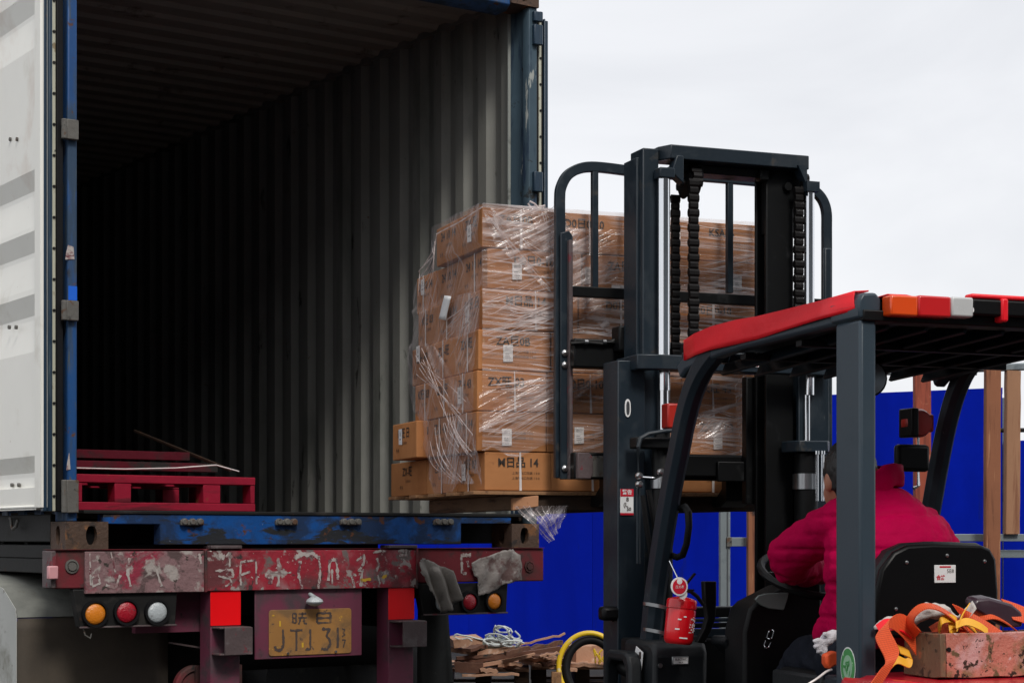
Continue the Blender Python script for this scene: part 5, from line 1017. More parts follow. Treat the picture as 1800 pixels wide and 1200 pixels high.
FT = ['ZX旺 03', 'D0日0-10', '乙火旺 43', 'N2ME 03', 'KSA46', 'M日品 14', 'ZA巨0B']
LT = ['24 10 14', 'ZX-旺', '03旺 日', '乙H 43', 'K旺 03']
FLAB = [(0, 1188, 412), (1, 909, 477), (1, 1036, 484), (1, 1095, 512), (1, 1296, 497), (3, 893, 621), (3, 1250, 612), (5, 891, 768), (5, 1018, 765), (5, 1262, 775), (4, 1170, 690), (3, 1075, 618)]
LLAB = [(0, 825, 411), (1, 743, 505), (2, 821, 552), (3, 735, 622), (4, 808, 695), (6, 815, 830), (5, 704, 768)]
def_words = ['leftmost', 'second from left', 'third from left', 'rightmost']
rowname = ['top', 'second', 'third', 'fourth', 'fifth', 'sixth', 'bottom']
rnd = random.Random(11)
def carton(r, a0, a1, b0, b1, label, front, left):
    z0, z1 = zrow[r + 1] + .0015, zrow[r] - .0015
    t = thing('carton', label, 'carton', FF, ((a0 + a1) / 2, (b0 + b1) / 2, z0), 'brown cartons stacked on the pallet')
    ja, jb = rnd.uniform(-.003, .003), rnd.uniform(-.004, .003)
    k = MB(); g_ = .0015; x0, x1, y0, y1 = a0 + g_ + ja, a1 - g_ + ja, b0 + g_ + jb, b1 - g_ + jb
    # slightly bulging faces
    n = 6; 
    def side(p0, p1, out):
        k.grid(n, 4, lambda u, v: Vector(p0).lerp(Vector(p1), u) * 1 + Vector((0, 0, (z1 - z0) * v)) + Vector(out) * (.0035 * math.sin(math.pi * u) * math.sin(math.pi * v)))
    side((x0, y0, z0), (x1, y0, z0), (0, -1, 0)); side((x1, y0, z0), (x1, y1, z0), (1, 0, 0)); side((x1, y1, z0), (x0, y1, z0), (0, 1, 0)); side((x0, y1, z0), (x0, y0, z0), (-1, 0, 0))
    k.grid(n, n, lambda u, v: Vector((x0 + (x1 - x0) * u, y0 + (y1 - y0) * v, z1))); k.grid(n, n, lambda u, v: Vector((x0 + (x1 - x0) * u, y1 + (y0 - y1) * v, z0)))
    body = k.build('box_body', 'cardboard', t, ang=30, fix=False, smooth=False)
    md = body.modifiers.new('weld', 'WELD'); md.merge_threshold = .0008; bv = body.modifiers.new('bevel', 'BEVEL'); bv.width = .004; bv.segments = 2; bv.limit_method = 'ANGLE'; bv.angle_limit = R(50)
    zm = z0 + (z1 - z0) * .72
    if front:
        cx = (x0 + x1) / 2; yy = y0 - .0042
        s = FT[rnd.randrange(len(FT))]; w = x1 - x0; k = MB()
        if r % 2 == 0 or rnd.random() < .7:
            add_text(k, s, .046, (cx + rnd.uniform(-.03, .01), yy, zm), (1, 0, 0), (0, 0, 1), .0008, .92)
            k.build('printed_mark', 'print_ink', t, smooth=False)
        k = MB()
        for j in range(2): add_text(k, '上海市出口包装 1 0 0', .0125, (cx + .03, yy + .0005, zm - .04 - .02 * j), (1, 0, 0), (0, 0, 1))
        k.build('printed_text', 'print_ink', t, smooth=False)
        xs = cx + rnd.uniform(-.02, .04)
        if r in (0, 2, 4, 6):
            k = MB(); k.prism([(xs - .005, y0 - .0062, z0), (xs + .005, y0 - .0062, z0), (xs + .0045 + rnd.uniform(-.01, .004), y0 - .0062, z1), (xs - .0055, y0 - .0062, z1)], (0, .0012, 0)); k.build('packing_strap', 'strap_white', t)
        for (rr, px, py) in FLAB:
            if rr == r:
                q = P(px, py, y0 - .006)
                if x0 < q.x < x1:
                    big = px == 1095; hw, hh = (.05, .024) if big else (.020, .0335)
                    k = MB(); k.prism([(q.x - hw, y0 - .0072, q.z - hh), (q.x + hw, y0 - .0072, q.z - hh + .002), (q.x + hw, y0 - .0068, q.z + hh), (q.x - hw, y0 - .0068, q.z + hh - .001)], (0, .0008, 0)); lb = k.build('shipping_label', 'label_white', t)
                    k = MB(); add_text(k, '出口', .014, (q.x, y0 - .0076, q.z + hh * .55), (1, 0, 0), (0, 0, 1)); 
                    for j in range(3): k.box(q.x - hw * .6, q.x + hw * (.2 + .2 * j), y0 - .0076, y0 - .0073, q.z - .004 - j * .007, q.z - .002 - j * .007)
                    add_text(k, 'o o', .010, (q.x, y0 - .0076, q.z - hh * .75), (1, 0, 0), (0, 0, 1)); k.build('label_text', 'grey_ink', lb, smooth=False)
    if left:
        cy = (y0 + y1) / 2; xx = x0 - .0042; k = MB()
        add_text(k, LT[rnd.randrange(len(LT))], .050, (xx, cy + .0, zm - .004), (0, -1, 0), (0, 0, 1), .0008, 1.05); k.build('printed_mark', 'print_ink', t, smooth=False)
        k = MB(); add_text(k, '出口包装 00', .014, (xx + .0005, cy - .01, zm - .045), (0, -1, 0), (0, 0, 1)); add_text(k, '↑↑', .03, (xx + .0005, cy + .09, z0 + .035), (0, -1, 0), (0, 0, 1)); k.build('printed_text', 'print_ink', t, smooth=False)
        if rnd.random() < .75:
            ys = cy + rnd.uniform(-.03, .03); k = MB(); k.prism([(x0 - .006, ys - .005, z0), (x0 - .006, ys + .005, z0), (x0 - .006, ys + .005, z1), (x0 - .006, ys - .005, z1)], (.0012, 0, 0)); k.build('packing_strap', 'strap_white', t)
        for (rr, px, py) in LLAB:
            if rr == r:
                q = Q(px, py, x0 - .006)
                if y0 < q.y < y1:
                    k = MB(); k.prism([(x0 - .0072, q.y - .024, q.z - .034), (x0 - .0072, q.y + .022, q.z - .032), (x0 - .0072, q.y + .024, q.z + .034), (x0 - .0072, q.y - .022, q.z + .034)], (.0008, 0, 0)); lb = k.build('shipping_label', 'label_white', t)
                    k = MB(); add_text(k, '出', .02, (x0 - .0077, q.y, q.z + .012), (0, -1, 0), (0, 0, 1)); k.box(x0 - .0077, x0 - .0074, q.y - .012, q.y + .012, q.z - .012, q.z - .008); k.build('label_text', 'grey_ink', lb, smooth=False)
    return t
CA = []
for r in range(7):
    a0 = P(corner[r], 600, LF).x; a1 = P(right_px[r], 600, LF).x; n = max(3, round((a1 - a0) / front_w[r])); w = (a1 - a0) / n; CA.append(a0)
    bs = [LF] + [Q(x, 600, a0).y for x in left_px[r]]
    names = {4: ['at the left corner', 'second from the left corner', 'third from the left corner', 'at the right end'], 3: ['at the left corner', 'in the middle', 'at the right end']}[n]
    for i in range(n):
        carton(r, a0 + w * i, a0 + w * (i + 1), bs[0], bs[1], f'brown carton in the {rowname[r]} row, {names[i]}, facing the forklift', True, i == 0)
    for j in range(1, len(bs) - 1):
        wh = 'just behind the left corner' if j == 1 else 'deepest on the left side'
        carton(r, a0, a0 + .3, bs[j], bs[j + 1], f'brown carton in the {rowname[r]} row, {wh}, end towards the container', False, True)
    if r == 5:
        b0 = bs[-1] + .002; ap = P(732, 780, b0).x
        carton(r, ap, ap + .26, b0, Q(690, 780, ap).y, 'unwrapped brown carton jutting out at the back left of the sixth row', True, True)
# loose tag stuck on the third row, left side
q = Q(781, 541, CA[2] - .03); pq = [Q(x, y, CA[2] - .034) for x, y in ((771, 560), (783, 563), (793, 521), (781, 519))]; k = MB(); k.grid(2, 6, lambda u, v: (pq[0] * (1 - u) + pq[1] * u) * (1 - v) + (pq[3] * (1 - u) + pq[2] * u) * v); k2 = k.build('paper_tag', 'label_white', None, FF, base=(CA[2] - .03, q.y, q.z), solid=.0008, fix=False)
set_tags(k2, 'small white paper tag caught in the film on the third row', 'tag')

# ================================================================ STRETCH FILM
zT, zB = zrow[0], zrow[7]
t = thing('stretch_film', 'clear stretch film pulled round the stack of cartons in pale folds', 'plastic film', FF, (.25, LF - .02, zT))
sd_ = Vector((3, 7, 1))
def nzv(x, y, s): return noise.noise(Vector((x * s, y * s, 2.7)))
aL_ = min(CA[:3]) - .004; aR_ = P(1336, 500, LF).x + .012
def rowcorner(z):
    for r in range(7):
        if z >= zrow[r + 1]: return r
    return 6
def frontf(u, v):
    z = zB + .14 + (zT - zB - .13) * v
    if u == 0: pass
    a = aL_ + (aR_ - aL_) * u
    lo = .06 * nzv(u * 8, 1.3, 1.2) + .02
    z = z + (1 - v) * lo
    b = LF - .0125 - .005 * (1 + nzv(a * 3, z * 14, 1.6))
    return (a, b, z)
k = MB(); k.grid(70, 60, frontf); fs_ = k.build('film_sheet', 'film_front', t, fix=False, ang=180)
def leftf(u, v):
    z = zB + .03 + (zT - zB - .02) * v; r = rowcorner(z - .01); 
    # smooth envelope of the row corners and ends
    def env(arr, z):
        x = 0; wsum = 0
        for rr in range(7):
            zc_ = (zrow[rr] + zrow[rr + 1]) / 2; w = math.exp(-((z - zc_) / .09) ** 2); x += w * arr[rr]; wsum += w
        return x / max(wsum, 1e-9)
    a = min(CA[r], env(CA, z)) - .012
    ends = [Q(left_px[q_][-1] if q_ not in (5, 6) else (752 if q_ == 5 else 762), 600, CA[q_]).y for q_ in range(7)]
    f1 = env(ends, z) + .008; f = LF - .012 + (f1 - LF + .012) * u
    a -= .006 * (1 + nzv(f * 9, z * 9, 1.5)) + .010 * math.sin(math.pi * u) * abs(nzv(f * 4, z * 5, 1.1))
    zz = z + (1 - v) * (.05 * math.sin(u * 7) + .04 * nzv(u * 9, 2, 1))
    return (a, f, zz)
k = MB(); k.grid(40, 80, leftf); k.build('film_sheet', 'film_side', t, fix=False, ang=180)
rt1 = Q(767, 405, CA[0]).y
k = MB(); k.grid(40, 14, lambda u, v: (aL_ - .01 + (aR_ - aL_ + .01) * u, LF - .014 + (rt1 - LF + .02) * v, zT + .006 + .006 * abs(nzv(u * 12, v * 4, 1.3)))); k.build('film_sheet', 'film_front', t, fix=False, ang=180)
# knot of film on the top edge
k = MB(); k.grid(16, 6, lambda u, v: (P(930 + 45 * u, 363, LF).x, LF - .012 + .12 * v, zT + .004 + (.022 + .018 * nzv(u * 7, v * 3, 1.2)) * math.sin(math.pi * u) * math.sin(math.pi * (v * .8 + .1)))); k.build('film_knot', 'film_loose', t, fix=False, ang=180)
k = MB(); k.tube([P(935, 366, LF), P(928, 358, LF), P(932, 354, LF), P(940, 358, LF), P(946, 364, LF), P(958, 361, LF)], .003, 6); k.tube([P(975, 362, LF - .01)] + [P(975 - i * 6, 366 + i * 1.2, LF - .01) for i in range(1, 5)], .0025, 6); k.build('film_string', 'film_fold', t)
# pulled folds, too many and too irregular to count
rs = random.Random(5); k = MB()
def strand(p0, p1, w, wob=4.5, segs=9, yo=0):
    ph = rs.uniform(0, 6); pts = []
    for i in range(segs + 1):
        u = i / segs; x = p0[0] + (p1[0] - p0[0]) * u; y = p0[1] + (p1[1] - p0[1]) * u + wob * math.sin(ph + u * 4) * math.sin(math.pi * u)
        p_ = P(x, y, LF - .0195 - .002 * math.sin(ph + 5 * u)); pts.append(p_)
    m_ = len(pts)
    k.sweep(pts, [(-w, -.0008), (w, -.0008), (w, .0008), (-w, .0008)] if False else [(-.0004, -w), (.0004, -w), (.0004, w), (-.0004, w)], (0, 0, 1))
def wj(lo=.0005, hi=.0019): return (lo + (hi - lo) * rs.random() ** 3) * .9
for i in range(34):                                     # near level lines over the upper right
    y = 392 + i * 6.2 + rs.uniform(-3, 3); x0 = rs.uniform(985, 1120) if rs.random() < .6 else rs.uniform(1120, 1230); x1 = min(1334, x0 + rs.uniform(90, 330))
    strand((x0, y), (x1, y + (x1 - x0) * .058 + rs.uniform(-6, 8)), wj())
for i in range(30):                                     # crossing lines over the middle right
    y = 520 + i * 4.2 + rs.uniform(-5, 5); x0 = rs.uniform(850, 1180); x1 = min(1330, x0 + rs.uniform(60, 210)); s = rs.choice((-.22, -.16, -.1, .1, .18))
    strand((x0, y), (x1, y + (x1 - x0) * s), wj())
for i in range(26):                                     # diagonal pull over rows three and four
    x0 = rs.uniform(848, 905); y0 = rs.uniform(530, 640); L_ = rs.uniform(50, 125); strand((x0, y0), (min(x0 + L_, 985), y0 - L_ * rs.uniform(.30, .52)), wj())
for i in range(34):                                     # fan converging towards the right rail
    y0 = rs.uniform(668, 800); x0 = rs.uniform(842, 880); tx, ty = 1083, 655 + rs.uniform(-10, 22); u0 = rs.uniform(0, .15); u1 = rs.uniform(.45, 1.0)
    strand((x0 + (tx - x0) * u0, y0 + (ty - y0) * u0), (x0 + (tx - x0) * u1, y0 + (ty - y0) * u1), wj(.0006, .0024), 3)
for i in range(20):                                     # fan from the top left corner
    x0, y0 = 858 + rs.uniform(-6, 12), 372 + rs.uniform(-2, 10); ang = rs.uniform(.45, 1.25); L_ = rs.uniform(60, 190); x1 = min(x0 + L_ * math.cos(ang), 1085)
    strand((x0, y0), (x1, y0 + L_ * math.sin(ang)), wj(.0005, .0016), 4)
for i in range(10): x0 = 940 + i * 5 + rs.uniform(-3, 3); strand((x0, 368), (x0 + rs.uniform(10, 60), 368 + rs.uniform(50, 110)), wj(.0006, .002), 3)
for i in range(20):                                     # lower right window
    y0 = rs.uniform(660, 800); strand((1222 + rs.uniform(0, 30), y0), (1311, y0 + rs.uniform(-4, 28)), wj(), 3)
k.build('film_folds', 'film_fold', t, smooth=False)['kind'] = 'stuff'
k = MB()
def strandL(p0, p1, w, bow=0, segs=9):
    ph = rs.uniform(0, 6); pts = []
    for i in range(segs + 1):
        u = i / segs; x = p0[0] + (p1[0] - p0[0]) * u + bow * math.sin(math.pi * u); y = p0[1] + (p1[1] - p0[1]) * u + 2.5 * math.sin(ph + 4 * u) * math.sin(math.pi * u)
        pts.append(Q(x, y, min(CA) - .034 - .003 * math.sin(ph + 6 * u)))
    k.sweep(pts, [(-w, -.0008), (w, -.0008), (w, .0008), (-w, .0008)], (1, 0, 0))
for i in range(12): x0 = 850 - rs.uniform(0, 10); y0 = rs.uniform(510, 540); strandL((x0 - rs.uniform(0, 25), y0), (x0 - rs.uniform(25, 70), y0 + rs.uniform(40, 110)), wj(.0006, .0018), 3)
for i in range(8): strandL((rs.uniform(728, 752), rs.uniform(600, 660)), (rs.uniform(790, 838), rs.uniform(700, 800)), wj(.0006, .002), rs.uniform(-8, 8))
for i in range(9): x0 = rs.uniform(778, 800); strandL((x0, rs.uniform(724, 745)), (x0 + rs.uniform(18, 44), rs.uniform(780, 808)), wj(.001, .0036), -6)
for i in range(7): x0 = rs.uniform(752, 772); strandL((x0, rs.uniform(740, 800)), (x0 + rs.uniform(20, 50), rs.uniform(815, 850)), wj(.0008, .003), -10)
for i in range(5): strandL((768 - i * 2, 412 + i * 6), (735 + i * 3, 478 + i * 10), wj(.0008, .0016), 8)
strandL((848, 364), (768, 411), .0022); strandL((767, 411), (762, 448), .0016); strandL((762, 448), (738, 474), .0018, 3); strandL((738, 474), (735, 520), .0014)
k.build('film_folds', 'film_fold', t, smooth=False)['kind'] = 'stuff'
# broad glassy patches where several layers overlap
for pl4 in ([(862, 366), (985, 369), (1000, 470), (905, 430)], [(930, 366), (985, 369), (1085, 600), (975, 500)], [(850, 372), (905, 430), (975, 520), (870, 430)], [(985, 400), (1085, 404), (1085, 500), (1000, 500)], [(842, 690), (985, 655), (985, 700), (842, 760)], [(985, 655), (1083, 648), (1083, 668), (985, 715)], [(1225, 740), (1311, 735), (1311, 765), (1225, 770)], [(1290, 655), (1312, 655), (1312, 800), (1300, 800)]):
    A, B_, C_, D_ = pl4; k = MB(); k.grid(14, 14, lambda u, v: P((A[0] * (1 - u) + B_[0] * u) * (1 - v) + (D_[0] * (1 - u) + C_[0] * u) * v, (A[1] * (1 - u) + B_[1] * u) * (1 - v) + (D_[1] * (1 - u) + C_[1] * u) * v, LF - .0235 - .004 * math.sin(u * 9 + v * 5 + A[0]))); k.build('film_overlap', 'film_patch', t, fix=False, ang=180)
for pl4 in ([(800, 520), (845, 508), (842, 580), (790, 600)], [(742, 600), (765, 610), (835, 720), (790, 720)], [(770, 735), (836, 725), (836, 800), (790, 800)], [(758, 790), (800, 790), (835, 850), (775, 850)]):
    A, B_, C_, D_ = pl4; k = MB(); k.grid(12, 12, lambda u, v: Q((A[0] * (1 - u) + B_[0] * u) * (1 - v) + (D_[0] * (1 - u) + C_[0] * u) * v, (A[1] * (1 - u) + B_[1] * u) * (1 - v) + (D_[1] * (1 - u) + C_[1] * u) * v, min(CA) - .030 - .004 * math.sin(u * 9 + v * 5 + A[0]))); k.build('film_overlap', 'film_patch_side', t, fix=False, ang=180)
# loose tails under the load
def tail(outline, fpl, label, seed):
    A, B, C, D_ = outline; mb = MB()
    def f(u, v):
        x = (A[0] * (1 - u) + B[0] * u) * (1 - v) + (D_[0] * (1 - u) + C[0] * u) * v; y = (A[1] * (1 - u) + B[1] * u) * (1 - v) + (D_[1] * (1 - u) + C[1] * u) * v
        p_ = P(x, y, fpl); p_.y += .014 * math.sin(u * 17 + seed) * (.3 + v) + .01 * math.sin(v * 9); return p_
    mb.grid(24, 16, f); p0 = P(*A, fpl)
    o = mb.build('loose_film', 'film_loose', None, FF, base=tuple(p0), fix=False, ang=180)
    set_tags(o, label, 'plastic film'); kk = MB()
    for i in range(9):
        u = i / 8 * .9 + .05; kk.sweep([Vector(f(u + (.5 - u) * .12 * v_, v_)) - Vector((0, .004, 0)) for v_ in [j / 6 for j in range(7)]], [(-.0007, -.0008), (.0007, -.0008), (.0007, .0008), (-.0007, .0008)], (0, 0, 1))
    OFF[o.name] = Vector(p0); kk.build('film_folds', 'film_fold', o, smooth=False)['kind'] = 'stuff'
tail([(903, 889), (1000, 888), (984, 925), (969, 954)], LF - .03, 'torn tail of clear film hanging under the pallet near the container corner', 1)
tail([(1300, 886), (1333, 886), (1336, 900), (1330, 908)], LF + .05, 'short scrap of clear film hanging below the right fork', 2)

# ================================================================ DRIVER
pr = thing('person', 'driver in a magenta puffer jacket sitting with his back to the camera', 'person', FF, (.40, -.6, 0))
def loft(k, rings, n=20):
    vs = []; fs = []
    for c, X, Y in rings:
        c = Vector(c); X = Vector(X); Y = Vector(Y)
        for i in range(n): a = 2 * math.pi * i / n; vs.append(c + X * math.cos(a) + Y * math.sin(a))
    m_ = len(rings)
    for i in range(m_ - 1):
        for j in range(n): fs.append((i * n + j, i * n + (j + 1) % n, (i + 1) * n + (j + 1) % n, (i + 1) * n + j))
    fs.append(tuple(range(n - 1, -1, -1))); fs.append(tuple((m_ - 1) * n + j for j in range(n)))
    k.add(vs, fs)
def limb(k, pts, n=16):       # pts: (pos, radius); rounded ends
    P_ = [Vector(p[0]) for p in pts]; rings = []
    for i, (p, r) in enumerate(pts):
        d = (P_[min(i + 1, len(P_) - 1)] - P_[max(i - 1, 0)]).normalized(); x = d.orthogonal().normalized(); y = d.cross(x)
        if i == 0:
            for q_ in (.92, .6): rings.append((P_[0] - d * r * q_, x * r * math.sqrt(1 - q_ * q_), y * r * math.sqrt(1 - q_ * q_)))
        rings.append((P_[i], x * r, y * r))
        if i == len(P_) - 1:
            for q_ in (.6, .92): rings.append((P_[i] + d * r * q_, x * r * math.sqrt(1 - q_ * q_), y * r * math.sqrt(1 - q_ * q_)))
    # keep ring frames aligned
    out = [rings[0]]
    for c, x, y in rings[1:]:
        px_ = out[-1][1].normalized(); d = x.cross(y).normalized(); xx = (px_ - d * px_.dot(d)).normalized() * x.length; yy = d.cross(xx.normalized()) * y.length; out.append((c, xx, yy))
    loft(k, out, n)
def ell(k, c, rx, ry, rz, n=20, m_=12):
    c = Vector(c); rings = []
    for i in range(m_ + 1):
        t_ = -math.pi / 2 * .97 + math.pi * .97 * i / m_; rings.append((c + Vector((0, 0, rz * math.sin(t_))), Vector((rx * math.cos(t_), 0, 0)), Vector((0, ry * math.cos(t_), 0))))
    loft(k, rings, n)
def blob(name, k, m, parent, voxel=.012, smooth=4, disp=None):
    """join overlapping pieces into one continuous skin"""
    off = OFF[parent.name] if parent.name in OFF else OFF[parent.parent.name]
    me = bpy.data.meshes.new(name); me.from_pydata([v - off for v in k.V], [], k.F); me.update()
    import bmesh
    o = bpy.data.objects.new(name, me); COL.objects.link(o)
    bm = bmesh.new(); bm.from_mesh(me); bmesh.ops.recalc_face_normals(bm, faces=bm.faces); bm.to_mesh(me); bm.free()
    r_ = o.modifiers.new('r', 'REMESH'); r_.mode = 'VOXEL'; r_.voxel_size = voxel; s_ = o.modifiers.new('s', 'SMOOTH'); s_.iterations = smooth; s_.factor = .5
    dg = bpy.context.evaluated_depsgraph_get(); nm = bpy.data.meshes.new_from_object(o.evaluated_get(dg)); bpy.data.objects.remove(o)
    if disp:
        ns = [v.normal.copy() for v in nm.vertices]
        for v, n_ in zip(nm.vertices, ns): v.co += n_ * disp(v.co + off, n_)
    nm.materials.clear(); nm.materials.append(M[m])
    for p in nm.polygons: p.use_smooth = True
    q = bpy.data.objects.new(name, nm); COL.objects.link(q); q.parent = parent; return q
X1, Y1 = Vector((1, 0, 0)), Vector((0, 1, 0))
tor = [(1553, 1140, -.60, .195, .15), (1556, 1065, -.63, .20, .15), (1562, 995, -.65, .215, .155), (1563, 940, -.64, .212, .15), (1560, 908, -.62, .172, .13), (1550, 880, -.59, .125, .11), (1532, 858, -.56, .090, .09)]
k = MB(); loft(k, [(P(x, y, f), X1 * w, Y1 * d) for x, y, f, w, d in tor])
limb(k, [(P(1482, 912, -.60), .072), (P(1447, 935, -.50), .076), (P(1410, 958, -.40), .076), (P(1389, 975, -.33), .078), (P(1392, 990, -.28), .070), (P(1415, 1000, -.20), .058), (P(1440, 1004, -.13), .045)])
limb(k, [(P(1622, 925, -.62), .070), (P(1648, 962, -.57), .070), (P(1662, 1000, -.48), .072), (P(1640, 1020, -.35), .064), (P(1600, 1015, -.22), .050), (P(1575, 1010, -.17), .044)])
limb(k, [(P(1500, 1060, -.60), .10), (P(1472, 1095, -.56), .07), (P(1456, 1112, -.52), .05)])
cz = P(1500, 850, -.55).z
def jdisp(co, n):
    s = (co.z - 1.0) / .092; q = abs(math.sin(math.pi * s)) ** .45; arm = 1 if co.x < .12 or co.y > -.35 else 0
    dz = abs(((co.z + .006 * math.sin(co.x * 9)) / .105) % 1 - .5) * .105; seam = -.007 * math.exp(-(dz / .007) ** 2)
    wr = noise.noise(Vector((co.x * 34, co.y * 20, co.z * 13))) * math.exp(-(dz / .03) ** 2)
    return seam * (.5 if arm else 1) + .006 * (q - .7) * (.3 if arm else 1) + .005 * wr + .004 * noise.noise(co * 9) + .004 * noise.noise(co * 26) * (1.8 if arm else .7) + .0015 * noise.noise(co * 60)
jk = blob('jacket', k, 'magenta', pr, .0075, 8, jdisp)
k = MB(); nn = 26; cc = P(1530, 845, -.555)
ringp = [Vector((cc.x + .094 * math.cos(2 * math.pi * i / nn), cc.y + .09 * math.sin(2 * math.pi * i / nn), cc.z + .006 + (.012 if math.cos(2 * math.pi * i / nn) > 0 else -.01))) for i in range(nn)]
k.sweep(ringp, [(-.012, -.038), (.012, -.038), (.015, .0), (.010, .036), (-.008, .036), (-.015, 0)], (0, 0, 1), closed=True)
blob('collar', k, 'magenta', jk, .008, 3, lambda co, n: .004 * noise.noise(co * 25))
# continuous body under the clothes: head, neck, torso, arms with hands, legs
hc = P(1492, 838, -.50)
k = MB(); ell(k, hc, .076, .094, .116); ell(k, hc + Vector((-.002, .055, -.05)), .052, .05, .06)
limb(k, [(hc + Vector((.01, -.02, -.06)), .058), (P(1522, 880, -.56), .06), (P(1545, 920, -.6), .08)])
loft(k, [(P(x, y, f), X1 * w * .8, Y1 * d * .8) for x, y, f, w, d in tor[:-1]])
limb(k, [(P(1478, 905, -.60), .05), (P(1389, 975, -.33), .048), (P(1440, 1004, -.13), .030), (P(1447, 1000, -.09), .028)])
limb(k, [(P(1615, 935, -.62), .042), (P(1655, 1000, -.49), .042), (P(1575, 1010, -.17), .03), (P(1560, 1006, -.12), .028)])
limb(k, [(P(1500, 1170, -.56), .075), (P(1412, 1158, -.26), .062), (P(1400, 1330, -.12), .045), (P(1398, 1480, -.05), .04)])
limb(k, [(P(1600, 1170, -.56), .075), (P(1560, 1150, -.20), .062), (P(1540, 1330, -.10), .045), (P(1540, 1480, -.05), .04)])
ell(k, hc + Vector((0, .098, -.012)), .013, .022, .022); ell(k, hc + Vector((0, .092, -.060)), .024, .014, .008)
for s in (-1, 1):
    ell(k, hc + Vector((s * .079, -.004, -.016)), .010, .020, .034); ell(k, hc + Vector((s * .030, .084, .008)), .016, .010, .010)
body = blob('body', k, 'skin', pr, .0075, 2)
for s in (-1, 1): k = MB(); ell(k, hc + Vector((s * .030, .0905, .008)), .008, .006, .006, 12, 8); k.build('eye', 'eye', body, ang=180)
def hand(wrist, d, up_, s, grip):
    """palm, four fingers of unequal length bent at the knuckles and a thumb from the side of the palm"""
    d = Vector(d).normalized(); up_ = Vector(up_).normalized(); side = d.cross(up_).normalized() * s; w = Vector(wrist); k = MB()
    loft(k, [(w, side * .026, up_ * .018), (w + d * .03, side * .036, up_ * .016), (w + d * .07, side * .041, up_ * .015), (w + d * .088, side * .038, up_ * .012)])
    for i, L_ in enumerate((.070, .080, .075, .058)):
        b = w + d * .082 + side * (.029 - i * .0195); p1 = b + d * L_ * .42 - up_ * .010; p2 = p1 + d * L_ * .20 - up_ * L_ * grip * .35; p3 = p2 - d * L_ * .12 - up_ * L_ * grip * .32
        limb(k, [(b - d * .012, .0095), (p1, .0088), (p2, .0082), (p3, .0072)], 10)
    tb = w + d * .028 + side * .032; limb(k, [(tb, .013), (tb + d * .028 + side * .018 - up_ * .008, .0105), (tb + d * .052 + side * .012 - up_ * .026, .0085)], 10)
    return blob('hand', k, 'skin', body, .0035, 2)
hand(P(1447, 1000, -.085), (.25, .9, .05), (0, -.1, 1), 1, 1.0); hand(P(1560, 1006, -.11), (-.5, .8, .05), (0, -.1, 1), -1, 1.0)
k = MB(); ell(k, hc + Vector((-.003, -.014, .016)), .082, .096, .110, 28, 18)
hv = []
hair = blob('hair', k, 'hair', body, .007, 2, lambda co, n: .004 * noise.noise(co * 60) + (-.016 if (co.z < hc.z - .045 and co.y > hc.y - .02) or co.y > hc.y + .06 and co.z < hc.z + .055 else 0))
k = MB(); k.sweep([Vector((cc.x + .078 * math.cos(2 * math.pi * i / 20), cc.y + .012 + .074 * math.sin(2 * math.pi * i / 20), cc.z + .012)) + Vector((-.028, .01, 0)) for i in range(20)], [(-.014, -.03), (.012, -.03), (.014, .02), (-.008, .03)], (0, 0, 1), closed=True)
blob('scarf', k, 'scarf', body, .008, 2, lambda co, n: .004 * noise.noise(co * 30))
k = MB()
limb(k, [(P(1515, 1175, -.60), .10), (P(1462, 1166, -.45), .094), (P(1420, 1160, -.31), .084), (P(1405, 1185, -.25), .080), (P(1402, 1290, -.18), .066), (P(1398, 1440, -.08), .062)])
limb(k, [(P(1600, 1175, -.60), .10), (P(1575, 1160, -.38), .090), (P(1560, 1150, -.20), .080), (P(1545, 1200, -.16), .076), (P(1540, 1330, -.10), .066), (P(1540, 1440, -.05), .06)])
limb(k, [(P(1500, 1170, -.62), .12), (P(1600, 1170, -.62), .12)])
blob('trousers', k, 'denim', pr, .011, 3, lambda co, n: .008 * math.sin((co.y * 1.1 + co.z * .6 + .25 * noise.noise(co * 5)) * 105) * (.4 + .6 * abs(noise.noise(co * 7))) + .006 * noise.noise(co * 14))
for x, y in ((1398, 1470), (1540, 1470)):
    k = MB(); b_ = P(x, y, -.02); limb(k, [(Vector((b_.x, b_.y - .05, .50)), .045), (Vector((b_.x, b_.y + .05, .495)), .045), (Vector((b_.x, b_.y + .15, .49)), .038)]); blob('shoe', k, 'black_plastic', pr, .01, 2)
# white work glove hanging from the pocket
g0 = P(1462, 1118, -.70); k = MB()
limb(k, [(g0 + Vector((.005, 0, .005)), .018), (g0 + Vector((-.02, 0, -.010)), .021), (g0 + Vector((-.035, 0, -.02)), .016)])
for i, (dx, dz) in enumerate(((-.062, -.012), (-.060, -.030), (-.050, -.046), (-.034, -.054))): limb(k, [(g0 + Vector((-.03, 0, -.018)), .010), (g0 + Vector((dx * .8, -.008, dz * .8)), .009), (g0 + Vector((dx, -.004, dz)), .0075)], 10)
limb(k, [(g0 + Vector((-.02, -.01, 0)), .010), (g0 + Vector((-.036, -.02, .010)), .008)], 10)
g_ = blob('work_glove', k, 'glove_cloth', pr, .0045, 2, lambda co, n: .0022 * noise.noise(co * 90))
g_['label'] = 'white knitted work glove tucked at the hip'

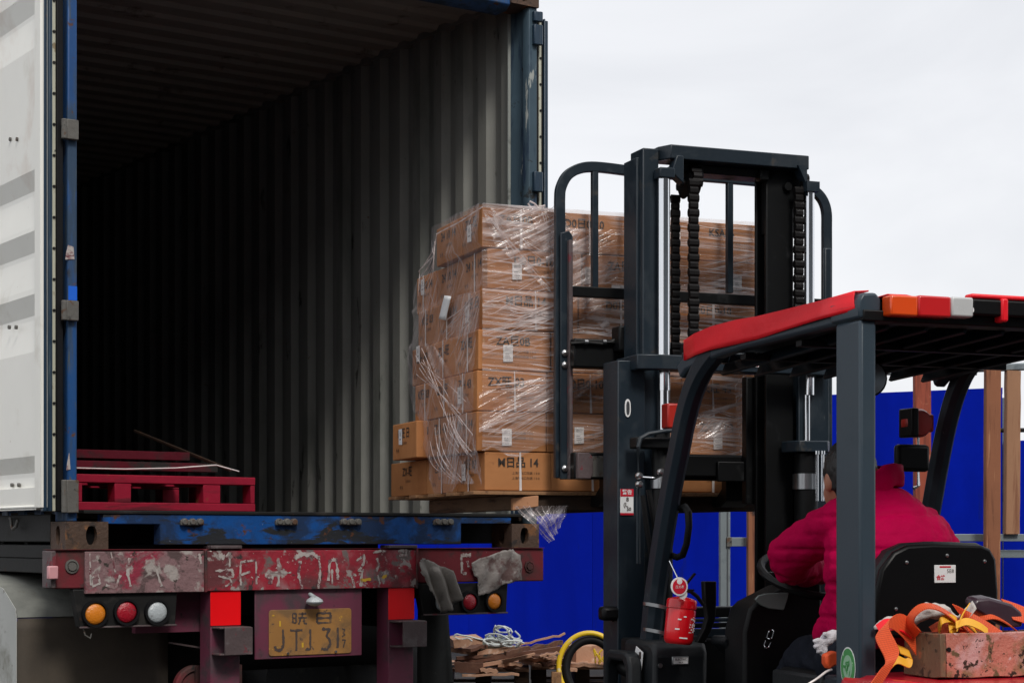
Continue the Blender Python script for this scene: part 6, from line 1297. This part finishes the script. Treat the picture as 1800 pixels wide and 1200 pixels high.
# ================================================================ THINGS ON THE FORKLIFT
# fire extinguisher strapped to the front pillar
e0 = P(1192, 1128, .0); tilt = Vector((.012 / .15 * 1.3, 0, 1)).normalized()
t = thing('fire_extinguisher', 'small red fire extinguisher clamped to the left front pillar of the forklift', 'fire extinguisher', FF, tuple(e0))
k = MB(); k.lathe(e0, tilt, [(.040, -.006), (.047, .0), (.0505, .012), (.0505, .108), (.0495, .110), (.0495, .114), (.052, .116), (.052, .140), (.049, .146), (.03, .152), (.012, .156)], 40); cyl_ = k.build('cylinder', 'bottle_red', t, ang=40)
k = MB()
rk = random.Random(2)
def oncyl(th, h, r=.0512):
    x = tilt.orthogonal().normalized(); x = Vector((1, 0, 0)) - tilt * tilt.x; x.normalize(); y = tilt.cross(x); return e0 + tilt * h + (x * math.cos(th) + y * math.sin(th)) * r
for i in range(26):
    th = R(-85 + rk.uniform(10, 48)); h = rk.uniform(.035, .088); c_ = oncyl(th, h); n_ = (c_ - e0 - tilt * h).normalized(); s_ = tilt.cross(n_); k.obox(c_, s_ * rk.uniform(.0015, .004), n_ * .0004, tilt * rk.uniform(.001, .0028))
for th, h, w in ((-118, .078, .006), (-98, .088, .005), (-124, .045, .008), (-100, .016, .012), (-92, .016, .01)): th = R(th); c_ = oncyl(th, h); n_ = (c_ - e0 - tilt * h).normalized(); k.obox(c_, tilt.cross(n_) * w, n_ * .0004, tilt * .0022)
k.build('printed_mark', 'label_white', cyl_, smooth=False)['kind'] = 'stuff'
k = MB(); g1 = e0 + tilt * .156; k.cyl(g1 - tilt * .01, g1 + tilt * .03, .012, 14); valve = k.build('valve', 'chrome', t)
k = MB(); k.bar(g1 + tilt * .03, g1 + tilt * .05 + Vector((.042, .0, .028)), .012, .006); k.bar(g1 + tilt * .022, g1 + tilt * .022 + Vector((.04, 0, .0)), .012, .005); k.build('squeeze_handle', 'black_plastic', valve)
k = MB(); k.tube([g1 + tilt * .02, g1 + Vector((.03, .0, .018)), g1 + Vector((.06, .01, .0)), g1 + Vector((.085, .01, -.03))], .007, 8); k.build('hose', 'rubber', valve)
q = P(1193, 1030, -.075); k = MB(); k.lathe((q.x, q.y, q.z), (0, -1, 0), [(.029, 0), (.0310, .002), (.0310, .006), (.002, .0065)], 32); gg = k.build('pressure_gauge', 'label_white', t)
k = MB(); k.lathe((q.x, q.y - .0064, q.z), (0, -1, 0), [(.0255, 0), (.0255, .0008), (.002, .001)], 32); gf = k.build('gauge_face', 'red_ink', gg)
k = MB(); k.lathe((q.x, q.y - .0074, q.z + .017), (0, -1, 0), [(.010, 0), (.002, .0005)], 16); add_text(k, '压力表', .0105, (q.x, q.y - .0085, q.z - .002), (1, 0, 0), (0, 0, 1)); k.build('gauge_marking', 'label_white', gf, smooth=False)
k = MB(); q2_ = q + Vector((.016, .002, -.026)); k.lathe(q2_, (0, -1, 0), [(.016, 0), (.016, .002), (.002, .0025)], 20); k.build('paper_seal', 'label_white', t)
k = MB(); k.tube([q + Vector((-.004, .0, .03)), q + Vector((-.006, .03, .06)), q + Vector((-.010, .05, .085))], .0025, 6); k.build('cord', 'chrome', t)
for py in (1066, 1111):
    k = MB(); cx_ = Q(1148, py, .0); n_ = 24; pts = [(cx_.x + .02 + .052 * math.cos(2 * math.pi * i / n_), cx_.y + .0 + .058 * math.sin(2 * math.pi * i / n_), cx_.z + .012 * -math.cos(2 * math.pi * i / n_)) for i in range(n_)]
    k.sweep(pts, [(-.0012, -.006), (.0012, -.006), (.0012, .006), (-.0012, .006)], (0, 0, 1), closed=True); k.build('clamp_band', 'silver', t)

# old wooden crate of lashing straps on the counterweight
zc0 = 1.067
ca = P(1662, 1190, -1.35); cb = -1.35; cl = Q(1597, 1180, ca.x).y; ch = P(1662, 1113, -1.35).z - zc0
t = thing('wooden_crate', 'battered open wooden crate with flaking red paint on the counterweight', 'crate', FF, (ca.x, cb, zc0))
import itertools
def rough(k, amt, s):
    for i, v in enumerate(k.V): k.V[i] = v + Vector((noise.noise(v * s), noise.noise(v * s + Vector((5, 0, 0))), noise.noise(v * s + Vector((0, 9, 0))))) * amt
def gbox(a0, a1, b0, b1, z0, z1, n=14):
    k = MB(); L_ = max(a1 - a0, b1 - b0); ax = 0 if a1 - a0 > b1 - b0 else 1
    pts = [(a0 + (a1 - a0) * i / n if ax == 0 else (a0 + a1) / 2, b0 + (b1 - b0) * i / n if ax == 1 else (b0 + b1) / 2, (z0 + z1) / 2) for i in range(n + 1)]
    w = (b1 - b0) if ax == 0 else (a1 - a0); h = z1 - z0; pr_ = [(-w / 2, -h / 2), (0, -h / 2), (w / 2, -h / 2), (w / 2, -h / 6), (w / 2, h / 6), (w / 2, h / 2), (0, h / 2), (-w / 2, h / 2), (-w / 2, h / 6), (-w / 2, -h / 6)]
    k.sweep(pts, pr_, (0, 0, 1)); rough(k, .004, 22); return k
gbox(ca.x + .002, ca.x + .62, cb, cb + .022, zc0, zc0 + ch).build('long_side', 'old_board', t, bev=.002, ang=50)
gbox(ca.x + .002, ca.x + .62, cl - .02, cl, zc0, zc0 + ch * .96).build('long_side', 'old_board', t, bev=.002, ang=50)
gbox(ca.x - .018, ca.x, cb + .0, (cb + cl) / 2 - .012, zc0, zc0 + ch * .99, 6).build('end_board', 'board_end', t, bev=.002, ang=50)
gbox(ca.x - .015, ca.x + .003, (cb + cl) / 2 - .010, cl, zc0, zc0 + ch * .97, 6).build('end_board', 'board_end', t, bev=.002, ang=50)
gbox(ca.x + .60, ca.x + .62, cb + .023, cl - .022, zc0, zc0 + ch * .95, 6).build('end_board', 'board_end', t, bev=.002, ang=50)
k = MB(); k.box(ca.x, ca.x + .6, cb + .02, cl - .02, zc0 + .001, zc0 + .014); k.build('base_board', 'board_end', t)
q = P(1668, 1141, cb - .002); k = MB(); k.cyl((q.x, cb - .004, q.z), (q.x, cb + .006, q.z), .0065, 12); k.build('nail_hole', 'rubber', t)
def bez(pts, n=24):
    pts = [Vector(p) for p in pts]; out = []
    P4 = [pts[0] * 2 - pts[1]] + pts + [pts[-1] * 2 - pts[-2]]
    for i in range(1, len(P4) - 2):
        a, b, c, d = P4[i - 1:i + 3]; m_ = max(2, n // (len(pts) - 1))
        for j in range(m_): u = j / m_; out.append(.5 * ((2 * b) + (c - a) * u + (2 * a - 5 * b + 4 * c - d) * u * u + (3 * b - a - 3 * c + d) * u ** 3))
    out.append(pts[-1]); return out
def strap(label, pts, w, side, mt='webbing', th=.003, cat='strap', group='lashing straps in the crate'):
    b = bez(pts, 30); k = MB(); k.ribbon(b, w, side, th); c0 = b[len(b) // 2]
    o = k.build('lashing_strap', mt, None, FF, base=tuple(c0), ang=60); return set_tags(o, label, cat, group)
G = -1.27
strap('bright orange webbing strap looped out over the left end of the crate', [P(1700, 1105, G + .03), P(1675, 1085, G + .02), P(1648, 1068, G), P(1622, 1066, G - .01), P(1603, 1082, G), P(1600, 1100, G + .02), P(1612, 1116, G + .03)], .062, lambda u: (.15 - .6 * u * 0, .75, .55 - .9 * u))
strap('orange webbing strap folded over beside the rear pillar and hanging down', [P(1628, 1150, G + .05), P(1600, 1110, G + .04), P(1572, 1090, G + .02), P(1550, 1108, G), P(1568, 1150, G - .02), P(1560, 1170, G - .04), P(1530, 1215, G - .06)], .062, lambda u: (.75, .25, .1 + .75 * (1 - u)))
strap('wide orange webbing strap lying flat towards the right of the crate', [P(1688, 1080, G + .03), P(1710, 1090, G), P(1740, 1106, G - .02), P(1775, 1128, G - .03)], .075, lambda u: (-.42, .4, .8))
strap('orange webbing at the right edge behind the dark pad', [P(1770, 1070, G + .06), P(1800, 1080, G + .05), P(1835, 1095, G + .04)], .07, (-.2, .5, .8))
strap('pink-red strap tucked under the white rag beside the pillar', [P(1545, 1108, G + .06), P(1562, 1097, G + .05), P(1580, 1100, G + .04), P(1597, 1112, G + .05)], .045, (0, .7, .6), 'red_vinyl')
strap('yellow strap looped in the middle of the crate', [P(1650, 1108, G), P(1655, 1090, G - .02), P(1670, 1086, G), P(1682, 1092, G + .01), P(1668, 1102, G), P(1680, 1112, G)], .026, lambda u: (.2, .5, .8), 'yellow_strap')
strap('yellow strap running up to the white rag corner', [P(1720, 1112, G), P(1700, 1095, G - .01), P(1690, 1092, G), P(1684, 1106, G - .02), P(1692, 1080, G - .01), P(1703, 1062, G + .02)], .026, lambda u: (.6, .5, .3), 'yellow_strap')
strap('yellow strap coil showing between the crate end and the orange strap', [P(1580, 1140, G + .05), P(1600, 1150, G + .04), P(1596, 1165, G + .03), P(1575, 1158, G + .04), P(1560, 1170, G + .05)], .030, (0, .6, .8), 'yellow_strap')
strap('orange webbing coil packed low in the middle of the crate', [P(1640, 1112, G + .10), P(1665, 1098, G + .09), P(1690, 1096, G + .09), P(1712, 1108, G + .08), P(1690, 1116, G + .06)], .06, lambda u: (.1, .8, .5))
strap('orange webbing fold lying against the pad in the crate', [P(1695, 1112, G + .08), P(1712, 1086, G + .07), P(1738, 1078, G + .05), P(1768, 1092, G + .05), P(1790, 1112, G + .05)], .06, lambda u: (-.1, .8, .45))
strap('yellow strap end draped over the crate side at right', [P(1680, 1098, G - .02), P(1700, 1092, G - .03), P(1722, 1100, G - .04), P(1736, 1110, G - .04)], .024, lambda u: (.3, .5, .8), 'yellow_strap')
def rag_blob(label, pts, rads, seed, m_='rag', nm='white_rag', cat='rag'):
    OFF['_tmp'] = None; t_ = thing(nm, label, cat, FF, tuple(pts[0]))
    k = MB(); limb(k, list(zip(pts, rads))); blob('cloth', k, m_, t_, .006, 3, lambda co, n: .010 * noise.noise(co * 24 + Vector((seed, 0, 0))) + .004 * noise.noise(co * 60)); return t_
rag_blob('crumpled white rag over the back of the crate', [P(1610, 1085, G + .10), P(1630, 1072, G + .08), P(1655, 1074, G + .08), P(1680, 1088, G + .06)], [.018, .024, .022, .014], 1)
rag_blob('strip of white cloth lying beside the pillar', [P(1540, 1103, G + .12), P(1565, 1092, G + .10), P(1595, 1090, G + .10)], [.012, .014, .012], 5)
k = MB(); k.grid(6, 8, lambda u, v: P(1683 + 8 * u + 26 * v, 1085 - 30 * v + 14 * u, G + .02 + .02 * math.sin(3 * u + 2 * v))); o = k.build('white_flap', 'rag', None, FF, base=tuple(P(1700, 1070, G + .02)), solid=.002, fix=False, ang=90); set_tags(o, 'thin corner of white sheet standing up beside the dark pad', 'rag')
pts = [(1712, 1062), (1718, 1053), (1740, 1051), (1780, 1062), (1796, 1075), (1800, 1088), (1797, 1102), (1768, 1103), (1745, 1090), (1714, 1070)]
k = MB(); k.prism([P(x, y, G + .045) for x, y in pts], (0, .05, .01)); o = k.build('pad', 'purple_plastic', None, FF, bev=.012, base=tuple(P(1755, 1080, G + .05))); set_tags(o, 'dark purple rounded pad leaning in the crate', 'pad')
k = MB(); pts = [(1452, 1150), (1468, 1143), (1478, 1150), (1472, 1168), (1458, 1176), (1452, 1166)]; k.prism([P(x, y, -.95) for x, y in pts], (0, .03, 0)); o = k.build('orange_pouch', 'orange_strap', None, FF, bev=.006, base=tuple(P(1462, 1160, -.95))); OFF[o.name] = P(1462, 1160, -.95); po = o; set_tags(o, 'small orange pouch with a white cord beside the driver and the pillar', 'pouch')
k = MB(); k.tube(bez([P(1462, 1176, -.95), P(1452, 1180, -.96), P(1436, 1192, -.97), P(1415, 1205, -.97)]), .0035, 6); k.build('cord', 'strap_white', po)

# ================================================================ RACK AND TIMBERS BEHIND
RF = Frame(1.6, 11.2, 6)
t = thing('steel_rack', 'galvanised steel rack frame of uprights and rails in front of the blue hoarding', 'rack', RF, (0, 0, 0))
def rk_(px, py, b=0): return RF.fb(px, py, b)
def rail(px0, px1, y0, y1, b=0, name='rail', d=.04):
    k = MB(); z0, z1 = rk_((px0 + px1) / 2, y1, b).z, rk_((px0 + px1) / 2, y0, b).z; k.box(rk_(px0, 900, b).x, rk_(px1, 900, b).x, b, b + d, z0, z1); return k.build(name, 'galvanised', t, bev=.003)
rail(1282, 1420, 944, 960); rail(1420, 1880, 938, 951, 0); rail(1500, 1880, 966, 980, .06)
for px in (1273, 2050):
    k = MB(); a_ = rk_(px, 900).x; k.box(a_ - .028, a_ + .034, -.02, .03, .0, rk_(1273, 720).z if px > 1900 else rk_(px, 850).z); k.build('upright', 'galvanised', t, bev=.003)
    k = MB(); k.box(a_ + .012, a_ + .020, -.024, -.019, 0, rk_(px, 850).z); k.build('upright_lip', 'silver', t)
k = MB(); q = rk_(1280, 952, -.02); k.box(q.x - .012, q.x + .02, -.035, -.0, q.z - .03, q.z + .03); k.build('clamp', 'rusty_grey', t, bev=.003)
k = MB(); k.rbar([rk_(1540, 652, .10), rk_(1600, 654, .10), rk_(1640, 650, .05), rk_(1760, 646, .0), rk_(1900, 640, -.05)], .04, .045); k.build('top_rail', 'galvanised', t)
k = MB(); k.rbar([rk_(1590, 658, .14), rk_(1716, 657, .14)], .03, .018); k.build('arm', 'galvanised', t)
k = MB(); k.tube([rk_(1755, 756, .2), rk_(1880, 755, .2)], .014, 8); k.build('arm', 'dark_steel', t)
def timber(label, px0, px1, y0, y1, b, m_, d=.05, lean=0, tall=True):
    a0, a1 = rk_(px0, 900, b).x, rk_(px1, 900, b).x; z1 = rk_(px0, y0, b).z; z0 = rk_(px0, y1, b).z
    k = MB(); n_ = 10; pts = [((a0 + a1) / 2 + lean * i / n_ + .003 * noise.noise(Vector((px0, i * .7, 0))), b + d / 2, z0 + (z1 - z0) * i / n_) for i in range(n_ + 1)]
    k.rbar(pts, (a1 - a0), d, up=(0, 1, 0), c=.004); o = k.build('timber_post', m_, None, RF, base=((a0 + a1) / 2, b, z0)); return set_tags(o, label, 'timber', 'timbers standing in the rack')
timber('red-stained timber post behind the right front pillar of the forklift', 1609, 1637, 600, 1200, -.10, 'red_timber')
timber('brown timber post standing between the forklift pillar and the pale one', 1731, 1757, 570, 1500, -.14, 'brown_timber', lean=.012)
timber('pale timber post hanging from the top rail at the right edge', 1768, 1793, 651, 938, -.03, 'timber', lean=.008)
timber('short brown timber below the right fork beside the steel upright', 1315, 1329, 888, 1400, -.08, 'brown_timber')

# ================================================================ SCRAP HEAP BEHIND THE TRAILER
SF = Frame(0, 11.0, 0)
def sp_(px, py, b=0): return SF.fb(px, py, b)
rs = random.Random(21)
def scrap(name, label, cat, build, m_, base, group=None, bev=0, kind=None, **kw):
    k = MB(); build(k); o = k.build(name, m_, None, SF, base=base, bev=bev, **kw); return set_tags(o, label, cat, group, kind)
# stacked pallets carrying the heap
for i, (z0, px0, px1, lb) in enumerate(((.02, 795, 960, 'upper weathered pallet'), (0, 0, 0, ''))[:1]):
    pass
zt_ = sp_(900, 1170).z
for j, (zz, lab, x0, x1) in enumerate(((zt_ - .16, 'grey weathered pallet under the scrap heap, top of its pile', 765, 930), (zt_ - .33, 'grey weathered pallet under the scrap heap, bottom of its pile', 770, 935), (sp_(1030, 1165, .3).z - .16, 'brown pallet under the cartons behind the hose ring', 935, 1110))):
    b0 = .0 if j < 2 else .25
    t = thing('old_pallet', lab, 'pallet', SF, (sp_(x0, 1180, b0).x, b0, zz), 'old pallets under the scrap')
    A0, A1 = sp_(x0, 1180, b0).x, sp_(x1, 1180, b0).x
    for i in range(6): k = MB(); k.box(A0, A1, b0 + i * .16, b0 + i * .16 + .11, zz + .125, zz + .145); k.build('deck_board', 'dark_wood' if i % 2 else 'scrap_card', t, bev=.002)
    for a_ in (A0, (A0 + A1) / 2 - .04, A1 - .09): k = MB(); k.box(a_, a_ + .09, b0 + .003, b0 + .88, zz + .022, zz + .124); k.build('block', 'dark_wood', t, bev=.003)
    for i in (0, 2, 5): k = MB(); k.box(A0, A1, b0 + i * .16, b0 + i * .16 + .11, zz, zz + .020); k.build('bottom_board', 'dark_wood', t, bev=.002)
k = MB(); k.box(sp_(770, 1180, .1).x, sp_(935, 1180, .1).x, .1, .85, 0, zt_ - .335); k.box(sp_(940, 1180, .3).x, sp_(1105, 1180, .3).x, .3, 1.1, 0, sp_(1030, 1165, .3).z - .165)
# (solid lower stack reads as dark baulks)
o = k.build('timber_stack', 'dark_wood', None, SF, base=(sp_(900, 1180).x, .3, 0), bev=.01); set_tags(o, 'dark block of old timbers under the pallets of scrap', 'timber')
# folded cartons and laths, each a thing
def board(label, p0, p1, w, h, b, m_, name='flattened_carton', cat='cardboard', grp='flattened cartons and laths on the heap'):
    a = sp_(*p0, b); c = sp_(*p1, b + .12 * rs.random()); mid = (a + c) / 2
    k = MB(); n_ = 8; k.sweep([a.lerp(c, i / n_) + Vector((0, 0, .012 * noise.noise(Vector((i * .8, p0[0], 0))))) for i in range(n_ + 1)], [(-w / 2, -h / 2), (w / 2, -h / 2), (w / 2, h / 2), (-w / 2, h / 2)], (0, 0, 1))
    o = k.build(name, m_, None, SF, base=tuple(mid), bev=.001); return set_tags(o, label, cat, grp)
B = board
B('pale flattened carton at the left top of the heap beside the mud flap', (792, 1128), (842, 1124), .45, .05, .15, 'scrap_card')
B('second flattened carton below the pale one at the left', (795, 1142), (850, 1146), .5, .025, .1, 'scrap_card')
B('long brown lath rising to the right across the heap', (800, 1163), (985, 1140), .05, .03, -.12, 'scrap_dark', 'lath', 'lath')
B('pale lath under the long brown one', (800, 1178), (940, 1150), .06, .02, -.16, 'scrap_card', 'lath', 'lath')
B('brown lath bent over the middle of the heap', (838, 1148), (905, 1139), .06, .03, -.10, 'scrap_card', 'lath', 'lath')
B('thin stick pointing up to the right above the heap', (912, 1133), (993, 1113), .014, .012, .0, 'scrap_card', 'lath', 'lath')
B('dark lath with a forked end near the hose ring', (900, 1152), (988, 1128), .04, .03, .02, 'scrap_dark', 'lath', 'lath')
B('wide pale board lying to the right of the heap', (905, 1152), (975, 1160), .5, .02, .2, 'scrap_card')
B('flat board under the hose ring', (925, 1163), (1000, 1174), .4, .022, .1, 'scrap_card')
B('low pale lath at the bottom front of the heap', (812, 1186), (912, 1184), .05, .014, -.2, 'scrap_card', 'lath', 'lath')
B('short brown block at the bottom left of the heap', (800, 1170), (850, 1172), .2, .06, -.1, 'scrap_dark')
B('brown strip laid across the left of the heap', (802, 1156), (872, 1150), .04, .02, -.14, 'scrap_dark', 'lath', 'lath')
B('reddish carton behind the hose ring, on the right pallet', (1000, 1150), (1070, 1145), .3, .11, .32, 'scrap_card')
B('open carton flap in front of the reddish carton', (995, 1166), (1075, 1168), .2, .02, .12, 'scrap_card')
for i in range(16):
    x = rs.uniform(805, 960); y = 1140 + (x - 805) * -.05 + rs.uniform(2, 40)
    lab = f'small {["torn","curled","bent","split"][i % 4]} {["brown","pale","dark","reddish"][i // 4]} splinter of packing in the scrap heap'
    B(lab, (x, y), (x + rs.uniform(15, 50), y + rs.uniform(-12, 8)), rs.uniform(.02, .08), rs.uniform(.008, .025), rs.uniform(-.22, .05), rs.choice(('scrap_card', 'scrap_dark', 'scrap_dark')), 'scrap_piece', 'scrap')
# tangle of white string
k = MB(); rr = random.Random(8)
def curl(cx, cy, r_, turns, b, wx=1, wy=1, ph=0):
    n_ = int(14 * turns); pts = []
    for i in range(n_ + 1):
        a = ph + 2 * math.pi * turns * i / n_; q_ = r_ * (1 + .25 * math.sin(a * 1.7 + ph)); p_ = sp_(cx + q_ * wx * math.cos(a) + 4 * math.sin(i * .5 + ph), cy + q_ * wy * math.sin(a), b + .04 * math.sin(i * .4)); pts.append(p_)
    k.tube(pts, .0055, 6)
curl(882, 1112, 13, 2.2, -.05, 1, .8); curl(876, 1122, 16, 1.6, -.08, 1.2, .5, 1); curl(893, 1124, 14, 1.5, -.06, 1.4, .4, 2); curl(868, 1128, 11, 2, -.1, 1.2, .5, 3); curl(884, 1106, 9, 1.4, -.03, 1, .7, 4); curl(900, 1130, 12, 1.2, -.12, 1.3, .5, 5)
for pl_ in ([(797, 1119), (802, 1114), (812, 1116), (825, 1118), (840, 1122), (862, 1126)], [(800, 1120), (810, 1123), (822, 1121), (830, 1126)], [(870, 1098), (874, 1104), (878, 1112)], [(905, 1108), (914, 1118), (908, 1122), (896, 1118)], [(900, 1125), (912, 1134), (920, 1140)]): k.tube(bez([sp_(x, y, -.06) for x, y in pl_]), .0055, 6)
o = k.build('string_tangle', 'string_white', None, SF, base=tuple(sp_(880, 1118))); set_tags(o, 'tangle of white string on top of the scrap heap', 'string', kind=None)
pts_ = [(840, 1145), (845, 1128), (858, 1120), (880, 1124), (905, 1128), (898, 1136), (862, 1140)]
k = MB(); k.prism([sp_(x, y, -.02) for x, y in pts_], (0, .25, 0)); o = k.build('cloth_bundle', 'string_green', None, SF, base=tuple(sp_(870, 1132)), bev=.02); set_tags(o, 'greyish green cloth bundle under the white string', 'cloth')
# upright ring of yellow and black hose
def ringpts(cx, cy, rx, ry, b, n_=40, a0=0, a1=360): return [sp_(cx + rx * math.cos(R(a0 + (a1 - a0) * i / n_)), cy - ry * math.sin(R(a0 + (a1 - a0) * i / n_)), b + .03 * math.sin(R(a0 + (a1 - a0) * i / n_))) for i in range(n_ + 1)]
t = thing('hose_ring', 'ring of yellow and black hose standing behind the mast foot', 'hose', SF, tuple(sp_(1035, 1200, -.1)))
k = MB(); k.tube(ringpts(1036, 1172, 54, 60, -.12, 44, -60, 210), .016, 12); k.build('yellow_hose', 'hose_yellow', t)
k = MB(); k.tube(ringpts(1038, 1174, 43, 50, -.10, 44, -60, 240), .026, 12); k.build('black_hose', 'rubber', t)
k = MB(); q = sp_(978, 1183, -.14); k.box(q.x - .03, q.x + .03, -.18, -.1, q.z - .3, q.z + .01); k.build('wooden_peg', 'pallet_wood', t, bev=.004)
k = MB(); rr = random.Random(9)
for i in range(7): x = rr.uniform(1048, 1085); y = rr.uniform(1150, 1180); k.tube(bez([sp_(x + rr.uniform(-12, 12), y + rr.uniform(-12, 12), .05) for _ in range(5)]), .005, 6)
k.tube(bez([sp_(1072, 1146, .1), sp_(1080, 1136, .1), sp_(1086, 1130, .1), sp_(1090, 1142, .1)]), .007, 6)
o = k.build('yellow_twine', 'hose_yellow', None, SF, base=tuple(sp_(1066, 1165))); set_tags(o, 'loose yellow twine lying behind the forklift fender', 'twine')
